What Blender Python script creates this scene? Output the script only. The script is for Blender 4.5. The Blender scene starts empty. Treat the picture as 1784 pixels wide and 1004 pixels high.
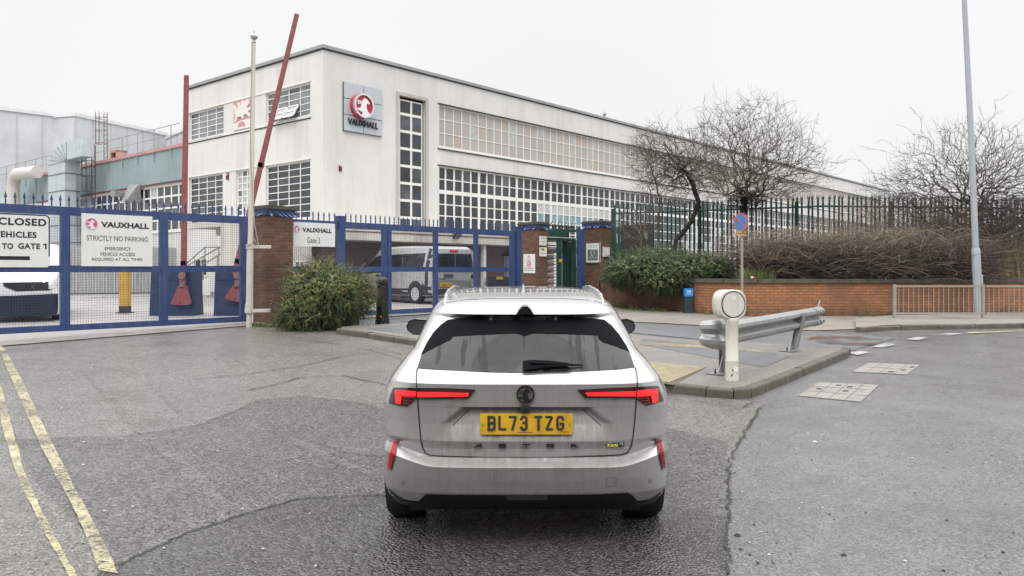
import bpy, bmesh, math, random
import numpy as np
from mathutils import Vector, Matrix
from mathutils.bvhtree import BVHTree
from mathutils.geometry import tessellate_polygon

# ------------------------------------------------------------------ camera, sky, sun, exposure
SC = bpy.context.scene
COL = SC.collection
F, CX, HY, CH = 1386.0, 892.0, 471.0, 1.61      # focal length and horizon of the photograph in its own pixels, eye height in metres
cam_d = bpy.data.cameras.new("camera")
cam = bpy.data.objects.new("camera", cam_d); COL.objects.link(cam)
cam.location = (0, 0, CH); cam.rotation_euler = (math.radians(90), 0, 0)
cam_d.sensor_width = 36; cam_d.lens = F / 1784 * 36
cam_d.shift_y = -(502 - HY) / 1784
cam_d.clip_end = 2000; cam_d.clip_start = 0.05
SC.camera = cam

world = bpy.data.worlds.new("World"); SC.world = world; world.use_nodes = True
nt = world.node_tree; nt.nodes.clear()
w_out = nt.nodes.new("ShaderNodeOutputWorld"); bg = nt.nodes.new("ShaderNodeBackground")
sky = nt.nodes.new("ShaderNodeTexSky"); sky.sky_type = 'NISHITA'; sky.sun_disc = False
SUN_EL, SUN_ROT = math.radians(54), math.radians(188)
sky.sun_elevation = SUN_EL; sky.sun_rotation = SUN_ROT; sky.air_density = 1.0; sky.dust_density = 4.0
hsv = nt.nodes.new("ShaderNodeHueSaturation"); hsv.inputs['Saturation'].default_value = 0.0
nt.links.new(sky.outputs[0], hsv.inputs['Color'])
# overcast cloud deck: grey, brighter towards the zenith
tc = nt.nodes.new("ShaderNodeTexCoord"); sep = nt.nodes.new("ShaderNodeSeparateXYZ")
nt.links.new(tc.outputs['Generated'], sep.inputs[0])
ramp = nt.nodes.new("ShaderNodeValToRGB"); ramp.color_ramp.interpolation = 'EASE'
e = ramp.color_ramp.elements
e[0].position = 0.0; e[0].color = (0.93, 0.935, 0.925, 1)
e[1].position = 1.0; e[1].color = (2.9, 2.92, 2.96, 1)
e1 = e.new(0.34); e1.color = (0.93, 0.945, 0.94, 1)
e2 = e.new(0.62); e2.color = (2.2, 2.22, 2.25, 1)
nt.links.new(sep.outputs['Z'], ramp.inputs[0])
cn = nt.nodes.new("ShaderNodeTexNoise"); cn.inputs['Scale'].default_value = 2.2; cn.inputs['Detail'].default_value = 3
nt.links.new(tc.outputs['Generated'], cn.inputs['Vector'])
cm = nt.nodes.new("ShaderNodeMapRange"); cm.inputs[1].default_value = 0.3; cm.inputs[2].default_value = 0.7
cm.inputs[3].default_value = 0.975; cm.inputs[4].default_value = 1.03
nt.links.new(cn.outputs['Fac'], cm.inputs[0])
mulc = nt.nodes.new("ShaderNodeVectorMath"); mulc.operation = 'SCALE'
nt.links.new(ramp.outputs[0], mulc.inputs[0]); nt.links.new(cm.outputs[0], mulc.inputs['Scale'])
sc10 = nt.nodes.new("ShaderNodeVectorMath"); sc10.operation = 'SCALE'; sc10.inputs['Scale'].default_value = 10.0
nt.links.new(mulc.outputs[0], sc10.inputs[0])
mix = nt.nodes.new("ShaderNodeMix"); mix.data_type = 'RGBA'; mix.inputs[0].default_value = 0.985
nt.links.new(hsv.outputs[0], mix.inputs[6]); nt.links.new(sc10.outputs[0], mix.inputs[7])
nt.links.new(mix.outputs[2], bg.inputs['Color']); bg.inputs['Strength'].default_value = 0.1
nt.links.new(bg.outputs[0], w_out.inputs[0])

sun_d = bpy.data.lights.new("sun", 'SUN'); sun_d.energy = 1.3; sun_d.angle = math.radians(25); sun_d.color = (1.0, 0.975, 0.94)
sun = bpy.data.objects.new("sun", sun_d); COL.objects.link(sun)
sun.rotation_euler = Vector((math.sin(SUN_ROT) * math.cos(SUN_EL), math.cos(SUN_ROT) * math.cos(SUN_EL), math.sin(SUN_EL))).to_track_quat('Z', 'Y').to_euler()
SC.view_settings.view_transform = 'Standard'; SC.view_settings.look = 'None'
SC.view_settings.exposure = 0.0; SC.view_settings.gamma = 1.0; SC.view_settings.use_curve_mapping = False
SC.cycles.max_bounces = 6; SC.cycles.transparent_max_bounces = 12

# ------------------------------------------------------------------ measuring helpers
def gz(Y):
    "height of the ground: flat under the car, rising gently to the gates"
    if Y < 6: return 0.0
    if Y < 18: return 0.40 * (Y - 6) / 12
    if Y < 24: return 0.40 + 0.05 * (Y - 18) / 6
    return 0.45
def P(px, py, Y): return Vector(((px - CX) / F * Y, Y, CH - (py - HY) / F * Y))
def G(px, py, lift=0.0):
    lo, hi = 0.5, 400.0
    for _ in range(60):
        m = (lo + hi) / 2
        if (CH - gz(m) - lift) * F / m + HY > py: lo = m
        else: hi = m
    return Vector(((px - CX) / F * lo, lo, gz(lo) + lift))
class Wall:
    "a vertical plane through a ground point; s runs along it, o outwards (towards the camera)"
    def __init__(s, x, y, dx, dy, flip=False):
        l = math.hypot(dx, dy); s.p = Vector((x, y, 0)); s.d = Vector((dx / l, dy / l, 0))
        s.n = Vector((s.d.y, -s.d.x, 0))
        if s.n.dot(-s.p) < 0: s.n = -s.n
    def at(s, px, o=0.0):
        q = s.p + s.n * o; k = (px - CX) / F
        return (k * q.y - q.x) / (s.d.x - k * s.d.y)
    def Y(s, px, o=0.0): return (s.p + s.n * o).y + s.at(px, o) * s.d.y
    def pt(s, px, py, o=0.0):
        t = s.at(px, o); Y = (s.p + s.n * o).y + t * s.d.y
        return t, CH - (py - HY) / F * Y
    def W(s, t, z, o=0.0): return s.p + s.d * t + s.n * o + Vector((0, 0, z))
    def off(s, o):
        q = s.p + s.n * o; w = Wall(q.x, q.y, s.d.x, s.d.y); return w

# ------------------------------------------------------------------ mesh helpers
class MB:
    def __init__(s): s.v = []; s.f = []; s.m = []; s.uv = None
    def add(s, vs, fs, mi=0):
        b = len(s.v); s.v += [tuple(v) for v in vs]
        s.f += [tuple(i + b for i in f) for f in fs]; s.m += [mi] * len(fs); return s
    def quad(s, a, b, c, d, mi=0): return s.add([a, b, c, d], [(0, 1, 2, 3)], mi)
    def hexa(s, p, mi=0):
        return s.add(p, [(0, 3, 2, 1), (4, 5, 6, 7), (0, 1, 5, 4), (1, 2, 6, 5), (2, 3, 7, 6), (3, 0, 4, 7)], mi)
    def box(s, x0, x1, y0, y1, z0, z1, mi=0):
        return s.hexa([(x0, y0, z0), (x1, y0, z0), (x1, y1, z0), (x0, y1, z0), (x0, y0, z1), (x1, y0, z1), (x1, y1, z1), (x0, y1, z1)], mi)
    def wbox(s, w, s0, s1, z0, z1, o0, o1, mi=0):
        return s.hexa([w.W(s0, z0, o1), w.W(s1, z0, o1), w.W(s1, z0, o0), w.W(s0, z0, o0),
                       w.W(s0, z1, o1), w.W(s1, z1, o1), w.W(s1, z1, o0), w.W(s0, z1, o0)], mi)
    def tube(s, pts, r, n=8, mi=0, caps=True, ry=None):
        pts = [Vector(p) for p in pts]; rs = r if isinstance(r, (list, tuple)) else [r] * len(pts)
        vs = []; fs = []; ref = None
        for i, p in enumerate(pts):
            t = (pts[min(i + 1, len(pts) - 1)] - pts[max(i - 1, 0)])
            t = t.normalized() if t.length > 1e-9 else Vector((0, 0, 1))
            if ref is None: ref = Vector((1, 0, 0)) if abs(t.x) < 0.8 else Vector((0, 1, 0))
            u = (ref - t * ref.dot(t)); u = u.normalized() if u.length > 1e-6 else t.orthogonal().normalized()
            ref = u; w = t.cross(u)
            for k in range(n):
                a = 2 * math.pi * k / n
                vs.append(p + (u * math.cos(a) + w * math.sin(a)) * rs[i])
        for i in range(len(pts) - 1):
            for k in range(n):
                a = i * n + k; b = i * n + (k + 1) % n
                fs.append((a, b, b + n, a + n))
        if caps:
            fs.append(tuple(range(n))[::-1]); fs.append(tuple((len(pts) - 1) * n + k for k in range(n)))
        return s.add(vs, fs, mi)
    def lathe(s, c, prof, n=24, mi=0):
        c = Vector(c); vs = []; fs = []
        for r, z in prof:
            for k in range(n):
                a = 2 * math.pi * k / n; vs.append(c + Vector((r * math.cos(a), r * math.sin(a), z)))
        for i in range(len(prof) - 1):
            for k in range(n):
                a = i * n + k; b = i * n + (k + 1) % n; fs.append((a, b, b + n, a + n))
        fs.append(tuple(range(n))[::-1]); fs.append(tuple((len(prof) - 1) * n + k for k in range(n)))
        return s.add(vs, fs, mi)
    def disc(s, c, nrm, r0, r1, depth, n=32, mi=0, up=Vector((0, 0, 1))):
        "ring (r0>0) or disc with thickness, facing nrm"
        c = Vector(c); nn = Vector(nrm).normalized(); u = up.cross(nn).normalized(); w = nn.cross(u)
        vs = []; fs = []
        for k in range(n):
            a = 2 * math.pi * k / n; d = u * math.cos(a) + w * math.sin(a)
            vs += [c + d * r1, c + d * r1 + nn * depth] + ([c + d * r0, c + d * r0 + nn * depth] if r0 > 0 else [])
        q = 4 if r0 > 0 else 2
        for k in range(n):
            a = k * q; b = ((k + 1) % n) * q
            fs.append((a, b, b + 1, a + 1))
            if r0 > 0: fs += [(a + 1, b + 1, b + 3, a + 3), (b + 2, a + 2, a + 3, b + 3), (a, a + 2, b + 2, b)]
        if r0 <= 0: fs += [tuple(k * 2 + 1 for k in range(n)), tuple(k * 2 for k in range(n))[::-1]]
        return s.add(vs, fs, mi)
    def prism(s, ring, off, mi=0):
        "extrude a planar ring (list of points, may be concave) by the vector off"
        ring = [Vector(p) for p in ring]; n = len(ring); off = Vector(off)
        tris = tessellate_polygon([ring])
        vs = ring + [p + off for p in ring]
        fs = [tuple(t) for t in tris] + [tuple(i + n for i in t) for t in tris]
        fs += [(i, (i + 1) % n, (i + 1) % n + n, i + n) for i in range(n)]
        return s.add(vs, fs, mi)

class T:
    "a top-level thing: an Empty at its base; parts are meshes given in world coordinates"
    def __init__(s, name, label, cat, loc=(0, 0, 0), group=None):
        s.o = bpy.data.objects.new(name, None); COL.objects.link(s.o)
        s.loc = Vector(loc); s.o.location = s.loc; s.o.empty_display_size = 0.2
        s.o['label'] = label; s.o['category'] = cat
        if group: s.o['group'] = group
    def part(s, name, mb, mat, parent=None, smooth=None, label=None, fixn=True):
        o = mesh_obj(name, mb, mat, s.loc, smooth, fixn); o.location = (0, 0, 0)
        o.parent = parent if parent is not None else s.o
        if label: o['label'] = label
        return o
def mesh_obj(name, mb, mat, origin=(0, 0, 0), smooth=None, fixn=True):
    me = bpy.data.meshes.new(name); og = Vector(origin)
    if isinstance(mb, MB):
        a = np.array(mb.v, dtype=float).reshape(-1, 3) - np.array(og)
        me.from_pydata(a.tolist(), [], mb.f)
        mats = mat if isinstance(mat, (list, tuple)) else [mat]
        for m in mats: me.materials.append(m)
        if len(mats) > 1: me.polygons.foreach_set('material_index', [min(i, len(mats) - 1) for i in mb.m])
        if mb.uv:
            l = me.uv_layers.new(name='UVMap')
            for p in me.polygons:
                for li, vi in zip(p.loop_indices, p.vertices): l.data[li].uv = mb.uv[vi]
        if fixn and len(mb.f) < 60000:
            bm = bmesh.new(); bm.from_mesh(me); bmesh.ops.recalc_face_normals(bm, faces=bm.faces); bm.to_mesh(me); bm.free()
    else:
        me = mb
        if mat is not None:
            me.materials.clear(); me.materials.append(mat)
        me.transform(Matrix.Translation(-og))
    if smooth is not None:
        me.polygons.foreach_set('use_smooth', [True] * len(me.polygons))
        me.update()
        if smooth < 180: me.set_sharp_from_angle(angle=math.radians(smooth))
    me.update()
    o = bpy.data.objects.new(name, me); COL.objects.link(o); o.location = og
    return o
def single(name, mb, mat, label, cat, group=None, smooth=None, kind=None, loc=(0, 0, 0), fixn=True):
    o = mesh_obj(name, mb, mat, loc, smooth, fixn)
    if label: o['label'] = label
    if cat: o['category'] = cat
    if group: o['group'] = group
    if kind: o['kind'] = kind
    return o
def struct(name, mb, mat, smooth=None):
    return single(name, mb, mat, None, None, kind='structure', smooth=smooth)
def copy_tree(o, parent=None):
    c = o.copy(); COL.objects.link(c)
    if parent is not None: c.parent = parent
    for ch in list(o.children): copy_tree(ch, c)
    return c

# ------------------------------------------------------------------ materials
class NB:
    def __init__(s, m): s.t = m.node_tree; s.n = s.t.nodes; s.l = s.t.links
    def new(s, kind, **kw):
        n = s.n.new(kind)
        for k, v in kw.items():
            if k.startswith('i_'): n.inputs[k[2:].replace('_', ' ')].default_value = v
            elif k.startswith('n_'): n.inputs[int(k[2:])].default_value = v
            else: setattr(n, k, v)
        return n
    def link(s, a, b): s.l.new(a, b)
    def noise(s, vec, scale, detail=4, rough=0.6, stretch=None):
        if stretch:
            mp = s.new('ShaderNodeMapping'); mp.inputs['Scale'].default_value = stretch; s.link(vec, mp.inputs[0]); vec = mp.outputs[0]
        n = s.new('ShaderNodeTexNoise'); n.inputs['Scale'].default_value = scale
        n.inputs['Detail'].default_value = detail; n.inputs['Roughness'].default_value = rough
        s.link(vec, n.inputs['Vector']); return n.outputs['Fac']
    def rng(s, fac, a, b, c, d):
        n = s.new('ShaderNodeMapRange'); n.inputs[1].default_value = a; n.inputs[2].default_value = b
        n.inputs[3].default_value = c; n.inputs[4].default_value = d; s.link(fac, n.inputs[0]); return n.outputs[0]
    def mix(s, fac, a, b):
        n = s.new('ShaderNodeMix'); n.data_type = 'RGBA'
        for v, i in ((fac, 0), (a, 6), (b, 7)):
            if hasattr(v, 'links'): s.link(v, n.inputs[i])
            else: n.inputs[i].default_value = v if i == 0 else (v[0], v[1], v[2], 1)
        return n.outputs[2]
    def math(s, op, a, b=None):
        n = s.new('ShaderNodeMath'); n.operation = op
        for v, i in ((a, 0), (b, 1)):
            if v is None: continue
            if hasattr(v, 'links'): s.link(v, n.inputs[i])
            else: n.inputs[i].default_value = v
        return n.outputs[0]
    def bump(s, h, strength, dist, normal=None):
        n = s.new('ShaderNodeBump'); n.inputs['Strength'].default_value = strength; n.inputs['Distance'].default_value = dist
        s.link(h, n.inputs['Height'])
        if normal is not None: s.link(normal, n.inputs['Normal'])
        return n.outputs[0]
def mat_base(name, rough=0.6, metal=0.0, spec=0.5, coat=0.0):
    m = bpy.data.materials.new(name); m.use_nodes = True
    b = m.node_tree.nodes['Principled BSDF']
    b.inputs['Roughness'].default_value = rough; b.inputs['Metallic'].default_value = metal
    b.inputs['Specular IOR Level'].default_value = spec; b.inputs['Coat Weight'].default_value = coat
    b.inputs['Coat Roughness'].default_value = 0.05
    nb = NB(m); nb.b = b; geo = nb.new('ShaderNodeNewGeometry'); nb.pos = geo.outputs['Position']
    return m, nb
_mc = {}
def M(name, col, rough=0.6, metal=0.0, var=0.12, scale=6.0, bump=0.0, bscale=60, spec=0.5, coat=0.0, dirt=None, dirt_amt=0.3, dirt_scale=3.0, streak=False):
    "paint/metal/plastic with procedural variation, optional dirt patches or vertical streaks"
    if name in _mc: return _mc[name]
    m, nb = mat_base(name, rough, metal, spec, coat)
    f = nb.noise(nb.pos, scale, 5)
    lo = tuple(max(0, c * (1 - var)) for c in col); hi = tuple(min(1, c * (1 + var)) for c in col)
    c = nb.mix(nb.rng(f, 0.3, 0.7, 0, 1), lo, hi)
    if dirt:
        g = nb.noise(nb.pos, dirt_scale, 6, 0.7, (1, 1, 0.12) if streak else None)
        c = nb.mix(nb.rng(g, 0.48, 0.75, 0, dirt_amt), c, dirt)
    nb.link(c, nb.b.inputs['Base Color'])
    nb.link(nb.rng(nb.noise(nb.pos, scale * 1.7, 4), 0.3, 0.7, max(0.02, rough - 0.08), min(1, rough + 0.08)), nb.b.inputs['Roughness'])
    if bump > 0: nb.link(nb.bump(nb.noise(nb.pos, bscale, 4), bump, 0.01), nb.b.inputs['Normal'])
    _mc[name] = m; return m
def emis(name, col, strength, rough=0.25):
    m, nb = mat_base(name, rough); nb.b.inputs['Base Color'].default_value = (*col, 1)
    nb.b.inputs['Emission Color'].default_value = (*col, 1); nb.b.inputs['Emission Strength'].default_value = strength
    return m
def glass_dark(name, col=(0.02, 0.025, 0.03), rough=0.06, var=0.5, scale=0.7, spec=0.6):
    m, nb = mat_base(name, rough, 0, spec)
    f = nb.noise(nb.pos, scale, 3)
    nb.link(nb.mix(nb.rng(f, 0.35, 0.65, 0, 1), tuple(c * (1 - var) for c in col), tuple(c * (1 + var) for c in col)), nb.b.inputs['Base Color'])
    nb.link(nb.bump(nb.noise(nb.pos, 1.3, 2), 0.08, 0.05), nb.b.inputs['Normal'])
    return m
def asphalt(name, lo, hi, grain=70, bump=0.6, rough=(0.3, 0.55), stain=None, big=0.35, dist=0.012, speck=0.25, wet=0.0):
    m, nb = mat_base(name, 0.45, 0, 0.5)
    big_n = nb.noise(nb.pos, big, 6, 0.65); mid = nb.noise(nb.pos, 3.1, 5, 0.7)
    c = nb.mix(nb.rng(nb.math('ADD', nb.math('MULTIPLY', big_n, 0.65), nb.math('MULTIPLY', mid, 0.35)), 0.36, 0.64, 0, 1), lo, hi)
    vo = nb.new('ShaderNodeTexVoronoi'); vo.inputs['Scale'].default_value = grain; nb.link(nb.pos, vo.inputs['Vector'])
    sp = nb.new('ShaderNodeSeparateColor'); nb.link(vo.outputs['Color'], sp.inputs[0])
    c = nb.mix(nb.rng(sp.outputs[0], 0.0, 1.0, 0.0, speck), c, tuple(min(1, h * 3.2) for h in hi))
    c = nb.mix(nb.rng(sp.outputs[1], 0.5, 1.0, 0.0, speck * 1.6), c, tuple(l * 0.35 for l in lo))
    if stain: c = nb.mix(nb.rng(nb.noise(nb.pos, 0.9, 6, 0.7), 0.5, 0.72, 0, 0.65), c, stain)
    nb.link(c, nb.b.inputs['Base Color'])
    nb.link(nb.rng(nb.noise(nb.pos, 0.55, 5, 0.7), 0.32, 0.68, rough[0], rough[1]), nb.b.inputs['Roughness'])
    h = nb.math('ADD', nb.math('MULTIPLY', vo.outputs['Distance'], -1.0), nb.math('MULTIPLY', nb.noise(nb.pos, grain * 0.45, 4), 0.9))
    n1 = nb.bump(h, bump, dist)
    n2 = nb.bump(nb.noise(nb.pos, 2.2, 3), 0.25, 0.03, n1)
    nb.link(n2, nb.b.inputs['Normal'])
    if wet:
        nb.link(nb.math('MULTIPLY', nb.rng(nb.noise(nb.pos, .8, 5, .7), .35, .62, .45, 1.0), wet), nb.b.inputs['Coat Weight'])
        nb.b.inputs['Coat Roughness'].default_value = .14; nb.b.inputs['Coat IOR'].default_value = 1.4
        nb.link(nb.bump(h, bump * .35, dist * .5), nb.b.inputs['Coat Normal'])
    return m
def brick(name, c1, c2, mortar, ang=None, sc=1.0, dark=None, dark_amt=0.6, uv=False, green=None):
    "brickwork; ang = direction of the wall so that the courses run along both faces of a pier"
    m, nb = mat_base(name, 0.85, 0, 0.3)
    if uv:
        t = nb.new('ShaderNodeTexCoord'); vec = t.outputs['UV']
    else:
        sp = nb.new('ShaderNodeSeparateXYZ'); nb.link(nb.pos, sp.inputs[0])
        ca, sa = math.cos(ang) - math.sin(ang), math.sin(ang) + math.cos(ang)
        u = nb.math('ADD', nb.math('MULTIPLY', sp.outputs[0], ca), nb.math('MULTIPLY', sp.outputs[1], sa))
        cb = nb.new('ShaderNodeCombineXYZ'); nb.link(u, cb.inputs[0]); nb.link(sp.outputs[2], cb.inputs[1]); vec = cb.outputs[0]
    b = nb.new('ShaderNodeTexBrick'); nb.link(vec, b.inputs['Vector'])
    b.inputs['Scale'].default_value = 1.0; b.inputs['Brick Width'].default_value = 0.225 * sc; b.inputs['Row Height'].default_value = 0.075 * sc
    b.inputs['Mortar Size'].default_value = 0.011 * sc; b.inputs['Mortar Smooth'].default_value = 0.2; b.inputs['Bias'].default_value = 0.0
    b.inputs['Color1'].default_value = (*c1, 1); b.inputs['Color2'].default_value = (*c2, 1); b.inputs['Mortar'].default_value = (*mortar, 1)
    c = b.outputs['Color']
    c = nb.mix(nb.rng(nb.noise(nb.pos, 9, 5), 0.35, 0.7, 0, 0.35), c, tuple(k * 0.5 for k in c1))
    if dark: c = nb.mix(nb.rng(nb.noise(nb.pos, 0.8, 5, 0.65), 0.44, 0.62, 0, dark_amt), c, dark)
    if green:
        sp2 = nb.new('ShaderNodeSeparateXYZ'); nb.link(nb.pos, sp2.inputs[0])
        k = nb.math('MULTIPLY', nb.rng(sp2.outputs[2], green, green + 0.28, 1, 0), nb.rng(nb.noise(nb.pos, 4, 4), 0.35, 0.6, 0, 1))
        c = nb.mix(nb.math('MULTIPLY', k, 0.8), c, (0.035, 0.035, 0.025))
    nb.link(c, nb.b.inputs['Base Color'])
    hh = nb.math('ADD', nb.math('MULTIPLY', b.outputs['Fac'], -1.0), nb.math('MULTIPLY', nb.noise(nb.pos, 80, 3), 0.4))
    nb.link(nb.bump(hh, 0.6, 0.008), nb.b.inputs['Normal'])
    return m

def render_wall(name, col, streak=(0.30, 0.28, 0.25), amt=0.35):
    m, nb = mat_base(name, 0.85, 0, 0.25)
    c = nb.mix(nb.rng(nb.noise(nb.pos, 0.35, 6, 0.7), 0.3, 0.7, 0, 1), tuple(k * 0.9 for k in col), tuple(min(1, k * 1.05) for k in col))
    c = nb.mix(nb.rng(nb.noise(nb.pos, 1.5, 6, 0.75, (1, 1, 0.07)), 0.46, 0.74, 0, amt), c, streak)
    c = nb.mix(nb.rng(nb.noise(nb.pos, 14, 6, 0.8), 0.6, 0.75, 0, 0.25), c, streak)
    nb.link(c, nb.b.inputs['Base Color'])
    nb.link(nb.bump(nb.noise(nb.pos, 35, 4), 0.25, 0.01), nb.b.inputs['Normal'])
    return m
def corrugated(name, col, ang, pitch=0.2, rough=0.5, dirt=(0.2, 0.19, 0.17), amt=0.35, joint=None):
    m, nb = mat_base(name, rough, 0.1, 0.4)
    sp = nb.new('ShaderNodeSeparateXYZ'); nb.link(nb.pos, sp.inputs[0])
    u = nb.math('ADD', nb.math('MULTIPLY', sp.outputs[0], math.cos(ang)), nb.math('MULTIPLY', sp.outputs[1], math.sin(ang)))
    w = nb.math('SINE', nb.math('MULTIPLY', u, 2 * math.pi / pitch))
    c = nb.mix(nb.rng(nb.noise(nb.pos, 0.5, 5), 0.3, 0.7, 0, 1), tuple(k * 0.85 for k in col), tuple(min(1, k * 1.1) for k in col))
    c = nb.mix(nb.rng(nb.noise(nb.pos, 1.4, 6, 0.7, (1, 1, 0.08)), 0.45, 0.75, 0, amt), c, dirt)
    nb.link(c, nb.b.inputs['Base Color'])
    nb.link(nb.bump(w, 0.7, 0.03), nb.b.inputs['Normal'])
    return m

BLUE = M('blue_gate_paint', (0.027, 0.056, 0.165), 0.42, var=0.18, scale=4, dirt=(0.13, 0.13, 0.14), dirt_amt=0.55, dirt_scale=9, streak=True)
BLUE_D = M('dark_blue_paint', (0.016, 0.036, 0.10), 0.5, var=0.2, dirt=(0.08, 0.08, 0.08), dirt_amt=0.4)
WHITEP = M('white_sign_face', (0.74, 0.74, 0.71), 0.4, var=0.03, dirt=(0.45, 0.43, 0.38), dirt_amt=0.25, dirt_scale=4, streak=True)
WHITEF = M('white_window_paint', (0.78, 0.77, 0.74), 0.5, var=0.05, dirt=(0.4, 0.37, 0.32), dirt_amt=0.35, dirt_scale=6)
BLACKP = M('black_letters', (0.015, 0.015, 0.017), 0.5, var=0.1)
BLACKPL = M('black_plastic', (0.02, 0.021, 0.022), 0.38, var=0.2, scale=12)
GREYL = M('grey_letters', (0.10, 0.10, 0.105), 0.5, var=0.05)
REDP = M('faded_red_paint', (0.235, 0.06, 0.062), 0.55, var=0.18, dirt=(0.35, 0.25, 0.24), dirt_amt=0.3, dirt_scale=8)
GALV = M('galvanised_steel', (0.34, 0.345, 0.34), 0.42, 0.65, var=0.16, scale=9, dirt=(0.22, 0.21, 0.19), dirt_amt=0.45, dirt_scale=5, streak=True, bump=0.08)
GREENP = M('dark_green_paint', (0.012, 0.055, 0.045), 0.45, var=0.25, dirt=(0.05, 0.06, 0.05), dirt_amt=0.5)
PINK = M('pink_sign_ink', (0.62, 0.06, 0.22), 0.5, var=0.1)
REDS = M('red_sign_ink', (0.55, 0.02, 0.03), 0.45, var=0.06)
CHROME = M('chrome', (0.75, 0.76, 0.77), 0.12, 1.0, var=0.04)
RUBBER = M('tyre_rubber', (0.018, 0.018, 0.018), 0.8, var=0.2, bump=0.2)
YELPL = M('yellow_number_plate', (0.62, 0.36, 0.015), 0.38, var=0.12, scale=9, dirt=(0.22, 0.13, 0.04), dirt_amt=0.55, dirt_scale=14, streak=True)

# ------------------------------------------------------------------ lettering and emblem
def text_mesh(txt, bold=0.0, spacing=1.0, res=4):
    cu = bpy.data.curves.new('lettering', 'FONT'); cu.body = txt; cu.offset = bold; cu.space_character = spacing
    cu.resolution_u = res; cu.extrude = 0.02
    o = bpy.data.objects.new('lettering', cu); COL.objects.link(o)
    me = bpy.data.meshes.new_from_object(o.evaluated_get(bpy.context.evaluated_depsgraph_get()))
    bpy.data.objects.remove(o); bpy.data.curves.remove(cu)
    return me
def text_fit(txt, origin, ux, uz, un, w, h, depth=0.004, bold=0.0, spacing=1.0):
    "returns MB with the text scaled to w x h, lower-left corner at origin"
    me = text_mesh(txt, bold, spacing)
    a = np.array([v.co[:] for v in me.vertices]); mn = a.min(0); mx = a.max(0); mb = MB()
    for i in range(3): a[:, i] = (a[:, i] - mn[i]) / max(1e-6, mx[i] - mn[i])
    o = np.array(origin); ux, uz, un = (np.array(k) for k in (ux, uz, un))
    pts = o + np.outer(a[:, 0] * w, ux) + np.outer(a[:, 1] * h, uz) + np.outer(a[:, 2] * depth, un)
    mb.v = [tuple(p) for p in pts]; mb.f = [tuple(p.vertices) for p in me.polygons]; mb.m = [0] * len(mb.f)
    bpy.data.meshes.remove(me); return mb
def wall_text(w, txt, px0, px1, pyt, pyb, o, bold=0.0, spacing=1.0, depth=0.003, pymid=None):
    "text on a wall plane, its box given at its left end (pyt, pyb at px0)"
    s0, zt = w.pt(px0, pyt, o); _, zb = w.pt(px0, pyb, o); s1 = w.at(px1, o)
    return text_fit(txt, w.W(s0, zb, o), w.d, (0, 0, 1), w.n, s1 - s0, zt - zb, depth, bold, spacing)
GRIFF = [(-.72, -.28), (-.50, -.22), (-.36, -.30), (-.28, .02), (-.20, .32), (-.04, .52), (.10, .66), (.20, .58), (.44, .44), (.58, .22), (.52, .16), (.40, .26),
         (.26, .16), (.22, .0), (.26, -.22), (.40, -.46), (.62, -.60), (.40, -.82), (.0, -.92), (-.30, -.86), (-.12, -.62), (-.22, -.50), (-.52, -.44)]
FLAG = [(-.66, .36), (-.26, .36), (-.30, .10), (-.60, .06)]
def emblem(c, ux, uz, un, r, depth, mring, mfield, mfig, thing, parent=None):
    c, ux, uz, un = (Vector(k) for k in (c, ux, uz, un))
    f = MB(); f.disc(c, un, 0, r * 0.88, depth * 0.35, 32, up=uz)
    e = thing.part('emblem', f, mfield, parent)
    rg = MB(); rg.disc(c, un, r * 0.84, r, depth, 32, up=uz)
    thing.part('ring', rg, mring, parent)
    g = MB()
    for poly in (GRIFF, FLAG):
        g.prism([c + ux * (x * r) + uz * (y * r) + un * (depth * 0.36) for x, y in poly], un * depth * 0.4)
    thing.part('griffin_figure', g, mfig, parent)
    v = text_fit('V', c + ux * (-.56 * r) + uz * (.13 * r) + un * (depth * 0.77), ux, uz, un, .22 * r, .17 * r, depth * 0.08, 0.02)
    thing.part('letter', v, mfield, parent)
# ------------------------------------------------------------------ the ground
def sheet(name, pts, lift, mat, kind='structure', extra=(), thick=None):
    "a ground polygon following the rise of the land; pts are world (x, y)"
    bm = bmesh.new()
    vs = [bm.verts.new((p[0], p[1], 0)) for p in pts]
    fc0 = bm.faces.new(vs); fc0.normal_update(); bmesh.ops.triangulate(bm, faces=bm.faces)
    for Y in (6, 18, 24) + tuple(extra):
        bmesh.ops.bisect_plane(bm, geom=bm.verts[:] + bm.edges[:] + bm.faces[:], plane_co=(0, Y, 0), plane_no=(0, 1, 0))
    for v in bm.verts: v.co.z = gz(v.co.y) + lift
    for f in bm.faces:
        f.normal_update()
        if f.normal.z < 0: f.normal_flip()
    me = bpy.data.meshes.new(name); bm.to_mesh(me); bm.free(); me.materials.append(mat)
    o = bpy.data.objects.new(name, me); COL.objects.link(o); o['kind'] = kind
    return o
def gpts(px): return [tuple(G(*p)[:2]) for p in px]
def dense(pts, n=4, jit=0.0, seed=0, closed=False):
    "subdivide a polyline and roughen it"
    r = random.Random(seed); out = []
    m = len(pts) if closed else len(pts) - 1
    for i in range(m):
        a = Vector(pts[i]); b = Vector(pts[(i + 1) % len(pts)]); d = (b - a); nrm = Vector((-d.y, d.x)).normalized() if d.length > 0 else Vector((0, 0))
        for k in range(n):
            q = a + d * (k / n) + (nrm * r.uniform(-jit, jit) if k else Vector((0, 0))); out.append(tuple(q))
    if not closed: out.append(tuple(pts[-1]))
    return out
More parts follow.
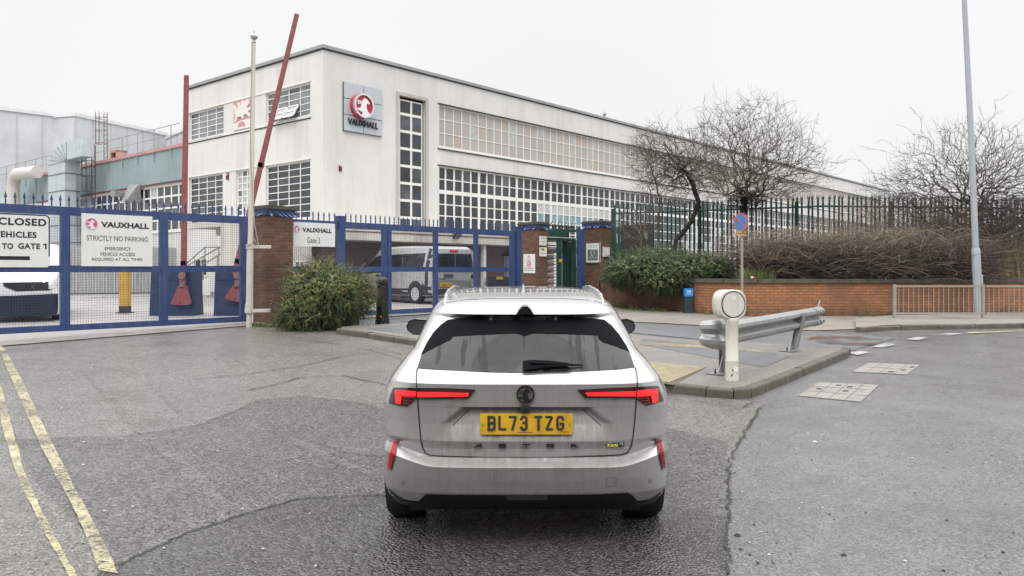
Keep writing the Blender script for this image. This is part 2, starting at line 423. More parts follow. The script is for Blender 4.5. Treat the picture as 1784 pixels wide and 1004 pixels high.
def ribbon(name, pts, width, lift, mat, kind='structure', taper=False, seed=1, jit=0.3):
    r = random.Random(seed); mb = MB(); L = []
    n = len(pts)
    for i, p in enumerate(pts):
        a = Vector(pts[max(0, i - 1)]); b = Vector(pts[min(n - 1, i + 1)]); d = (b - a).normalized(); q = Vector((-d.y, d.x))
        w = (width[i] if isinstance(width, (list, tuple)) else width) * (1 + r.uniform(-jit, jit))
        if taper: w *= min(1, 4 * min(i, n - 1 - i) / n + 0.1)
        for sgn in (-1, 1):
            c = Vector(p) + q * sgn * w / 2; L.append((c.x, c.y, gz(c.y) + lift))
    for i in range(n - 1): mb.quad(L[2 * i], L[2 * i + 1], L[2 * i + 3], L[2 * i + 2])
    o = struct(name, mb, mat); 
    if kind != 'structure': o['kind'] = kind
    return o

ASPH_A = asphalt('worn_chippings_asphalt', (0.115, 0.106, 0.096), (0.20, 0.187, 0.170), grain=62, bump=1.0, rough=(0.30, 0.50), stain=(0.12, 0.10, 0.085), dist=0.028, speck=0.45, wet=.6)
ASPH_B = asphalt('wet_chippings_asphalt', (0.070, 0.066, 0.062), (0.140, 0.132, 0.124), grain=52, bump=1.0, rough=(0.24, 0.42), stain=(0.09, 0.075, 0.06), dist=0.04, speck=0.6, wet=.9)
ASPH_C = asphalt('wet_dark_asphalt', (0.040, 0.038, 0.036), (0.088, 0.083, 0.078), grain=52, bump=1.0, rough=(0.20, 0.36), dist=0.04, speck=0.55, wet=1.0)
ASPH_R = asphalt('smooth_road_asphalt', (0.060, 0.061, 0.060), (0.145, 0.146, 0.144), grain=90, bump=0.75, rough=(0.18, 0.46), stain=(0.07, 0.07, 0.068), dist=0.015, speck=0.45, wet=.7)
ASPH_Y = asphalt('yard_asphalt', (0.206, 0.190, 0.183), (0.285, 0.265, 0.253), grain=60, bump=0.4, rough=(0.4, 0.6))
ASPH_P = asphalt('pavement_asphalt', (0.108, 0.101, 0.091), (0.182, 0.170, 0.153), grain=90, bump=0.5, rough=(0.35, 0.6), stain=(0.07, 0.06, 0.05), big=0.9)
ASPH_L = asphalt('lane_asphalt', (0.070, 0.072, 0.075), (0.116, 0.118, 0.121), grain=90, bump=0.4, rough=(0.3, 0.5))
CONC = M('weathered_concrete', (0.259, 0.241, 0.216), 0.7, var=0.25, scale=3, bump=0.3, dirt=(0.10, 0.095, 0.08), dirt_amt=0.5, dirt_scale=2.5)
KERBM = M('mossy_kerb_concrete', (0.108, 0.097, 0.076), 0.75, var=0.28, scale=5, bump=0.35, bscale=90, dirt=(0.045, 0.048, 0.028), dirt_amt=0.65, dirt_scale=4)
CRACK = M('crack_filler', (0.022, 0.024, 0.018), 0.7, var=0.5, scale=14, dirt=(0.06, 0.075, 0.03), dirt_amt=0.7, dirt_scale=2)

def worn_paint(name, col, thr=(0.42, 0.56), scale=16):
    m, nb = mat_base(name, 0.5, 0, 0.5)
    f = nb.math('ADD', nb.math('MULTIPLY', nb.noise(nb.pos, scale, 6, 0.8, (0.9, 1.15, 1)), 0.62), nb.math('MULTIPLY', nb.noise(nb.pos, 1.1, 3), 0.38))
    nb.link(nb.rng(f, thr[0], thr[1], 1, 0), nb.b.inputs['Alpha'])
    c = nb.mix(nb.rng(nb.noise(nb.pos, 8, 5), 0.3, 0.7, 0, 1), tuple(k * 0.75 for k in col), col)
    nb.link(c, nb.b.inputs['Base Color'])
    vo = nb.new('ShaderNodeTexVoronoi'); vo.inputs['Scale'].default_value = 55; nb.link(nb.pos, vo.inputs['Vector'])
    nb.link(nb.bump(vo.outputs['Distance'], 0.5, 0.01), nb.b.inputs['Normal'])
    return m
YLINE = worn_paint('worn_yellow_road_paint', (0.50, 0.45, 0.28), (0.45, 0.57), 30)
WLINE = worn_paint('worn_white_road_paint', (0.44, 0.435, 0.415), (0.46, 0.57))

# one sheet to the horizon
sheet('ground', [(-400, -30), (400, -30), (400, 900), (-400, 900)], 0.0, ASPH_R, extra=(2, 60, 200))
# forecourt areas laid over it
patA = gpts([(-400, 596), (0, 602), (200, 586), (430, 568), (590, 578), (735, 604), (900, 640), (1160, 690), (1290, 697), (1330, 705), (1275, 790), (1268, 870), (1272, 1004)]) + [(1.12, 2.2), (1.2, 0.5), (-8, 0.5), (-20, 4)]
sheet('forecourt', dense(patA, 6, 0.015, 3, True), 0.004, ASPH_A)
c1 = dense(gpts([(-60, 775), (90, 766), (190, 764), (260, 757), (340, 745), (400, 722), (450, 700), (520, 692), (600, 700), (665, 712)]), 7, 0.012, 4)
c2 = dense([(-2.5, 2.6), (-1.9, 3.1)] + gpts([(180, 994), (215, 985), (270, 958), (320, 935), (380, 915), (450, 892), (520, 872), (600, 868), (680, 866)]), 7, 0.012, 5)
sheet('forecourt_middle', c1 + dense(gpts([(900, 735), (1150, 742), (1215, 760), (1268, 770), (1264, 830), (1267, 905)]), 5, .02, 31) + c2[::-1] + [(-3.4, 2.8)], 0.008, ASPH_B)
endr = dense(gpts([(700, 866), (1000, 872), (1165, 884), (1230, 892), (1267, 905), (1264, 950), (1266, 1004), (1272, 1100)]), 5, .012, 33) + [(1.0, 2.4), (1.0, 1.0)]
sheet('forecourt_near', c2 + endr + [(-2.5, 1.0)], 0.012, ASPH_C)
sheet('gutter', dense([(-9, 1), (-9, 6)] + gpts([(0, 690), (12, 720), (40, 800), (75, 860), (130, 910), (200, 985)]) + [(-1.9, 3.0), (-2.3, 1)], 5, 0.012, 6), 0.014, ASPH_A)
def crack(px, w, seed, jit=0.02, world=None):
    ribbon('road_crack', dense(world or gpts(px), 9, jit, seed), w * .6, 0.0175, CRACK, seed=seed, jit=0.6)
crack(None, 0.022, 7, 0.0, c1); crack(None, 0.03, 8, 0.0, c2)
crack([(430, 580), (520, 590), (640, 610), (700, 628)], 0.02, 9)
crack([(340, 662), (420, 655), (520, 640), (600, 622), (650, 616)], 0.03, 10)
crack([(430, 682), (480, 672), (520, 660), (600, 656), (690, 676)], 0.035, 11)
crack([(1268, 1004), (1266, 950), (1270, 880), (1268, 830), (1276, 790), (1300, 750), (1325, 712)], 0.028, 12)
crack([(20, 640), (90, 648), (160, 640), (260, 655)], 0.014, 14)
crack([(590, 600), (640, 604), (700, 618)], 0.016, 15)
crack([(540, 770), (600, 790), (680, 800)], 0.014, 16)
crack([(1160, 697), (1220, 702), (1290, 712), (1318, 702)], 0.02, 13)
TRK = asphalt('tyre_polished_asphalt', (0.16, 0.152, 0.142), (0.22, 0.21, 0.195), grain=62, bump=.5, rough=(.25, .4), dist=.012, speck=.3, wet=1.0)
nb_t = NB(TRK); b_t = TRK.node_tree.nodes['Principled BSDF']; g_t = nb_t.new('ShaderNodeNewGeometry')
ft = nb_t.math('ADD', nb_t.math('MULTIPLY', nb_t.noise(g_t.outputs['Position'], 2.4, 6, .8), .5), nb_t.math('MULTIPLY', nb_t.noise(g_t.outputs['Position'], 26, 4, .8), .5))
nb_t.link(nb_t.rng(ft, .44, .60, 0, .75), b_t.inputs['Alpha'])
for k_, (px_, w_) in enumerate((([(140, 645), (234, 737), (330, 826), (415, 905)], .11), ([(255, 665), (330, 735)], .07), ([(469, 750), (560, 795), (700, 850)], .09), ([(400, 620), (430, 640)], .05))):
    ribbon('tyre_track', dense(gpts(px_), 8, .01, 40 + k_), w_, .0165, TRK, taper=True, seed=k_, jit=.25)
OIL = M('oil_stain', (.03, .029, .028), .2, var=.4)
# yellow double lines at the left
def pxribbon(name, left, right, lift, mat, n=8, seed=2):
    L = dense(gpts(left), n, 0.004, seed); R_ = dense(gpts(right), n, 0.004, seed + 1); mb = MB()
    for i in range(len(L) - 1):
        mb.quad(*[(p[0], p[1], gz(p[1]) + lift) for p in (L[i], R_[i], R_[i + 1], L[i + 1])])
    return struct(name, mb, mat)
pxribbon('road_marking', [(-30, 592), (0, 612), (14, 650), (36, 700), (66, 770), (96, 830), (128, 890), (150, 940), (172, 1000)],
         [(-16, 592), (8, 609), (25, 640), (50, 690), (85, 765), (116, 826), (150, 890), (178, 946), (206, 1006)], 0.021, YLINE)
pxribbon('road_marking', [(-60, 600), (-12, 650), (-3, 690), (2, 740), (16, 790), (36, 850), (52, 880), (76, 930), (104, 980), (130, 1030)],
         [(-48, 600), (-3, 660), (9, 700), (24, 760), (40, 820), (58, 860), (70, 890), (94, 936), (120, 985), (146, 1030)], 0.021, YLINE, seed=9)
# concrete strip under the gates
FEN = Wall(-9.2, 14.3, 3.25, 3.54)
def fpt(s, o): q = FEN.W(s, 0, o); return (q.x, q.y)
CH_S = FEN.at(445)
sheet('gate_threshold', dense([fpt(-4, -0.35), fpt(-4, 0.42), fpt(CH_S + 0.1, 0.42), fpt(CH_S + 0.1, -0.35)], 10, 0.02, 2, True), 0.022, CONC)
sheet('gate_threshold', dense([fpt(FEN.at(600), -0.3), fpt(FEN.at(600), 0.45), fpt(FEN.at(900), 0.45), fpt(FEN.at(900), -0.3)], 10, 0.02, 3, True), 0.022, CONC)
# yard behind the fence
sheet('yard', [fpt(-20, -0.2), fpt(60, -0.2), (60, 80), (-60, 80), (-60, 14)], 0.006, ASPH_Y)
pxribbon('road_marking', [(60, 524), (300, 517)], [(60, 519), (300, 514)], 0.012, WLINE)
# traffic island with kerb
def kerb(name, pts, w=0.125, h=0.115, stone=0.92, closed=False):
    "kerb stones along a polyline of world points, body to the left of travel"
    mb = MB(); acc = []
    P2 = [Vector(p) for p in pts]
    nr = []
    for i, p in enumerate(P2):
        a = P2[max(0, i - 1)]; b = P2[min(len(P2) - 1, i + 1)]; d = (b - a).normalized(); nr.append(Vector((-d.y, d.x)))
    prof = [(0, 0.0), (0.0, h - 0.025), (0.008, h - 0.008), (0.025, h), (w, h)]
    run = 0.0
    for i in range(len(P2) - 1):
        d = (P2[i + 1] - P2[i]).length; n = max(1, round(d / stone))
        for k in range(n):
            g = 0.007 / max(d, .01)
            t0, t1 = k / n + g, (k + 1) / n - g
            hj = random.Random(i * 31 + k).uniform(-0.009, 0.007)
            ring = []
            for t in (t0, t1):
                q = P2[i].lerp(P2[i + 1], t); nn = nr[i].lerp(nr[i + 1], t)
                ring.append([(q.x + nn.x * a, q.y + nn.y * a, gz(q.y) + z + (hj if z > 0 else -0.02)) for a, z in prof])
            for j in range(len(prof) - 1): mb.quad(ring[0][j], ring[1][j], ring[1][j + 1], ring[0][j + 1])
            for e_ in ring: mb.add(e_ + [(e_[-1][0], e_[-1][1], e_[0][2])], [tuple(range(len(e_) + 1))])
    return struct(name, mb, KERBM)
kf = gpts([(586, 583), (640, 590), (735, 605), (900, 636), (1060, 665), (1160, 684), (1230, 692), (1278, 696), (1310, 694), (1334, 684), (1400, 656), (1450, 635), (1476, 624), (1482, 618)])
kerb('kerb', kf)
def inset(pts, w):
    P2 = [Vector(p) for p in pts]; out = []
    for i, p in enumerate(P2):
        a = P2[max(0, i - 1)]; b = P2[min(len(P2) - 1, i + 1)]; d = (b - a).normalized(); out.append(tuple(p + Vector((-d.y, d.x)) * w))
    return out
def G_at(px, py, l): return tuple(G(px, py, l)[:2])
back = [G_at(1478, 606, .11), G_at(1330, 598, .11), G_at(1180, 590, .11), G_at(1089, 581, .11), G_at(900, 572, .11), G_at(718, 562, .11), G_at(596, 569, .11)]
sheet('traffic_island', inset(kf, 0.12) + back, 0.109, ASPH_P)
bk = MB()
bl = [kf[-1]] + back + [kf[0]]
for i in range(len(bl) - 1):
    a, b = bl[i], bl[i + 1]; bk.quad((a[0], a[1], gz(a[1]) - .02), (b[0], b[1], gz(b[1]) - .02), (b[0], b[1], gz(b[1]) + .109), (a[0], a[1], gz(a[1]) + .109))
struct('kerb', bk, KERBM)
# patches on the island
sheet('pavement_patch', [G_at(*p, .113) for p in [(1115, 600), (1330, 640), (1350, 632), (1378, 620), (1340, 614), (1300, 612), (1180, 596), (1118, 590)]], 0.113, ASPH_L)
sheet('pavement_patch', [G_at(*p, .113) for p in [(640, 573), (720, 583), (760, 582), (760, 566), (700, 566)]], 0.113, ASPH_L)
TACT = M('buff_tactile_paving', (0.320, 0.276, 0.176), 0.65, var=0.2, scale=6, bump=0.2, dirt=(0.16, 0.13, 0.08), dirt_amt=0.6, dirt_scale=5)
# buff blister paving, slab by slab
tq = [G_at(*p, .113) for p in [(1108, 632), (1228, 641), (1172, 671), (1108, 660)]]
sheet('pavement_patch', tq, 0.114, M('dark_slab_joint', (0.10, 0.08, 0.05), 0.8))
def quad_uv(q, u, v):
    a = Vector(q[0]).lerp(Vector(q[1]), u); b = Vector(q[3]).lerp(Vector(q[2]), u); return a.lerp(b, v)
tm = MB()
NU, NV = 22, 14
big = [Vector(G_at(1090, 628, .113)), Vector(G_at(1232, 640, .113)), Vector(G_at(1166, 667, .113)), Vector(G_at(1015, 644, .113))]
for i in range(NU):
    for j in range(NV):
        e_ = 0.07
        c4 = [quad_uv(big, (i + a) / NU, (j + b) / NV) for a, b in ((e_, e_), (1 - e_, e_), (1 - e_, 1 - e_), (e_, 1 - e_))]
        lo4 = [(p.x, p.y, gz(p.y) + .1145) for p in c4]; hi4 = [(p.x, p.y, gz(p.y) + .121) for p in c4]
        tm.hexa(lo4 + hi4)
struct('tactile_paving', tm, TACT)
YL2 = worn_paint('faded_yellow_edge_paint', (0.36, 0.30, 0.20), (0.42, 0.62))
sheet('road_marking', [G_at(*p, .117) for p in [(1120, 596), (1200, 600), (1330, 612), (1338, 616), (1230, 607), (1118, 601)]], 0.117, YL2)
pav = [G_at(*p, .0) for p in [(1290, 622), (1318, 626), (1322, 624), (1296, 620)]]
sheet('road_marking', pav, 0.118, YLINE)
# far lane between the island and the wall
sheet('entry_lane', gpts([(700, 560), (900, 568), (1088, 579), (1200, 590), (1330, 604), (1480, 612), (1560, 590), (1420, 578), (1240, 571), (1088, 562), (900, 553), (760, 549)]), 0.008, ASPH_L)
# pavement in front of the low wall
PAVE = asphalt('buff_pavement', (0.158, 0.140, 0.123), (0.232, 0.212, 0.186), grain=90, bump=0.35, rough=(0.35, 0.6), stain=(0.12, 0.10, 0.08))
sheet('pavement', gpts([(900, 551), (1088, 561), (1240, 569), (1420, 577), (1500, 574), (1560, 569), (1784, 565), (2300, 563), (2300, 540), (1784, 540), (1550, 544), (1300, 546), (1180, 538), (1040, 528), (900, 526)]), 0.014, PAVE)
kerb('kerb', gpts([(1500, 580), (1535, 577), (1570, 575), (1700, 573.5), (1784, 572), (2100, 570), (2300, 569)]), h=0.10)
sheet('pavement', [tuple(p) for p in inset(gpts([(1500, 580), (1535, 577), (1570, 575), (1700, 573.5), (1784, 572), (2100, 570), (2300, 569)]), .12)] + gpts([(2300, 551), (1784, 553), (1560, 556), (1490, 562)]), 0.099, PAVE)
def dash(px, mat=WLINE, lift=0.02): sheet('road_marking', gpts(px), lift, mat)
dash([(1478, 617), (1500, 613), (1516, 616), (1494, 621)]); dash([(1518, 606), (1545, 599), (1562, 602), (1536, 608)])
dash([(1578, 593), (1598, 589), (1616, 590), (1600, 594.5)]); dash([(1622, 586), (1650, 582), (1678, 583), (1650, 587)])
dash([(1684, 580.5), (1784, 577), (1900, 575.5), (1900, 577), (1784, 579), (1690, 582.5)], YLINE)
# paved inspection covers in the road
SLAB = M('pale_paving_slab', (0.24, 0.225, 0.205), 0.6, var=0.15, scale=4, bump=0.25, dirt=(0.12, 0.105, 0.09), dirt_amt=0.55, dirt_scale=5)
def cover(quad, nu, nv, seed):
    q = [Vector(p) for p in gpts(quad)]; r = random.Random(seed); mb = MB()
    for i in range(nu):
        for j in range(nv):
            c4 = [quad_uv(q, (i + a) / nu, (j + b) / nv) for a, b in ((.02, .03), (.98, .03), (.98, .97), (.02, .97))]
            mb.hexa([(p.x, p.y, gz(p.y) + .003) for p in c4] + [(p.x, p.y, gz(p.y) + .010 + r.uniform(0, .002)) for p in c4])
            if r.random() < 0.45:
                u0, v0 = r.uniform(.1, .5), r.uniform(.1, .6)
                c5 = [quad_uv(q, (i + u0 + a) / nu, (j + v0 + b) / nv) for a, b in ((0, 0), (.35, 0), (.35, .22), (0, .22))]
                mb.hexa([(p.x, p.y, gz(p.y) + .003) for p in c5] + [(p.x, p.y, gz(p.y) + .0135) for p in c5], 1)
    o = struct('paved_cover', mb, [SLAB, CRACK])
cover([(1425, 667), (1532, 672), (1500, 702), (1390, 691)], 4, 3, 3)
cover([(1515, 633), (1604, 637), (1580, 654), (1483, 649)], 4, 2, 5)
# rust red puddle by the pavement
m_, nb_ = mat_base('rust_red_silt', 0.25, 0, 0.5); nb_.b.inputs['Base Color'].default_value = (0.15, 0.075, 0.048, 1)
ff = nb_.math('ADD', nb_.math('MULTIPLY', nb_.noise(nb_.pos, 1.4, 5, 0.6, (0.5, 1.5, 1)), 0.7), nb_.math('MULTIPLY', nb_.noise(nb_.pos, 6, 5), 0.3))
nb_.link(nb_.rng(ff, 0.46, 0.60, 0.0, 0.7), nb_.b.inputs['Alpha'])
sheet('puddle', dense(gpts([(1400, 592), (1430, 586), (1500, 588), (1545, 594), (1535, 602), (1480, 604), (1425, 599)]), 5, 0.08, 3, True), 0.024, m_)
# scattered grit, leaves and bits of litter on the road
r = random.Random(11); mbk = MB(); mwh = MB()
def chip(mb, x, y, s, z0):
    n = r.randint(4, 6); a0 = r.uniform(0, 6)
    ring = [(x + math.cos(a0 + k * 6.283 / n) * s * r.uniform(.5, 1.2), y + math.sin(a0 + k * 6.283 / n) * s * r.uniform(.5, 1.2)) for k in range(n)]
    b = len(mb.v); mb.add([(p[0], p[1], z0) for p in ring] + [(x, y, z0 + s * .5)], [(k, (k + 1) % n, n) for k in range(n)])
for k in range(150):
    px = r.uniform(1180, 1784); py = r.uniform(640, 1000); g = G(px, py)
    chip(mbk if r.random() < .7 else mwh, g.x, g.y, r.uniform(.004, .014), g.z + .004)
for k in range(170):
    px = r.uniform(20, 680); py = r.uniform(590, 1000); g = G(px, py)
    chip(mbk if r.random() < .6 else mwh, g.x, g.y, r.uniform(.004, .013), g.z + .018)
for k in range(30):
    px = r.uniform(600, 1400); g = G(px, r.uniform(596, 625)); chip(mwh, g.x, g.y, r.uniform(.01, .03), g.z + .02)
for px, py, s in ((1420, 771, .03), (1372, 664, .03), (1285, 934, .028), (1470, 968, .02), (1650, 908, .016), (1290, 958, .015)):
    g = G(px, py); chip(mwh if px in (1420, 1372) else mbk, g.x, g.y, s, g.z + .004)
single('grit', mbk, M('dark_grit', (0.02, 0.02, 0.02), 0.7), 'dark grit scattered over the wet road', 'grit', kind='stuff')
single('litter', mwh, M('pale_litter', (0.5, 0.48, 0.44), 0.6), 'small pale leaves and scraps scattered over the road', 'litter', kind='stuff')
# ------------------------------------------------------------------ main white building
CORN = (-7.43, 31.3)
RF = Wall(CORN[0], CORN[1], 1198, F)          # long facade running away to the right
LF = Wall(CORN[0], CORN[1], -1603, F)         # end facade running away to the left
ang_R = math.atan2(RF.d.y, RF.d.x)
WALLM = render_wall('stained_white_render', (0.675, 0.67, 0.645), streak=(.42, .405, .37), amt=.5)
COPE = M('grey_metal_coping', (0.33, 0.34, 0.34), 0.5, 0.3, var=0.1, dirt=(0.2, 0.2, 0.19), dirt_amt=0.4, streak=True)
DARKL = M('dark_drip_edge', (0.05, 0.048, 0.045), 0.7)
GL_D = glass_dark('dark_window_glass', (0.030, 0.036, 0.042)); GL_M = glass_dark('grey_window_glass', (0.075, 0.085, 0.092), 0.1)
BL_P = M('pink_blind', (0.43, 0.39, 0.365), 0.45, var=0.05, scale=1.2); BL_G = M('grey_blind', (0.39, 0.375, 0.355), 0.45, var=0.05, scale=1.2)
BL_W = M('pale_blind', (0.46, 0.47, 0.45), 0.4, var=0.12, scale=3); CY = M('cyan_curtain', (0.22, 0.33, 0.36), 0.4, var=0.35, scale=3)
PL_T = M('tan_blind', (0.43, 0.365, 0.325), 0.5, var=0.05); PL_F = M('frosted_glass', (0.42, 0.435, 0.425), 0.35, var=0.2, scale=5)
GL_L = glass_dark('painted_sky_glass', (0.20, 0.215, 0.225), .12, var=.25, scale=1.5)  # base colour lightened to stand for sky reflected in the upper panes
PANES = [GL_D, GL_M, BL_P, BL_G, BL_W, CY, PL_T, PL_F, GL_L]
def wall_open(w, s0, s1, z0, z1, ops, depth=0.16):
    mb = MB()
    S = sorted({s0, s1, *[o[0] for o in ops], *[o[1] for o in ops]}); Z = sorted({z0, z1, *[o[2] for o in ops], *[o[3] for o in ops]})
    for i in range(len(S) - 1):
        for j in range(len(Z) - 1):
            a, b, c, d = S[i], S[i + 1], Z[j], Z[j + 1]; ms, mz = (a + b) / 2, (c + d) / 2
            if any(o[0] < ms < o[1] and o[2] < mz < o[3] for o in ops): continue
            mb.quad(w.W(a, c), w.W(b, c), w.W(b, d), w.W(a, d))
    for o in ops:
        a, b, c, d = o
        for q in (((a, c), (b, c)), ((b, c), (b, d)), ((b, d), (a, d)), ((a, d), (a, c))):
            mb.quad(w.W(*q[0]), w.W(*q[1]), w.W(*q[1], -depth), w.W(*q[0], -depth))
    return mb
def window(thing, w, s0, s1, z0, z1, cols, rows, bar=0.045, vbar=None, frame=0.06, pane=None, thick=None, mats=PANES, o=-0.10, name='window', sill=True, fm=None, heavy=None):
    "cols: number or list of s; rows: number or list of z (inner lines)"
    fm = fm or WHITEF; vbar = vbar or bar
    if isinstance(cols, int): cols = [s0 + (s1 - s0) * k / cols for k in range(1, cols)]
    if isinstance(rows, int): rows = [z0 + (z1 - z0) * k / rows for k in range(1, rows)]
    mb = MB(); a, b = o - 0.005, o + 0.016
    mb.wbox(w, s0, s0 + frame, z0, z1, a, b); mb.wbox(w, s1 - frame, s1, z0, z1, a, b)
    mb.wbox(w, s0 + frame, s1 - frame, z0, z0 + frame, a, b); mb.wbox(w, s0 + frame, s1 - frame, z1 - frame, z1, a, b)
    for i_, c in enumerate(cols):
        hv = heavy if heavy and i_ % 5 == 4 else vbar; mb.wbox(w, c - hv / 2, c + hv / 2, z0 + frame, z1 - frame, a, b + (.01 if hv > vbar else 0))
    for k in rows:
        h = (thick or {}).get(round(k, 3), bar); mb.wbox(w, s0 + frame, s1 - frame, k - h / 2, k + h / 2, a + .002, b - .004)
    if sill: mb.wbox(w, s0 - .04, s1 + .04, z0 - 0.07, z0 - .002, -0.1, 0.05)
    f = thing.part(name, mb, fm)
    p = MB(); S = [s0] + list(cols) + [s1]; Z = [z0] + list(rows) + [z1]
    for i in range(len(S) - 1):
        for j in range(len(Z) - 1):
            mi = pane(i, j, (S[i] + S[i + 1]) / 2) if pane else 0
            p.quad(w.W(S[i], Z[j], o - .01), w.W(S[i + 1], Z[j], o - .01), w.W(S[i + 1], Z[j + 1], o - .01), w.W(S[i], Z[j + 1], o - .01), mi)
    thing.part('pane', p, mats, f, fixn=False)
    return f
office = T('office_building', 'long white two storey works building with flat roof and strip windows behind the gates', 'building', (CORN[0], CORN[1], .45))
zr = RF.pt(560.8, 85)[1]; GL = 0.44
zcop = LF.pt(561, 79)[1]
L_end = RF.at(1545)
# long facade
zt_top, zt_bot = RF.pt(766, 181.8)[1], RF.pt(767, 259.5)[1]
s_b = RF.at(765.3)
up_s1 = L_end - 2
zl_top = RF.pt(766, 289)[1]; zl_bot = 2.45
tw0, tw1 = RF.at(694.5), RF.at(741); tw_top = RF.pt(694.5, 166)[1]; tw_bot = 3.15
ops = [(s_b, up_s1, zt_bot + .1, zt_top), (s_b, up_s1, zl_bot, zl_top), (tw0, tw1, tw_bot, tw_top)]
wm = wall_open(RF, 0, L_end, GL - .3, zr, ops)
# end facade
LE = LF.at(323.5)
zu_top, zu_bot = LF.pt(541, 143)[1], LF.pt(541, 204)[1]
zd_top = LF.pt(541, 278)[1]; zd_bot = LF.pt(541, 380)[1]
a0, a1 = LF.at(540.5), LF.at(463); b0, b1 = LF.at(389.5), LF.at(329.5)
opsL = [(a0, a1, zu_bot + .08, zu_top), (b0, b1, zu_bot + .08, zu_top), (a0, a1, zd_bot, zd_top), (LF.at(388), b1, zd_bot, zd_top), (LF.at(437), LF.at(411), zd_bot + .3, zd_top)]
w2 = wall_open(LF, 0, LE, GL - .3, zr, opsL); wm.add(w2.v, w2.f)
# roof and far sides
c00, c10, c11, c01 = RF.W(0, 0), RF.W(L_end, 0), RF.W(L_end, 0) + LF.d * LE, LF.W(LE, 0)
def up(v, z): return (v.x, v.y, z)
wm.quad(up(c00, zr - .3), up(c10, zr - .3), up(c11, zr - .3), up(c01, zr - .3))
wm.quad(up(c10, GL), up(c11, GL), up(c11, zr), up(c10, zr)); wm.quad(up(c11, GL), up(c01, GL), up(c01, zr), up(c11, zr))
wall_o = office.part('wall', wm, WALLM)
cp = MB()
cp.wbox(RF, -.09, L_end, zr + .03, zcop, -.35, .09); cp.wbox(LF, .35, LE + .05, zr + .03, zcop, -.35, .09)
office.part('roof_coping', cp, COPE)
dl = MB(); dl.wbox(RF, -.03, L_end, zr - .02, zr + .03, -.3, .035); dl.wbox(LF, .3, LE, zr - .02, zr + .03, -.3, .035)
dl.wbox(RF, s_b - .1, up_s1, zt_top, zt_top + .05, -.05, .04); dl.wbox(RF, s_b - .1, up_s1, zl_top, zl_top + .05, -.05, .04)
dl.wbox(RF, s_b - .1, up_s1, zt_bot - .03, zt_bot + .02, -.05, .05)
dl.wbox(LF, a0 - .05, b1 + .05, zu_bot - .06, zu_bot - .02, -.05, .03)
office.part('drip_edge', dl, DARKL)
tr = MB(); tr.wbox(LF, a0 - .05, b1 + .05, zu_top + .02, zu_top + .07, -.05, .035); tr.wbox(LF, a0 - .05, b1 + .05, zu_bot - .02, zu_bot + .04, -.05, .05)
tr.wbox(LF, a0 - .05, b1 + .05, zd_top + .02, zd_top + .07, -.05, .035); tr.wbox(RF, s_b, up_s1, zt_bot + .021, zt_bot + .098, -.1, .03)
for px in (405.5, 408, 441, 459): tr.wbox(LF, LF.at(px) - .02, LF.at(px) + .02, zu_bot + .05, zu_top, -.05, .02)
for px in (392, 406, 441, 461): tr.wbox(LF, LF.at(px) - .02, LF.at(px) + .02, zd_bot, zd_top, -.05, .02)
office.part('string_course', tr, WHITEF)
rr = random.Random(5)
def mull(px0, px1, n, s_end):
    sa = RF.at(px0); st = (RF.at(px1) - sa) / n; out = []; s = sa
    while s < s_end - st * .5: out.append(s); s += st
    return out
mu = mull(777, 1117.0, 30, up_s1)
# column pitch from the photograph: 777, 792.7, 808 ... about 30 columns to x = 1117
h3 = zt_top - (zt_bot + .1)
def pu(i, j, s):
    q = rr.random()
    if (i, j) in ((4, 1), (9, 2), (9, 1), (13, 2), (18, 2)): return 7
    if i < 4 and j > 0: return 3
    if q < .03: return 6
    return 2 if q < .82 else 3
window(office, RF, s_b, up_s1, zt_bot + .1, zt_top, mu, [zt_bot + .1 + h3 * .335, zt_bot + .1 + h3 * .668], bar=.038, vbar=.048, pane=pu, sill=False)
ZL = [RF.pt(766, y)[1] for y in (311.5, 333.5, 355.5, 375.5, 396.5)]
zz = ZL[-1]; rows = list(ZL)
st = (ZL[2] - ZL[4]) / 2
while rows[-1] - st > zl_bot + .2: rows.append(rows[-1] - st)
rows = sorted(rows)
ml = mull(778.5, 1117, 30, up_s1)
sB0, sB1 = RF.at(933), RF.at(1086)
nR = len(rows)
def plo(i, j, s):
    k = nR - j            # 0 = top row
    if sB0 < s < sB1 and k == 2: return 4
    if sB0 < s < sB1 and k == 3: return 5 if rr.random() < .75 else 1
    if k >= 3 and s > sB1 + 6: return 4 if rr.random() < .35 else 1
    return 0 if rr.random() < .8 else 1
window(office, RF, s_b, up_s1, zl_bot, zl_top, ml, rows, bar=.05, vbar=.095, frame=.06, pane=plo, thick={round(ZL[1], 3): .18}, heavy=.15)
nt_ = 8; ztr = [tw_bot + (tw_top - tw_bot) * k / nt_ for k in range(1, nt_)]
window(office, RF, tw0 + .1, tw1 - .1, tw_bot, tw_top - .12, [(tw0 + tw1) / 2 + .02], ztr, bar=.115, vbar=.10, frame=.06, pane=lambda i, j, s: 1 if rr.random() < .6 else 0, sill=False)
sur = MB()
for q in ((tw0 - .14, tw0 + .0, tw_bot, tw_top + .14), (tw1, tw1 + .14, tw_bot, tw_top + .14)): sur.wbox(RF, *q, -.02, .06)
sur.wbox(RF, tw0, tw1, tw_top, tw_top + .14, -.02, .06)
office.part('window_surround', sur, render_wall('chipped_surround', (0.50, 0.48, 0.44), amt=0.8))
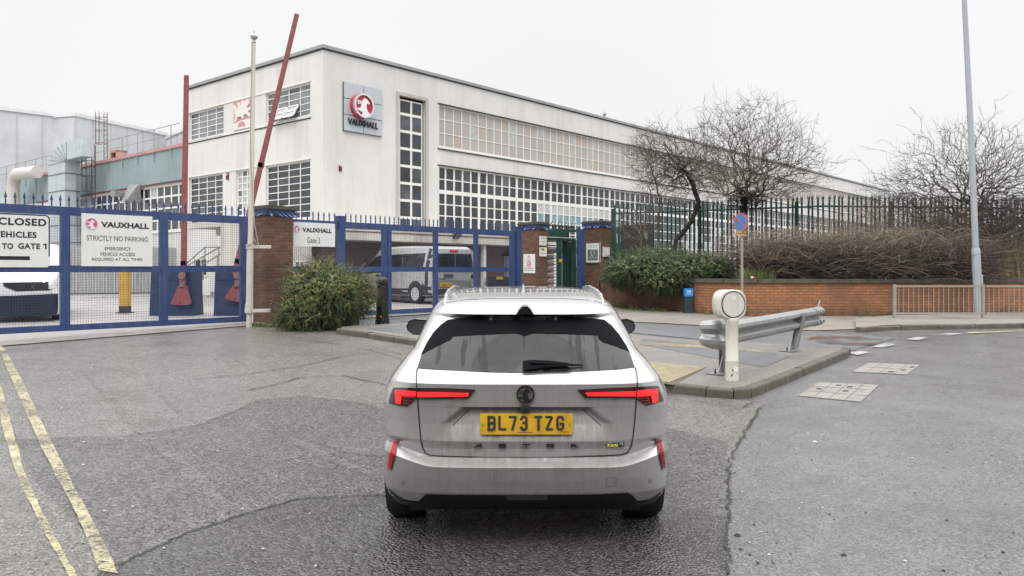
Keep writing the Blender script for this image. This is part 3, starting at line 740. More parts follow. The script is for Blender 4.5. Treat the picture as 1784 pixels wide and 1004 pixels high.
# end facade windows (four columns of short panes)
for (s0, s1, z0, z1, nr) in ((a0, a1, zu_bot + .08, zu_top, 5), (b0, b1, zu_bot + .08, zu_top, 5), (a0, a1, zd_bot, zd_top, 8), (LF.at(388), b1, zd_bot, zd_top, 8)):
    window(office, LF, s0, s1, z0, z1, 4, nr, bar=.034, vbar=.05, pane=(lambda i, j, s: 8 if rr.random() < .8 else 1) if z0 > 5 else (lambda i, j, s: 0 if rr.random() < .85 else 1))
window(office, LF, LF.at(437), LF.at(411), zd_bot + .3, zd_top, 3, 7, bar=.05, vbar=.07, pane=lambda i, j, s: 7 if rr.random() < .5 else 1)
# two casements standing open
for k in (1, 2):
    wd = (a1 - a0) / 4; s0 = a0 + wd * (k + .03); s1 = s0 + wd * .92; z1 = zu_bot + .08 + (zu_top - zu_bot - .08) * .42; z0 = zu_bot + .12
    cs = MB()
    def cq(s, z): return LF.W(s, z, -.05 + .30 * (z1 - z) / (z1 - z0))
    for (sa, sb_, za, zb) in ((s0, s0 + .05, z0, z1), (s1 - .05, s1, z0, z1), (s0, s1, z0, z0 + .05), (s0, s1, z1 - .05, z1), (s0, s1, (z0 + z1) / 2 - .02, (z0 + z1) / 2 + .02)):
        n_ = LF.n * .03; ps = [cq(sa, za), cq(sb_, za), cq(sb_, zb), cq(sa, zb)]; cs.hexa([p - n_ for p in ps] + [p + n_ for p in ps])
    f_ = office.part('casement', cs, WHITEF)
    office.part('pane', MB().quad(cq(s0, z0), cq(s1, z0), cq(s1, z1), cq(s0, z1)), PL_F, f_)
# crest panel on the end facade: pink ground with a white relief beast over an arch
q0, q1 = LF.at(438.5), LF.at(408); qz0, qz1 = zu_bot + .1, zu_top - .02
pn = MB(); pn.wbox(LF, q0, q1, qz0, qz1, -.02, .03)
panel = office.part('crest_panel', pn, M('pink_panel', (0.56, 0.24, 0.25), 0.6, var=0.15, scale=5, dirt=(0.5, 0.4, 0.38), dirt_amt=.5))
rel = MB()
def ps_(pts, d=.05):
    rel.prism([LF.W(q1 + (q0 - q1) * x, qz0 + (qz1 - qz0) * y, .03) for x, y in pts], LF.n * d)
ps_([(.0, .0), (1, .0), (1, .3), (.72, .31), (.5, .30), (.25, .27), (0, .24)], .03)
ps_([(.15, .42), (.1, .3), (.2, .28), (.25, .42), (.3, .45), (.5, .42), (.55, .34), (.62, .36), (.62, .45), (.75, .5), (.95, .34), (1, .4), (.85, .55), (1, .6), (.98, .68), (.85, .66), (.8, .72), (.92, .8), (.9, .97), (.75, .95), (.72, .82), (.6, .97), (.48, .96), (.5, .84), (.42, .78), (.38, .9), (.28, .95), (.3, .8), (.2, .72), (.1, .88), (.03, .84), (.12, .66), (.05, .6), (.15, .55)], .05)
office.part('relief', rel, M('white_relief', (0.72, 0.69, 0.66), 0.6, var=.08), panel)
ar = MB(); ar.prism([LF.W(q1 + (q0 - q1) * (.5 + .2 * math.cos(t)), qz0 + .12 + .22 * math.sin(t), .061) for t in [math.pi * k / 10 for k in range(11)]], LF.n * .01)
office.part('arch', ar, M('pink_panel', (0.56, 0.24, 0.25)), panel)
# sign board on the long facade
bs0, bs1 = RF.at(597), RF.at(663.5); bz1 = RF.pt(597, 142.5)[1]; bz0 = RF.pt(597, 228)[1]
board = T('wall_sign', 'square pale grey board with round red crest and raised black lettering on the white building', 'sign', RF.W((bs0 + bs1) / 2, bz0, .05))
BOARDM = M('pale_grey_board', (0.46, 0.50, 0.53), 0.4, var=.05)
bd = MB(); cs_ = (bs1 - bs0) / 2; rz = (bz1 - bz0) / 3
for i in range(2):
    for j in range(3): bd.wbox(RF, bs0 + i * cs_ + .015, bs0 + (i + 1) * cs_ - .015, bz0 + j * rz + .015, bz0 + (j + 1) * rz - .015, .04, .10)
board.part('board', bd, BOARDM); board.part('backing', MB().wbox(RF, bs0, bs1, bz0, bz1, .0, .05), DARKL)
ec, ez = RF.pt(632, 185, .3)
er = (RF.at(650.5, .3) - RF.at(615.5, .3)) / 2 * .98
drum = MB(); drum.disc(RF.W(ec, ez, .10), RF.n, 0, er, .22, 36); board.part('drum', drum, M('red_drum', (0.50, 0.03, 0.08), .35))
emblem(RF.W(ec, ez, .32), RF.d, (0, 0, 1), RF.n, er, .10, CHROME, M('crest_red', (0.48, 0.02, 0.06), .3), M('crest_white', (0.82, 0.82, 0.82), .25, .2), board)
board.part('lettering', wall_text(RF, 'VAUXHALL', 606, 658, 205.5, 216.5, .12, bold=.012, depth=.04), BLACKP)
# small fittings
def fitting(name, label, cat, w, px0, px1, py0, py1, d, mat, group=None):
    s0, z1 = w.pt(px0, py0); s1, z0 = w.pt(px1, py1); s0, s1 = min(s0, s1), max(s0, s1)
    t = T(name, label, cat, w.W((s0 + s1) / 2, z0), group)
    m = MB(); m.wbox(w, s0, s1, z0, z1, 0, d); m.wbox(w, s0 + .03, s1 - .03, z0 + .05, z0 + .16, d, d + .03); t.part('casing', m, mat)
    m = MB(); m.wbox(w, s0 + (s1 - s0) * .35, s1 - .03, z0 + .2, z1 - .05, d, d + .012); t.part('face', m, WHITEP); return t
ALM = M('maroon_box', (.13, .03, .03), .5)
fitting('alarm_box', 'small dark red alarm box on the long white facade below the round crest sign', 'alarm', RF, 590, 594.5, 288.5, 298.5, .05, ALM)
fitting('alarm_box', 'small dark red alarm box on the end facade left of the narrow window', 'alarm', LF, 395.5, 399, 302, 313, .05, ALM)
cc = RF.W(RF.at(1053), zcop, .0); t = T('roof_lamp', 'small round fitting on the roof edge of the long white building', 'camera', cc)
m = MB(); m.lathe(cc, [(.04, 0), (.04, .08), (.10, .09), (.12, .18), (.09, .27), (.02, .31)], 14); t.part('housing', m, GALV)
m = MB(); m.lathe(cc + Vector((0, 0, .31)), [(.012, 0), (.012, .16)], 6); t.part('spike', m, GALV)

# ------------------------------------------------------------------ low canopy building in front of the long facade
CW = RF.off(3.2)
z1c = CW.pt(600, 394)[1]; z0c = CW.pt(600, 417.5)[1]
can = T('canopy_building', 'low flat roofed brick annexe with stained white fascia behind the middle gate', 'building', CW.W(CW.at(597), .45))
BRK_D = brick('dark_purple_brick', (0.24, 0.16, 0.14), (0.30, 0.20, 0.175), (0.3, 0.27, 0.24), ang_R)
FASC = render_wall('stained_fascia', (0.58, 0.565, 0.52), streak=(0.25, 0.2, 0.15), amt=.6)
sA, sZ = CW.at(511), CW.at(596.5); sE = CW.at(1010)
m = MB(); m.wbox(CW, sZ, sE, z0c + .3, z1c, -3.15, 0); m.wbox(CW, sZ - .02, sE, z0c, z0c + .28, -3.1, .10); can.part('roof', m, FASC)
m = MB(); m.wbox(CW, sZ - .02, sE, z0c + .28, z0c + .32, -.1, .115); can.part('fascia_trim', m, M('rusty_trim', (0.14, 0.08, 0.05), .7, var=.4, scale=5))
m = MB(); m.wbox(CW, sZ + .3, sE, .4, z0c + .05, -3.1, -1.6); can.part('wall', m, BRK_D)
for px in (599, 846): s = CW.at(px); can.part('pillar', MB().wbox(CW, s - .08, s + .08, .4, z0c, -.2, -.04), M('pale_post', (0.6, 0.6, 0.6), .6))
for px0, px1, c_, nm in ((700, 757, GREYL, 'doorway'), (801, 812, WHITEF, 'window')):
    s0, s1 = CW.at(px0, -1.58), CW.at(px1, -1.58)
    can.part(nm, MB().wbox(CW, s0, s1, .5 if nm == 'doorway' else 1.4, 2.3, -1.6, -1.55), c_)
# wall at the left of the canopy seen through the sign bay
m = MB(); m.wbox(CW, CW.at(470), sZ - .3, .4, z1c + .1, -3.1, -1.4); can.part('wall', m, FASC)
window(can, CW.off(-1.4), CW.off(-1.4).at(512), CW.off(-1.4).at(531), 1.35, 1.95, 2, 2, pane=lambda i, j, s: 0, o=.01, sill=False)
fl = T('floodlight', 'black square floodlight on the canopy fascia above the silver van', 'floodlight', CW.W(CW.at(790), z1c - .1, .1))
s = CW.at(789); zf = CW.pt(789, 410)[1]
m = MB(); a = CW.W(s, zf, .25); u = CW.d * .16; n2 = (CW.n * .7 + Vector((0, 0, -.7))).normalized(); w2_ = (CW.n * .7 + Vector((0, 0, .7))).normalized() * .16
m.hexa([a - u - w2_, a + u - w2_, a + u + w2_, a - u + w2_, a - u - w2_ + n2 * .06, a + u - w2_ + n2 * .06, a + u + w2_ + n2 * .06, a - u + w2_ + n2 * .06]); fl.part('housing', m, BLACKPL)
m = MB(); b_ = a + n2 * .062; u *= .8; w3 = w2_ * .8; m.quad(b_ - u - w3, b_ + u - w3, b_ + u + w3, b_ - u + w3); fl.part('glass', m, GALV)
m = MB(); m.tube([CW.W(s, zf + .05, 0), CW.W(s, zf, .2)], .02, 6); fl.part('bracket', m, BLACKPL)

# ------------------------------------------------------------------ teal clad workshop on the left
TW = LF.off(-.6)
TEAL = corrugated('teal_cladding', (0.29, 0.365, 0.385), math.atan2(LF.d.y, LF.d.x), .28, amt=.3, dirt=(.38, .44, .44))
t0, t1 = TW.at(314.5), TW.at(126); zt1 = TW.pt(313.7, 256.5)[1]; zt0 = TW.pt(311.7, 314)[1]
shop = T('workshop_building', 'long workshop with teal corrugated cladding above white framed windows left of the office', 'building', TW.W((t0 + t1) / 2, .45))
m = MB(); m.wbox(TW, t0 - 1.4, t1 + 6, zt0, zt1, -.3, 0); shop.part('cladding', m, TEAL)
m = MB(); m.wbox(TW, t0 - 1.4, t1 + 6, zt1, zt1 + .16, -12, .08); shop.part('roof', m, M('red_roof_edge', (0.46, 0.25, 0.24), .6, var=.2, scale=4))
m = MB(); m.wbox(TW, t0 - 1.4, t1 + 6, zt0 - .09, zt0, -.2, .05); shop.part('drip_edge', m, M('dark_red_edge', (0.12, 0.04, 0.035), .6))
zwb = TW.pt(313, 402)[1]
m = wall_open(TW, t0 - 1.4, t1 + 6, .1, zt0 - .09, [(t0 - 1.2, t1 - .2, zwb, zt0 - .12)])
shop.part('wall', m, WALLM)
nc = 17; hh = (zt0 - .12 - zwb) / 4
window(shop, TW, t0 - 1.2, t1 - .2, zwb, zt0 - .12, nc + 2, 4, bar=.09, vbar=.13, frame=.1, pane=lambda i, j, s: 0 if rr.random() < .55 else (1 if rr.random() < .8 else 7), name='window')
# second teal bay beyond the ducts and the dark roof end
m = MB(); m.wbox(TW, t1 + 6.1, TW.at(33), zt0, TW.pt(100, 300)[1], -.3, 0); shop.part('cladding', m, TEAL)
# steel rail along the roof edge
rail = T('roof_guardrail', 'thin steel edge rail along the roof of the teal clad workshop', 'railing', TW.W(t0, zt1 + .1))
m = MB(); post = MB()
m.tube([TW.W(t0, zt1 + 1.2, .05), TW.W(t1 + 20, zt1 + 1.2, .05)], .02, 5); m.tube([TW.W(t0, zt1 + .68, .05), TW.W(t1 + 20, zt1 + .68, .05)], .016, 5)
rail.part('rail', m, GALV)
for k in range(17):
    s = t0 + .9 + k * 1.9; mm = MB(); mm.tube([TW.W(s, zt1 - .5, .06), TW.W(s, zt1 + 1.2, .05)], .022, 5); rail.part('post', mm, GALV)

# ------------------------------------------------------------------ caged ladders
DKM = M('dark_steel', (0.10, 0.085, 0.09), .5, .4, var=.2)
def ladder(label, w, px, zb, zt, width, o, mat, cage_from):
    s = w.at(px, o); t = T('caged_ladder', label, 'ladder', w.W(s, zb, o), 'caged ladders on the workshop roof')
    m = MB()
    for d in (-width / 2, width / 2): m.tube([w.W(s + d, zb, o), w.W(s + d, zt, o)], .03, 5)
    t.part('stringer', m, mat)
    m = MB(); z = zb + .2
    while z < zt: m.tube([w.W(s - width / 2, z, o), w.W(s + width / 2, z, o)], .018, 4); z += .3
    t.part('rung', m, mat)
    m = MB(); z = cage_from
    while z <= zt + .01:
        pts = [w.W(s + .42 * math.cos(a), z, o + .05 + .6 * math.sin(a)) for a in [math.pi * k / 8 for k in range(9)]]
        m.tube(pts, .022, 4); z += .85
    for a in (.3, .9, 1.57, 2.2, 2.8): m.tube([w.W(s + .42 * math.cos(a), cage_from, o + .05 + .6 * math.sin(a)), w.W(s + .42 * math.cos(a), zt, o + .05 + .6 * math.sin(a))], .015, 4)
    t.part('cage', m, mat); return t
ladder('dark caged ladder standing in front of the teal cladding', TW, 163, zt0 - .6, TW.pt(163, 254, .6)[1], .5, .5, DKM, zt0 + .0)
ladder('taller rusty caged ladder rising from the roof against the grey shed', TW, 184, zt1 + .2, TW.pt(184, 197, -3)[1], .5, -3, M('rusty_steel', (0.16, 0.11, 0.12), .6, .3, var=.3), zt1 + 2.2)
lp = T('wall_floodlight', 'grey floodlight on a slanting bracket above the workshop windows', 'floodlight', TW.W(TW.at(236), zt0 - .2))
s = TW.at(243); m = MB(); m.hexa([TW.W(s + .2, zt0 - .9, .1), TW.W(s - .4, zt0 - .9, .1), TW.W(s - .4, zt0 - .9, .9), TW.W(s + .2, zt0 - .9, .9), TW.W(s + .9, zt0 + .15, .05), TW.W(s - .2, zt0 + .1, .05), TW.W(s - .2, zt0, .2), TW.W(s + .9, zt0 + .05, .2)]); lp.part('bracket', m, GALV)
s = TW.at(230); m = MB(); m.wbox(TW, s - .25, s + .35, zt0 - .55, zt0 - .25, .5, 1.0); lp.part('lamp', m, GALV)
vb = T('roof_vent', 'small red framed box vent standing on the workshop roof edge', 'vent', TW.W(TW.at(197), zt1 + .1, -.5))
s0, s1 = TW.at(203, -.5), TW.at(191.5, -.5); m = MB()
for q in ((s0, s0 + .12, 0, .62), (s1 - .12, s1, 0, .62), (s0, s1, .5, .62), (s0, s1, 0, .1)): m.wbox(TW, q[0], q[1], zt1 + .16 + q[2], zt1 + .16 + q[3], -1.1, -.5)
vb.part('frame', m, M('red_roof_edge', (0.46, 0.25, 0.24))); vb.part('louvre', MB().wbox(TW, s0 + .12, s1 - .12, zt1 + .26, zt1 + .66, -1, -.7), DARKL)

# ------------------------------------------------------------------ ducts
DUCT = M('duct_sheet_metal', (0.52, 0.57, 0.60), .45, .3, var=.12, scale=3, dirt=(.25, .27, .28), dirt_amt=.4, streak=True)
def duct(label, w, px0, px1, pytop, o, depth, bend, rise, seam=1.0, cat='duct'):
    s1, s0 = w.at(px0, o), w.at(px1, o); zt = w.pt(px1, pytop, o)[1]; wd = s1 - s0
    t = T('air_duct', label, cat, w.W((s0 + s1) / 2, .45, o), 'sheet metal ducts beside the workshop')
    m = MB(); m.wbox(w, s0, s1, .4, zt, o - depth, o); t.part('riser', m, DUCT)
    m = MB(); z = 1.2
    while z < zt + .01: m.wbox(w, s0 - .03, s1 + .03, z, z + .05, o - depth - .03, o + .03); z += seam
    t.part('seam', m, M('duct_seam', (0.16, 0.19, 0.21), .5, .4))
    if bend:
        m = MB(); R = wd + .25; cx = s0 - .25; n = 6; rings = []; kz = (w.pt((px0 + px1) / 2, pytop - rise, o)[1] - zt) / R
        for k in range(n + 1):
            a = math.pi / 2 * k / n; ring = []
            for (rad, oo) in ((.25, o), (R, o), (R, o - depth), (.25, o - depth)): ring.append(w.W(cx + rad * math.cos(a), zt + rad * math.sin(a) * kz, oo))
            rings.append(ring)
        rings.append([w.W(w.at(bend, o), zt + (.25 * kz if q in (0, 3) else R * kz), oo) for q, oo in ((0, o), (1, o), (2, o - depth), (3, o - depth))])
        for k in range(len(rings) - 1):
            m.hexa(rings[k] + rings[k + 1])
        t.part('elbow', m, DUCT)
        sm = MB()
        for k in range(0, n + 1, 1): sm.tube([rings[k][0] + w.n * .01, rings[k][1] + w.n * .01], .014, 4)
        t.part('seam', sm, M('duct_seam', (0.16, 0.19, 0.21)))
    return t
duct('big square silver duct with a wide elbow at its top', TW, 84, 113, 282, 1.6, .6, 143, 30)
duct('narrow square silver duct beside the big elbow duct', TW, 115.5, 127.5, 285, 1.0, .4, 136, 14)
pp = T('steam_pipe', 'fat white round pipe bending over at the left of the ducts', 'pipe', TW.W(TW.at(22, 1), .45, 1), None)
s = TW.at(23, 1.0); ze = TW.pt(23, 303, 1)[1]; rad = 10.5 * TW.Y(23, 1) / F
pts = [TW.W(s, .4, 1.0), TW.W(s, ze - 1.02, 1)] + [TW.W(s - .9 + .9 * math.cos(a), ze - 1 + .9 * math.sin(a), 1) for a in [math.pi / 2 * k / 8 for k in range(1, 9)]] + [TW.W(s - 3.2, ze - .1, .6)]
m = MB(); m.tube(pts, rad, 20); pp.part('pipe', m, M('pale_pipe', (0.60, 0.58, 0.54), .35, .1, var=.08, dirt=(.35, .33, .3), dirt_amt=.4), smooth=40)

# ------------------------------------------------------------------ grey sheds behind
SHED = corrugated('pale_grey_cladding', (0.55, 0.575, 0.59), 0.72, 2.2, amt=.18, dirt=(.46, .47, .46))
def shed(label, pA, pB, YA, YB, zb, depth, xtra=0):
    a = P(pA[0], pA[1], YA); b = P(pB[0], pB[1], YB); z = a.z
    w = Wall(a.x, a.y, b.x - a.x, b.y - a.y); L = (Vector((b.x, b.y)) - Vector((a.x, a.y))).length
    t = T('grey_shed', label, 'building', w.W(L / 2, .45), 'pale grey clad sheds behind the workshop')
    m = MB(); m.wbox(w, -xtra, L, zb, z, -depth, 0); t.part('cladding', m, SHED)
    m = MB(); m.wbox(w, -xtra - .1, L + .1, z, z + .3, -depth - .1, .12); t.part('roof_edge', m, M('shed_flashing', (0.66, 0.68, 0.69), .5))
    m = MB()
    k = -xtra
    while k < L: m.wbox(w, k - .035, k + .035, zb + .2, z - .01, 0, .05); k += 1.9
    t.part('joint', m, M('shed_joint', (0.46, 0.48, 0.49), .5)); return t
shed('tall pale grey clad shed at the far left behind the pipe', (0, 192), (120, 206.5), 66, 66 * 279 / 264.5 * 1.0, .4, 20, 14)
shed('pale grey clad shed sloping down behind the teal workshop roof', (130, 202.5), (289, 236.5), 68, 68 * 268.5 / 234.5, .4, 20)
shed('low pale grey roof just left of the office building corner', (289, 243), (345, 220), 82, 74, .4, 8)

# ------------------------------------------------------------------ things in the yard behind the left gate
HW = Wall(-20, 30, 1.0, 0.30)
hut = T('corrugated_hoarding', 'pale grey corrugated sheet hoarding across the back of the yard', 'hoarding', P(190, 475, 38))
a = P(60, 479, 37); b = P(345, 470, 41); w = Wall(a.x, a.y, b.x - a.x, b.y - a.y); L = (b - a).length
zt_ = P(60, 428, 37).z
m = MB(); n = 90
for k in range(n):
    s0, s1 = L * k / n, L * (k + 1) / n; m.wbox(w, s0, s1, .5, zt_, -.05, .03 if k % 2 else -.01)
hut.part('sheet', m, M('hoarding_grey', (0.44, 0.445, 0.44), .6, .1, var=.1, dirt=(.25, .24, .22), dirt_amt=.4, streak=True))
m = MB(); m.wbox(w, 0, L, .35, .5, -.1, .05); hut.part('plinth', m, DARKL)
yp = G(218, 546); t = T('yellow_post', 'square yellow post with a blackened foot behind the left gate', 'post', yp)
m = MB(); m.box(yp.x - .11, yp.x + .11, yp.y - .11, yp.y + .11, yp.z + .2, yp.z + 1.75); t.part('shaft', m, M('ochre_yellow_paint', (0.52, 0.33, 0.06), .55, var=.15, dirt=(.2, .14, .06), dirt_amt=.4))
m = MB(); m.box(yp.x - .115, yp.x + .115, yp.y - .115, yp.y + .115, yp.z, yp.z + .2); m.box(yp.x - .18, yp.x + .18, yp.y - .18, yp.y + .18, yp.z - .01, yp.z + .03); t.part('foot', m, DARKL)
# entrance steps with handrails, porch roof and door
EW = LF.off(1.6)
en = T('entrance_steps', 'concrete entrance steps with pale steel handrails at the office door', 'steps', EW.W(EW.at(400), .45))
m = MB(); sD = EW.at(437); zl = EW.pt(400, 478)[1] + .1
for k in range(7): m.wbox(EW, EW.at(408) + k * .32, EW.at(408) + (k + 1) * .32, .4, 1.55 - k * .17, -1.5, 0)
m.wbox(EW, sD - 1.0, EW.at(408), .4, 1.72, -1.5, 0); en.part('step', m, CONC)
for (x0, y0, x1, y1, x2, y2, o) in ((322, 462, 357, 431, 396, 431, -.1), (328, 462, 381, 432, 400, 431, .0), (352, 462, 406, 430, 415, 430, .15)):
    ww = EW.off(o); m = MB(); A, B, C_ = ww.pt(x0, y0), ww.pt(x1, y1), ww.pt(x2, y2)
    m.tube([ww.W(*A), ww.W(*B), ww.W(*C_)], .028, 6)
    for f_ in (0, .5, 1): 
        s_ = A[0] + (B[0] - A[0]) * f_; z_ = A[1] + (B[1] - A[1]) * f_; m.tube([ww.W(s_, z_), ww.W(s_, z_ - 1.0)], .022, 6)
    en.part('handrail', m, GALV)
pz = EW.pt(400, 391)[1]
m = MB(); m.wbox(EW, EW.at(441), EW.at(348), pz - .12, pz + .12, -1.6, .5); m.wbox(EW, EW.at(441), EW.at(380), pz - .45, pz - .16, -1.6, .1); office.part('porch_roof', m, FASC)
m = MB(); m.wbox(LF, LF.at(436), LF.at(412), 1.6, 3.6, -.02, .05); d_ = office.part('door', m, M('door_grey', (.25, .27, .28), .4))
m = MB(); m.wbox(LF, LF.at(434), LF.at(426), 1.8, 3.4, .05, .07); m.wbox(LF, LF.at(423), LF.at(415), 1.8, 3.4, .05, .07); office.part('pane', m, GL_M, d_)
m = MB(); m.wbox(LF, LF.at(362), LF.at(341), 1.3, 2.2, -.02, .03); f_ = office.part('window', m, WHITEF)
m = MB(); m.wbox(LF, LF.at(360.5), LF.at(352.5), 1.4, 2.1, .03, .05); m.wbox(LF, LF.at(350.5), LF.at(342.5), 1.4, 2.1, .03, .05); office.part('pane', m, GL_D, f_)
# stacked pale bags on a pallet seen between the barrier cabinets
r = random.Random(3); bg_ = G(356, 502)
for k in range(9):
    row, c = divmod(k, 3); x = bg_.x - .75 + c * .75 + (row % 2) * .2; z = bg_.z + .18 + row * .24; y = bg_.y + r.uniform(-.1, .1)
    m = MB(); bm = bmesh.new(); bmesh.ops.create_icosphere(bm, subdivisions=2, radius=1)
    for v in bm.verts: v.co = Vector((x + math.copysign(abs(v.co.x) ** .6, v.co.x) * .36, y + v.co.y * .28, z + math.copysign(abs(v.co.z) ** .8, v.co.z) * .125 + .01 * math.sin(v.co.x * 9)))
    m.add([v.co[:] for v in bm.verts], [[l.index for l in f.verts] for f in bm.faces]); bm.free()
    single('filled_sack', m, M('pale_sack', (0.50, 0.46, 0.34), .8, var=.2, scale=8), 'cream filled sack in the stack seen between the two red barrier weights', 'sack', group='cream sacks stacked on a pallet', smooth=60)
t = T('pallet', 'timber pallet under the cream sacks', 'pallet', bg_)
m = MB()
for k in range(6): m.box(bg_.x - 1.1, bg_.x + 1.1, bg_.y - .5 + k * .18, bg_.y - .5 + k * .18 + .12, bg_.z + .06, bg_.z + .085)
t.part('deck', m, M('pallet_wood', (.22, .17, .11), .8, var=.2))
m = MB()
for k in (-1.0, 0, 1.0): m.box(bg_.x + k - .05, bg_.x + k + .05, bg_.y - .5, bg_.y + .5, bg_.z - .02, bg_.z + .06)
t.part('bearer', m, M('pallet_wood', (.22, .17, .11)))
# ------------------------------------------------------------------ blue gates
def fz(py, px=430): return FEN.pt(px, py)[1]
Z_TOP, Z_T2, Z_M1, Z_M0, Z_B1, Z_B0 = 2.81, 2.65, 1.70, 1.57, .575, .46
fin_me = None
def finial(thing, s, w, z0, h=.20, parent=None, mat=BLUE):
    "spear head on the top rail; all share one mesh"
    global fin_me
    if fin_me is None:
        m = MB(); m.box(-.010, .010, -.010, .010, 0, .20)
        m.add([(0, 0, .09), (.028, 0, .13), (0, .014, .13), (-.028, 0, .13), (0, -.014, .13), (0, 0, .235)],
              [(0, 2, 1), (0, 3, 2), (0, 4, 3), (0, 1, 4), (5, 1, 2), (5, 2, 3), (5, 3, 4), (5, 4, 1)])
        m.box(-.014, .014, -.014, .014, .055, .07)
        tmp = mesh_obj('finial', m, BLUE); fin_me = tmp.data; bpy.data.objects.remove(tmp)
    o = bpy.data.objects.new('finial', fin_me); COL.objects.link(o); o.parent = thing.o
    o.location = w.W(s, z0) - thing.loc; o.rotation_euler = (0, 0, math.atan2(w.d.y, w.d.x)); return o
WIRE = M('blue_mesh_wire', (0.05, 0.07, 0.12), .5, .3, var=.2)
def mesh_panel(w, s0, s1, z0, z1, o=0.0, pitch=.05, r=.0016):
    m = MB(); k = s0
    while k < s1: m.wbox(w, k - r, k + r, z0, z1, o - r, o + r); k += pitch
    k = z0
    while k < z1: m.wbox(w, s0, s1, k - r, k + r, o - r, o + r); k += pitch
    return m
def gate(name, label, w, s0, s1, stiles, cat, npx=None, fin_step=.15, wire=True, fins=True):
    t = T(name, label, cat, w.W((s0 + s1) / 2, Z_B0))
    t.part('top_rail', MB().wbox(w, s0, s1, Z_T2, Z_TOP, -.035, .045), BLUE); t.part('middle_rail', MB().wbox(w, s0, s1, Z_M0, Z_M1, -.03, .04), BLUE); t.part('bottom_rail', MB().wbox(w, s0, s1, Z_B0, Z_B1, -.035, .045), BLUE)
    ed = []
    for a, b in stiles:
        t.part('stile', MB().wbox(w, a, b, Z_B1, Z_T2, -.038, .048), BLUE); ed.append((a, b))
    if wire:
        cells = sorted(ed); prev = s0
        for a, b in cells + [(s1, s1)]:
            if a - prev > .25:
                for z0, z1 in ((Z_B1, Z_M0), (Z_M1, Z_T2)): t.part('wire_mesh', mesh_panel(w, prev, a, z0, z1, -.02), WIRE, fixn=False)
            prev = b
    if fins:
        n = int((s1 - s0) / fin_step)
        for k in range(n): finial(t, s0 + (k + .5) * (s1 - s0) / n, w, Z_TOP)
    return t
ga = FEN.at
gate_l = gate('sliding_gate', 'wide blue sliding gate with wire mesh at the left, carrying the two large white notices', FEN, -2.1, ga(431.5), [(-2.1, -2.0), (ga(104.5), ga(121)), (ga(277.5), ga(291.5)), (ga(418), ga(431.5))], 'gate')
gate_m = gate('swing_gate', 'blue swing gate with four bays in front of the silver van', FEN, ga(598), ga(895.5), [(ga(598), ga(600)), (ga(665.5), ga(673)), (ga(674.5), ga(680.5)), (ga(755), ga(761.5)), (ga(826), ga(831.5)), (ga(888.5), ga(895.5))], 'gate')
bay = gate('fence_panel', 'short blue fence bay carrying the small white gate number notice', FEN, ga(511), ga(587.5), [], 'fence')
def gpost(px0, px1, label, ztop=2.95):
    s0, s1 = ga(px0), ga(px1); t = T('gate_post', label, 'post', FEN.W((s0 + s1) / 2, .42))
    m = MB(); m.wbox(FEN, s0, s1, .30, ztop, -.09, .09); t.part('shaft', m, BLUE)
    m = MB(); m.wbox(FEN, s0 - .012, s1 + .012, ztop, ztop + .02, -.10, .10); t.part('cap', m, BLUE)
gpost(587.8, 597.6, 'blue steel post between the small white notice and the swing gate', 2.93)
gpost(897, 905, 'blue steel post beside the brick pillar with three notices', 2.93)
gpost(1008, 1015, 'blue steel post at the right of the turnstile', 2.97)

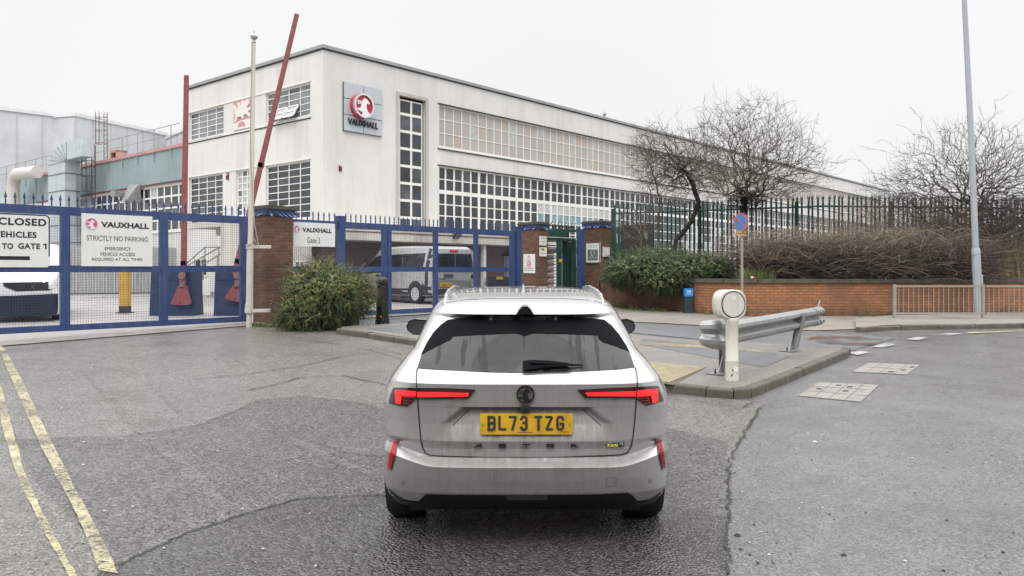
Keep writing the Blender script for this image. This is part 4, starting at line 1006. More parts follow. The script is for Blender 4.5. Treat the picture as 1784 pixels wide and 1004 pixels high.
# ------------------------------------------------------------------ brick pillars
ang_F = math.atan2(FEN.d.y, FEN.d.x)
BRK_P = brick('brown_brick', (0.215, 0.105, 0.066), (0.115, 0.058, 0.042), (0.13, 0.105, 0.085), ang_F, dark=(0.06, 0.040, 0.033), dark_amt=.45)
SPB = M('faded_blue_spike', (.07, .13, .30), .5, var=.3, scale=20)
def pillar(label, px_left, px_corner, px_right, zt, group=None, o0=0.0):
    "left face looks back along the fence, right face looks out; px_corner is the near vertical edge"
    # near corner lies on the line of the outer face
    w = FEN.off(.25 + o0); sc = w.at(px_corner); sr = w.at(px_right)
    c = w.W(sc, 0); k = (px_left - CX) / F
    # depth of the left face: go inwards (-n) until the pixel px_left is reached
    d = (k * c.y - c.x) / (-(w.n.x) + k * w.n.y)
    t = T('brick_pillar', label, 'pillar', w.W((sc + sr) / 2, .3, -d / 2), group)
    t.w, t.sc, t.sr, t.d = w, sc, sr, d
    m = MB(); m.wbox(w, sc, sr, .2, zt, -d, 0); t.part('shaft', m, BRK_P)
    m = MB(); m.wbox(w, sc - .06, sr + .06, zt + .0, zt + .05, -d - .06, .06)
    m.wbox(w, sc - .03, sr + .03, zt + .05, zt + .085, -d - .03, .03); t.part('cap', m, M('mossy_slate_cap', (0.07, 0.065, 0.055), .8, var=.4, scale=12, bump=.4, dirt=(.09, .08, .03), dirt_amt=.6))
    m = MB(); e_ = .035
    m.wbox(w, sc - e_, sr + e_, zt - .14, zt - .005, 0, e_); m.wbox(w, sc - e_, sc, zt - .14, zt - .005, -d - e_, 0)
    m.wbox(w, sr, sr + e_, zt - .14, zt - .005, -d - e_, 0)
    t.part('collar', m, BLUE_D)
    r = random.Random(int(px_left)); 
    def spike(a, outd, alongd):
        m = MB(); dn = Vector((0, 0, -1)); dirv = (outd * .9 + dn * .55 + alongd * r.uniform(-.5, .5)).normalized()
        tip = a + dirv * .28; side = dirv.cross(Vector((0, 0, 1))).normalized()
        m.tube([a, a + dirv * .12], .007, 4)
        b = a + dirv * .12; q = a + dirv * .155; th = dirv.cross(side) * .006
        m.add([b, q + side * .032, tip, q - side * .032, q + th, q - th], [(0, 1, 4), (1, 2, 4), (2, 3, 4), (3, 0, 4), (1, 0, 5), (2, 1, 5), (3, 2, 5), (0, 3, 5)])
        t.part('spike', m, SPB)
    n = max(3, int((sr - sc) / .12))
    for i in range(n):
        spike(w.W(sc + (i + .5) * (sr - sc) / n, zt - .05, e_), w.n, w.d)
    n = max(3, int(d / .12))
    for i in range(n):
        spike(w.W(sc - e_, zt - .05, -(i + .5) * d / n), -w.d, w.n)
    return t
zt1_ = FEN.off(.25).pt(464.5, 364)[1]
p1 = pillar('wide brown brick pillar with spiked blue collar between the two blue gates', 441, 464.5, 510.5, zt1_)
p2 = pillar('brown brick pillar with three white notices left of the green turnstile', 905, 938, 954, FEN.off(.25).pt(938, 391)[1])
p3 = pillar('brown brick pillar with a framed poster right of the green turnstile', 1016, 1049, 1066, FEN.off(.25).pt(1049, 388.5)[1])

# ------------------------------------------------------------------ notices
def sign_on(w, name, label, px0, px1, pyt, pyb, o, face=WHITEP, th=.012, edge=None):
    s0, zt = w.pt(px0, pyt, o); _, zb = w.pt(px0, pyb, o); s1 = w.at(px1, o)
    t = T(name, label, 'sign', w.W((s0 + s1) / 2, zb, o)); t.w = w
    m = MB(); m.wbox(w, s0, s1, zb, zt, o - th, o); t.part('board', m, face)
    if edge:
        m = MB()
        for q in ((s0, s0 + edge, zb, zt), (s1 - edge, s1, zb, zt), (s0 + edge, s1 - edge, zb, zb + edge), (s0 + edge, s1 - edge, zt - edge, zt)): m.wbox(w, *q, o, o + .004)
        t.part('frame', m, GREYL)
    t.o_ = o; return t
def put(t, txt, px0, px1, pyt, pyb, mat=BLACKP, bold=.0, spacing=1.0):
    t.part('lettering', wall_text(t.w, txt, px0, px1, pyt, pyb, t.o_ + .001, bold, spacing), mat)
so = .06
# closed notice, cut by the left edge of the picture
s1 = FEN.at(87.5, so); zt = FEN.pt(87, 374.5, so)[1]; zb = FEN.pt(87, 466, so)[1]; s0 = s1 - 2.05
t = T('closed_notice', 'large white notice with black border reading closed, cut by the left edge', 'sign', FEN.W((s0 + s1) / 2, zb, so)); t.w = FEN; t.o_ = so
ring = [FEN.W(s1 - .0, zb + .05, so - .012), FEN.W(s1 - .05, zb, so - .012), FEN.W(s0, zb, so - .012), FEN.W(s0, zt, so - .012)] + [FEN.W(s1 - .09 + .09 * math.cos(a), zt - .09 + .09 * math.sin(a), so - .012) for a in [math.pi / 2 * (1 - k / 5) for k in range(6)]]
t.part('board', MB().prism(ring, FEN.n * .012), WHITEP)
m = MB(); out = []; inn = []
for k in range(7):
    a = math.pi / 2 * (1 - k / 6); out.append((s1 - .09 + .085 * math.cos(a), zt - .09 + .085 * math.sin(a))); inn.append((s1 - .09 + .062 * math.cos(a), zt - .09 + .062 * math.sin(a)))
out = [(s0, zt - .005)] + out + [(s1 - .005, zb + .2)]; inn = [(s0, zt - .028)] + inn + [(s1 - .028, zb + .2)]
for k in range(len(out) - 1): m.quad(FEN.W(*out[k], so + .002), FEN.W(*out[k + 1], so + .002), FEN.W(*inn[k + 1], so + .002), FEN.W(*inn[k], so + .002))
t.part('border', m, BLACKP)
def put_l(txt, px0, px1, pyt, pyb, bold=.03): # box heights given at the right end
    s1_, z1_ = FEN.pt(px1, pyt, so); _, z0_ = FEN.pt(px1, pyb, so); s0_ = FEN.at(px0, so)
    t.part('lettering', text_fit(txt, FEN.W(s0_, z0_, so + .001), FEN.d, (0, 0, 1), FEN.n, s1_ - s0_, z1_ - z0_, .003, bold, 1.1), BLACKP)
put_l('CLOSED', -3, 80.8, 382, 394.5); put_l('VEHICLES', -11, 63.5, 404.5, 415); put_l('TO', 3.5, 23, 424.1, 434.0); put_l('GATE', 31.5, 69.8, 424.4, 434.3); (a1_, z1_), z0_ = FEN.pt(81, 424.5, so), FEN.pt(81, 434.5, so)[1]; h1_ = z1_ - z0_
t.part('lettering', MB().prism([FEN.W(a1_ - x, z0_ + h1_ * z, so + .001) for x, z in ((0, 0), (0, 1), (.024, 1), (.062, .80), (.062, .66), (.026, .80), (.026, 0))], FEN.n * .003), BLACKP)
m = MB(); a = FEN.at(52, so); z_ = FEN.pt(52, 450, so)[1]; m.wbox(FEN, s0 + .2, a, z_ - .034, z_ + .034, so, so + .003); t.part('arrow_bar', m, BLACKP)
# main notice
n1 = sign_on(FEN, 'parking_notice', 'large white notice reading strictly no parking on the left gate', 142, 265.5, 371.5, 464, so)
put(n1, 'VAUXHALL', 176, 259.5, 386.2, 396.2, BLACKP, .035)
put(n1, 'STRICTLY NO PARKING', 151, 257.5, 410, 419, GREYL, .0)
put(n1, 'EMERGENCY', 182.5, 228, 430, 436, GREYL); put(n1, 'VEHICLE ACCESS', 174, 235, 439.6, 445.6, GREYL); put(n1, 'REQUIRED AT ALL TIMES', 160, 248, 449, 455, GREYL)
ec, ez = FEN.pt(159.5, 390, so); emblem(FEN.W(ec, ez, so + .001), FEN.d, (0, 0, 1), FEN.n, .118, .004, M('silver_ink', (.55, .54, .58), .4), PINK, WHITEP, n1)
n2 = sign_on(FEN, 'gate_number_notice', 'small white notice with gate number on the short blue bay', 511.5, 583.5, 386.5, 428.8, so)
put(n2, 'VAUXHALL', 526.5, 578, 396.5, 404.5, BLACKP, .035); put(n2, 'Gate 2', 535, 558, 413.5, 423.5, GREYL)
ec, ez = FEN.pt(517, 399.5, so); emblem(FEN.W(ec, ez, so + .001), FEN.d, (0, 0, 1), FEN.n, .085, .004, M('silver_ink', (.55, .54, .58)), PINK, WHITEP, n2)
# pillar notices: w2L/w3L are the planes of the left faces
def left_face(p):
    c = p.w.W(p.sc, 0); q = p.w.W(p.sc, 0, -p.d); f = Wall(q.x, q.y, c.x - q.x, c.y - q.y); return f
L2, L3 = left_face(p2), left_face(p3)
a = sign_on(L2, 'pillar_notice', 'tall white notice with red prohibition circle on the pillar left of the turnstile', 911.8, 932, 443, 476, .02)
put(a, 'VAUXHALL', 917, 926.5, 454.2, 455.6, GREYL); put(a, 'NO SMOKING', 914.5, 929.5, 467, 468.6, REDS); put(a, 'ON THIS SITE', 915, 929.5, 471, 472.2, GREYL)
ec, ez = L2.pt(921.6, 461, .022); m = MB(); m.disc(L2.W(ec, ez, .021), L2.n, .062, .082, .002, 24)
u = (L2.d + Vector((0, 0, 1))).normalized() * .065; v = (L2.d - Vector((0, 0, 1))).normalized() * .009; c = L2.W(ec, ez, .022); m.hexa([c - u - v, c + u - v, c + u + v, c - u + v] + [q + L2.n * .002 for q in (c - u - v, c + u - v, c + u + v, c - u + v)])
m.wbox(L2, ec - .045, ec + .045, ez - .008, ez + .008, .021, .023); a.part('prohibition_circle', m, REDS)
ec, ez = L2.pt(921.6, 449, .022); emblem(L2.W(ec, ez, .021), L2.d, (0, 0, 1), L2.n, .07, .003, M('silver_ink', (.55, .54, .58)), PINK, WHITEP, a)
R2 = p2.w
b = sign_on(R2, 'pillar_notice', 'upper small white notice on the dark side of the pillar left of the turnstile', 940, 952.4, 411.5, 427.5, .02)
put(b, 'VAUXHALL', 943.5, 951, 414.2, 415.8, M('navy_ink', (.03, .04, .15), .5)); put(b, 'Deliveries', 944, 950, 419.5, 421, GREYL); put(b, 'Reception', 944, 950, 423, 424.3, GREYL)
b = sign_on(R2, 'pillar_notice', 'lower small white notice with a yellow spot on the dark side of the pillar', 940, 952.4, 431, 446.7, .02)
put(b, '1', 942.5, 943.8, 432.8, 435.5, BLACKP); put(b, 'Safety notice', 942.5, 951, 441, 442.6, GREYL)
ec, ez = R2.pt(947.5, 435.6, .021); m = MB(); m.disc(R2.W(ec, ez, .021), R2.n, 0, .055, .002, 16); b.part('yellow_spot', m, M('sign_yellow', (.65, .42, .04), .5))
m = MB(); m.wbox(R2, ec - .07, ec - .02, ez - .01, ez + .05, .021, .025); b.part('black_mark', m, BLACKP)
c = sign_on(L3, 'poster_case', 'framed white poster case with dark grey shield picture on the pillar right of the turnstile', 1020, 1045, 423, 459, .04, th=.04, edge=.03)
s0_, z1_ = L3.pt(1024, 434.5, .041); s1_, z0_ = L3.pt(1041.5, 453.8, .041)
m = MB(); m.wbox(L3, s0_, s1_, z0_, z1_ - .01, .04, .043); c.part('picture', m, M('poster_grey', (.13, .15, .145), .4))
cx_, cz_ = (s0_ + s1_) / 2, (z0_ + z1_) / 2 + .04
for k_ in (1.0, .6):
    m = MB(); sh = [(-.5, .62), (0, .78), (.5, .62), (.46, .1), (.28, -.3), (0, -.62), (-.28, -.3), (-.46, .1), (-.5, .62)]
    m.tube([L3.W(cx_ + x * .2 * k_, cz_ + z * .2 * k_, .045) for x, z in sh], .005, 4, caps=False); c.part('shield', m, WHITEP)
put(c, 'WE ARE OPEN', 1026, 1040, 449.2, 450.6, WHITEP); c.o_ += .003; put(c, 'WE ARE OPEN', 1026.5, 1039.5, 449.2, 450.6, WHITEP); c.o_ -= .003
put(c, 'Welcome to this site', 1024, 1041, 427.6, 428.8, GREYL); put(c, 'please sign in', 1027, 1038, 430.6, 431.6, GREYL)
d = sign_on(p3.w, 'intercom_box', 'small plain white box on the dark side of the pillar right of the turnstile', 1052.3, 1063, 430, 448, .06, th=.06, edge=.012)
d.o['category'] = 'box'
m = MB(); a_ = p3.w.pt(1063, 436, .07); m.tube([p3.w.W(a_[0], a_[1], .06), p3.w.W(a_[0] + .03, a_[1] - .06, .10), p3.w.W(a_[0] - .08, a_[1] - .22, .08), p3.w.W(a_[0] - .2, a_[1] - .26, .062)], .008, 5); d.part('cable', m, BLACKP)

# ------------------------------------------------------------------ white flagpole strapped to the left pillar
fp = FEN.W(FEN.at(435.5, .55), 0, .55); fp.z = gz(fp.y); Yp = fp.y
t = T('flagpole', 'tall cream flagpole with pointed finial standing against the left brick pillar', 'flagpole', fp)
POLE = M('cream_pole_paint', (0.60, 0.58, 0.50), .45, var=.06, dirt=(.32, .27, .2), dirt_amt=.45, dirt_scale=3, streak=True)
b0_ = P(434, 541, Yp); b1_ = P(436, 430, Yp); b2_ = P(441, 150, Yp); b3_ = P(442.5, 74, Yp)
m = MB(); m.tube([Vector((b0_.x, Yp, fp.z + .28)), b1_], .072, 16); t.part('lower_shaft', m, POLE, smooth=40)
m = MB(); m.tube([b1_ + Vector((0, 0, -.02)), b1_ + Vector((0.03, 0, 1.5)), b2_, b3_], [.058, .055, .042, .036], 14); t.part('upper_shaft', m, POLE, smooth=40)
m = MB(); m.lathe((b0_.x, Yp, fp.z - .02), [(.06, 0), (.06, .12), (.055, .3)], 14); m.lathe((b0_.x, Yp, b0_.z - .02), [(.085, 0), (.085, .16)], 14); t.part('foot_sleeve', m, POLE)
m = MB(); m.lathe(b3_, [(.05, 0), (.03, .03), (.03, .05), (.075, .09), (.085, .13), (.05, .17), (.02, .19), (.012, .25)], 14); t.part('finial', m, M('finial_metal', (.45, .45, .42), .4, .3))
for py in (430, 541.5):
    z_ = P(436, py, Yp).z; m = MB(); m.lathe((b1_.x - (0 if py < 500 else .03), Yp, z_ - .045), [(.088, 0), (.088, .09)], 14)
    a = Vector((b1_.x, Yp, z_)); m.hexa([a + Vector((x, y, zz)) for zz in (-.035, .035) for x, y in ((.05, -.03), (.42, .05), (.42, .12), (.05, .03))]); t.part('wall_bracket', m, M('white_bracket', (.62, .60, .56), .5, dirt=(.25, .1, .04), dirt_amt=.6, dirt_scale=6))
m = MB(); z_ = b1_.z
m.tube([b3_ + Vector((-.03, -.05, 0)), Vector((b2_.x - .05, Yp - .06, 4.2)), Vector((b1_.x + .12, Yp - .08, 2.6)), Vector((b1_.x + .22, Yp - .1, 2.1)), b1_ + Vector((.12, -.1, .12)), b1_ + Vector((-.05, -.1, .0))], .008, 5)
m.tube([b1_ + Vector((.12, -.1, .16)), b1_ + Vector((.16, -.11, .10)), b1_ + Vector((.08, -.11, .08)), b1_ + Vector((.13, -.11, .2))], .008, 5); t.part('halyard', m, M('rope', (.35, .33, .28), .8))

# ------------------------------------------------------------------ rising arm barriers behind the left gate
def barrier(label, pxl, pxr, pyt, arm, wpts, brk, g='rising arm barriers behind the left gate', sec=None):
    base = G((pxl + pxr) / 2, 551); Y = base.y
    t = T('rising_barrier', label, 'barrier', base, g)
    x0, x1 = P(pxl, 0, Y).x, P(pxr, 0, Y).x; zt = P(0, pyt, Y).z
    m = MB(); m.hexa([(x0 - .03, Y, base.z), (x1 + .03, Y, base.z), (x1 + .03, Y + .6, base.z), (x0 - .03, Y + .6, base.z), (x0 + .02, Y, zt - .05), (x1 - .02, Y, zt - .05), (x1 - .02, Y + .6, zt - .05), (x0 + .02, Y + .6, zt - .05)])
    t.part('cabinet', m, BLUE_D)
    m = MB(); m.box(x0 - .0, x1 + .0, Y - .02, Y + .62, zt - .05, zt); m.box(x0 + .02, x1 - .02, Y - .012, Y, zt - .38, zt - .365); t.part('lid', m, BLUE_D)
    if arm:
        a, b = arm; A, B = P(a[0], a[1], Y - .12), P(b[0], b[1], Y - .12); d = (B - A).normalized(); sd = Vector((d.z, 0, -d.x)) * .065; yy = Vector((0, .09, 0))
        m = MB(); m.hexa([A - sd, A + sd, A + sd + yy, A - sd + yy, B - sd * .75, B + sd * .75, B + sd * .75 + yy, B - sd * .75 + yy]); t.part('arm', m, REDP)
        if sec:
            for f_ in sec:
                q = A.lerp(B, f_); m = MB(); m.hexa([q - sd * 1.1 - d * .06, q + sd * 1.1 - d * .06, q + sd * 1.1 - d * .06 + yy * 1.05, q - sd * 1.1 - d * .06 + yy * 1.05, q - sd * 1.1 + d * .06, q + sd * 1.1 + d * .06, q + sd * 1.1 + d * .06 + yy * 1.05, q - sd * 1.1 + d * .06 + yy * 1.05]); t.part('joint', m, M('dark_red_joint', (.2, .035, .04), .6))
        m = MB(); m.prism([P(x, y, Y - .16) for x, y in wpts], Vector((0, .05, 0))); wt = t.part('counterweight', m, REDP)
        for bx, by in brk[1:]: 
            m = MB(); m.disc(P(bx, by, Y - .16), (0, -1, 0), 0, .018, .01, 8); t.part('bolt', m, BLACKP, wt)
        m = MB(); c = P(brk[0][0], brk[0][1], Y - .2); m.disc(c, (0, -1, 0), 0, .085, .05, 16); m.box(c.x - .06, c.x + .06, c.y, c.y + .12, c.z - .28, c.z + .14); t.part('pivot', m, M('pivot_steel', (.26, .15, .16), .5, .3, var=.3, scale=12))
    return t
barrier('blue barrier cabinet with its red arm standing straight up', 291, 337, 463, ((318.5, 476), (323.6, 131)), [(310, 498), (325, 497.5), (333.5, 529), (326, 531.5), (305, 531.5), (297, 529.5)], ((317, 481), (315, 501.5), (314.5, 527)), sec=(.05,))
barrier('blue barrier cabinet with its red arm leaning over the brick pillar', 374, 422, 463, ((408, 478), (516.5, 24)), [(405, 498), (422, 494), (429, 525), (420, 527), (402, 524), (391, 519)], ((413, 480), (410, 502), (408, 521)), sec=(.05, .42))
c3 = barrier('plain blue cabinet left of the two red barrier weights', 262, 281, 466, None, None, None, g=None)
c3.o.name = 'control_cabinet'; c3.o['category'] = 'cabinet'

BOLB = M('bollard_black', (.010, .010, .011), .45, var=.3)
# ------------------------------------------------------------------ black bollard
bp = G(666, 568); t = T('black_bollard', 'tapered black plastic bollard with domed top in front of the middle gate', 'bollard', bp)
m = MB(); m.lathe(bp, [(.158, 0), (.16, .02), (.152, .14), (.148, .155)], 8); t.part('base', m, BOLB)
m = MB(); m.lathe(bp + Vector((0, 0, .155)), [(.145, 0), (.142, .04), (.125, .60), (.118, .74)], 8); t.part('shaft', m, BOLB)
m = MB(); m.lathe(bp + Vector((0, 0, .895)), [(.10, 0), (.10, .02), (.13, .03), (.133, .11), (.115, .15), (.06, .175), (.01, .18)], 24); t.part('cap', m, BOLB, smooth=50)
for a in (-2.2, -1.57, -.95):
    m = MB(); d_ = Vector((math.cos(a), math.sin(a), 0)); m.disc(bp + d_ * .150 + Vector((0, 0, .07)), d_, 0, .014, .012, 8); t.part('bolt', m, GALV)
q = bp + Vector((-.012, -.136, .20)); m = MB(); m.prism([q + Vector((-.022, 0, 0)), q + Vector((.022, 0, 0)), q + Vector((0, 0, .042))], Vector((0, -.006, 0))); t.part('warning_mark', m, M('sign_yellow', (.65, .42, .04)))

# ------------------------------------------------------------------ turnstile
w = FEN.off(-.35)
t = T('full_height_turnstile', 'dark green full height turnstile with steel comb bars between two brick pillars', 'turnstile', w.W(w.at(985), .45))
def wz(px, py): return w.pt(px, py)[1]
sa, sb = w.at(955.5), w.at(1004); zt = wz(960, 401); zb = .4
m = MB(); m.wbox(w, sa, sb, zt - .02, zt + .06, -1.6, 0); m.wbox(w, sa, w.at(992), zt - .22, zt - .02, -.05, 0); m.wbox(w, sa, sb, zt - .34, zt - .24, -1.5, -.02); t.part('head_frame', m, GREENP)
m = MB(); m.wbox(w, w.at(973), w.at(979), zb, zt - .3, -.1, .0); m.wbox(w, w.at(1000), sb, zb, zt - .3, -.1, .0); t.part('post', m, GREENP)
for k in range(4):
    o_ = -.25 - .12 * k; t.part('cage_panel', MB().wbox(w, w.at(980.5 + k * 5, o_), w.at(984.8 + k * 5, o_), zb, zt - .34, o_ - .03, o_), GREENP)
k = 0; z = zb + .25
while z < zt - .42:
    m = MB(); m.tube([w.W(sa + .02, z, -.3), w.W(w.at(973) - .02, z, -.12)], .022, 6); t.part('comb_bar', m, GALV if k % 2 == 0 else GREENP)
    m = MB(); m.tube([w.W(sa + .1, z + .06, -.9), w.W(w.at(973) + .1, z + .06, -.5)], .02, 6); t.part('rotor_arm', m, GREENP if k % 2 == 0 else GALV)
    z += .105; k += 1
m = MB(); m.tube([w.W(sa + .05, zb, -.7), w.W(sa + .05, zt - .3, -.7)], .05, 8); t.part('rotor_post', m, GREENP)
m = MB(); m.wbox(w, w.at(974), w.at(978), wz(976, 457), wz(976, 452), 0, .03); t.part('card_reader', m, M('sign_yellow', (.65, .42, .04)))
m = MB()
for k in range(9): 
    s = sa + (k + .5) * (w.at(1008) - sa) / 9; m.tube([w.W(s, zt + .08, -.2), w.W(s + .05, zt + .30, -.1)], .012, 4); m.tube([w.W(s, zt + .1, -.2), w.W(s - .09, zt + .22, -.15)], .01, 4)
m.tube([w.W(sa, zt + .16, -.18), w.W(w.at(1008), zt + .16, -.18)], .02, 5); t.part('spiked_topping', m, M('dark_spike_steel', (.03, .04, .045), .5))
y2 = T('yellow_bollard', 'yellow post standing just behind the turnstile beside its right blue post', 'bollard', P(1004, 500, 31))
a = P(1000.5, 470, 31); b = P(1008.5, 520, 31); m = MB(); m.box(a.x, b.x, 31, 31.18, .42, a.z); y2.part('shaft', m, M('ochre_yellow_paint', (0.52, 0.33, 0.06))); m = MB(); m.box(a.x - .01, b.x + .01, 30.99, 31.19, a.z, a.z + .08); y2.part('cap', m, DARKL)

# ------------------------------------------------------------------ silver passenger van behind the middle gate
VS = M('silver_van_paint', (0.52, 0.525, 0.53), .32, .45, var=.03, coat=.6, dirt=(.25, .24, .22), dirt_amt=.3, dirt_scale=3, streak=True)
VG = glass_dark('van_glass', (0.02, 0.024, 0.027), .05)
VB = M('van_black_plastic', (0.028, 0.03, 0.033), .55, var=.2)
WHEELS = M('silver_wheel_trim', (0.66, 0.66, 0.67), .35, .5, var=.05)
def wheel(t, c, axis, r, wdt, spokes=10, hub=WHEELS):
    c = Vector(c); axis = Vector(axis).normalized(); upv = Vector((0, 0, 1)); u = upv.cross(axis).normalized(); v = axis.cross(u)
    n = 32; m = MB(); prof = [(r * .64, wdt * .46), (r * .70, wdt * .5), (r * .93, wdt * .5), (r, wdt * .34), (r, -wdt * .34), (r * .93, -wdt * .5), (r * .60, -wdt * .5)]
    vs = [c + (u * math.cos(2 * math.pi * k / n) + v * math.sin(2 * math.pi * k / n)) * rr_ + axis * dd for rr_, dd in prof for k in range(n)]
    fs = [(i * n + k, i * n + (k + 1) % n, (i + 1) * n + (k + 1) % n, (i + 1) * n + k) for i in range(len(prof) - 1) for k in range(n)]
    m.add(vs, fs); wo = t.part('wheel', m, RUBBER, smooth=35)
    m = MB(); m.disc(c - axis * wdt * .1, axis, r * .58, r * .67, wdt * .62, n)
    m.disc(c + axis * wdt * .25, axis, 0, r * .15, wdt * .2, 16)
    for k in range(spokes):
        a = 2 * math.pi * k / spokes; dr = u * math.cos(a) + v * math.sin(a); td = axis.cross(dr)
        p0, p1 = c + dr * r * .12, c + dr * r * .62
        m.hexa([p0 - td * .026 + axis * wdt * .32, p0 + td * .026 + axis * wdt * .32, p1 + td * .040 + axis * wdt * .40, p1 - td * .040 + axis * wdt * .40,
                p0 - td * .026 + axis * wdt * .5, p0 + td * .026 + axis * wdt * .5, p1 + td * .040 + axis * wdt * .5, p1 - td * .040 + axis * wdt * .5])
    t.part('rim', m, hub, wo)
    m = MB(); m.disc(c - axis * wdt * .3, axis, 0, r * .60, wdt * .12, n); t.part('brake_drum', m, BLACKPL, wo)
    return wo
fvx, fvy = -.68, .7332
v0 = P(753, 531, 26.6); v0.z = .455
class Fr:  # local frame of a vehicle: a forward from the rear, b to its right... from near rear corner
    def __init__(s, o, f): s.o = Vector(o); s.f = Vector((f[0], f[1], 0)).normalized(); s.r = Vector((-s.f.y, s.f.x, 0)) * -1
    def __call__(s, a, b, z): return s.o + s.f * a + s.r * b + Vector((0, 0, z))
VN = Fr(v0, (fvx, fvy))     # b runs 0 (near side, left of the van) to 1.95 (off side)
van = T('passenger_van', 'silver nine seat van with black rear corners and yellow number plate behind the middle gate', 'van', VN(2.5, 1, 0))
# stations along the body: (a, z_low, z_belt, z_roof, inset at roof)
st_ = [(0.0, .34, 1.05, 1.60, .16), (.04, .30, 1.08, 1.88, .14), (.25, .28, 1.08, 1.97, .15), (1.5, .28, 1.08, 2.0, .14), (3.0, .28, 1.06, 1.99, .15), (3.45, .28, 1.05, 1.92, .17), (3.85, .28, 1.03, 1.68, .20), (4.25, .28, 1.0, 1.32, .16), (4.45, .28, .96, 1.12, .12), (4.85, .30, .82, .97, .14), (5.0, .34, .6, .75, .2)]
W_ = 1.95; m = MB(); rings = []
for a, zl, zb_, zr_, ins in st_:
    e_ = .10 if a in (0.0,) else (.16 if a >= 5 else 0.0)
    half = [(e_ + .03, zl), (e_, zl + .15), (e_, zb_), (e_ + ins * .35, zb_ + (zr_ - zb_) * .5), (e_ + ins, zr_ - .07), (e_ + ins + .10, zr_)]
    rings.append([VN(a, b, z) for b, z in half] + [VN(a, W_ - b, z) for b, z in half[::-1]])
n = len(rings[0])
for i in range(len(rings) - 1):
    for k in range(n): m.quad(rings[i][k], rings[i][(k + 1) % n], rings[i + 1][(k + 1) % n], rings[i + 1][k])
m.add(rings[0], [tuple(range(n))]); m.add(rings[-1], [tuple(range(n))[::-1]])
body = van.part('body', m, VS, smooth=32)
bvh_van = BVHTree.FromPolygons([v.co + van.loc for v in body.data.vertices], [tuple(p.vertices) for p in body.data.polygons])
def cast_patch(thing, name, bvh, poly2, mapper, direction, lift, mat, parent=None, grid=.12, skirt=.02, maxd=6):
    "polygon in a 2-D frame, projected along direction on to a body and raised by lift: a thin real panel"
    bm = bmesh.new(); vs = [bm.verts.new((p[0], p[1], 0)) for p in poly2]; fc0 = bm.faces.new(vs); fc0.normal_update(); bmesh.ops.triangulate(bm, faces=bm.faces)
    xs = [p[0] for p in poly2]; ys = [p[1] for p in poly2]
    for lo, hi, nrm in ((min(xs), max(xs), (1, 0, 0)), (min(ys), max(ys), (0, 1, 0))):
        k = lo + grid
        while k < hi - grid * .2:
            bmesh.ops.bisect_plane(bm, geom=bm.verts[:] + bm.edges[:] + bm.faces[:], plane_co=(k * nrm[0], k * nrm[1], 0), plane_no=nrm); k += grid
    seen = []; got = {}
    for v in bm.verts:
        o_, d_ = mapper(v.co.x, v.co.y, direction); h_ = bvh.ray_cast(o_, d_, maxd)
        if h_[0] is not None: seen.append((v.co.xy.copy(), h_[3])); got[v] = h_
    for v in bm.verts:
        o_, d_ = mapper(v.co.x, v.co.y, direction)
        if v in got: hit, nn, fi, dist = got[v]
        else:
            D = min(seen, key=lambda q: (q[0] - v.co.xy).length)[1] if seen else 4.7
            hit, nn, fi, dist = bvh.find_nearest(o_ + d_ * D)
        if nn.dot(d_) > 0: nn = -nn
        v.co = hit - d_ * lift
    if skirt:
        be = [e_ for e_ in bm.edges if e_.is_boundary]; ret = bmesh.ops.extrude_edge_only(bm, edges=be)
        for g in ret['geom']:
            if isinstance(g, bmesh.types.BMVert):
                d_ = direction if direction is not None else (g.co - Vector((0, 0, CH))).normalized()
                g.co = g.co + d_ * (lift + skirt)
    bmesh.ops.recalc_face_normals(bm, faces=bm.faces)
    me = bpy.data.meshes.new(name); bm.to_mesh(me); bm.free()
    return thing.part(name, me, mat, parent, smooth=30)
side = -VN.r; rear = -VN.f
def m_side(a, z, d): return VN(a, -1.0, z), VN.r.copy()
def m_rear(b, z, d): return VN(-1.0, b, z), VN.f.copy()
def vp(name, poly, mp, dr, mat, lift=.012, parent=None): return cast_patch(van, name, bvh_van, poly, mp, dr, lift, mat, parent, .25, .01)
vp('side_window', [(.62, 1.12), (1.75, 1.11), (1.75, 1.72), (.50, 1.74), (.50, 1.45)], m_side, VN.r, VG)
vp('side_window', [(1.78, 1.11), (2.85, 1.10), (2.85, 1.70), (1.78, 1.72)], m_side, VN.r, VG)
vp('side_window', [(3.0, 1.08), (4.28, 1.04), (4.02, 1.35), (3.6, 1.62), (3.3, 1.69), (3.08, 1.70)], m_side, VN.r, VG)
vp('corner_trim', [(-.0, .62), (.42, .62), (.42, .72), (.33, 1.9), (.02, 1.86)], m_side, VN.r, VB, .008)
vp('sill_trim', [(.05, .30), (.05, .60), (.42, .62), (.55, .72), (.62, .55), (1.5, .52), (3.6, .52), (3.6, .30)], m_side, VN.r, VB, .008)
vp('rear_window', [(.17, 1.10), (.96, 1.10), (.96, 1.72), (.24, 1.72)], m_rear, VN.f, VG)
vp('rear_window', [(.99, 1.10), (1.78, 1.10), (1.71, 1.72), (.99, 1.72)], m_rear, VN.f, VG)
vp('bumper', [(.05, .33), (1.9, .33), (1.9, .52), (.05, .52)], m_rear, VN.f, VB, .04)
vp('tail_lamp', [(1.84, .62), (1.93, .62), (1.88, 1.25), (1.80, 1.25)], m_rear, VN.f, REDS, .03)
vp('brake_lamp', [(.78, 1.78), (1.12, 1.78), (1.12, 1.85), (.78, 1.85)], m_rear, VN.f, REDS, .03)
vp('plate_recess', [(.25, .57), (1.72, .57), (1.72, .80), (.25, .80)], m_rear, VN.f, M('van_recess', (.22, .22, .225), .4, .3), .004)
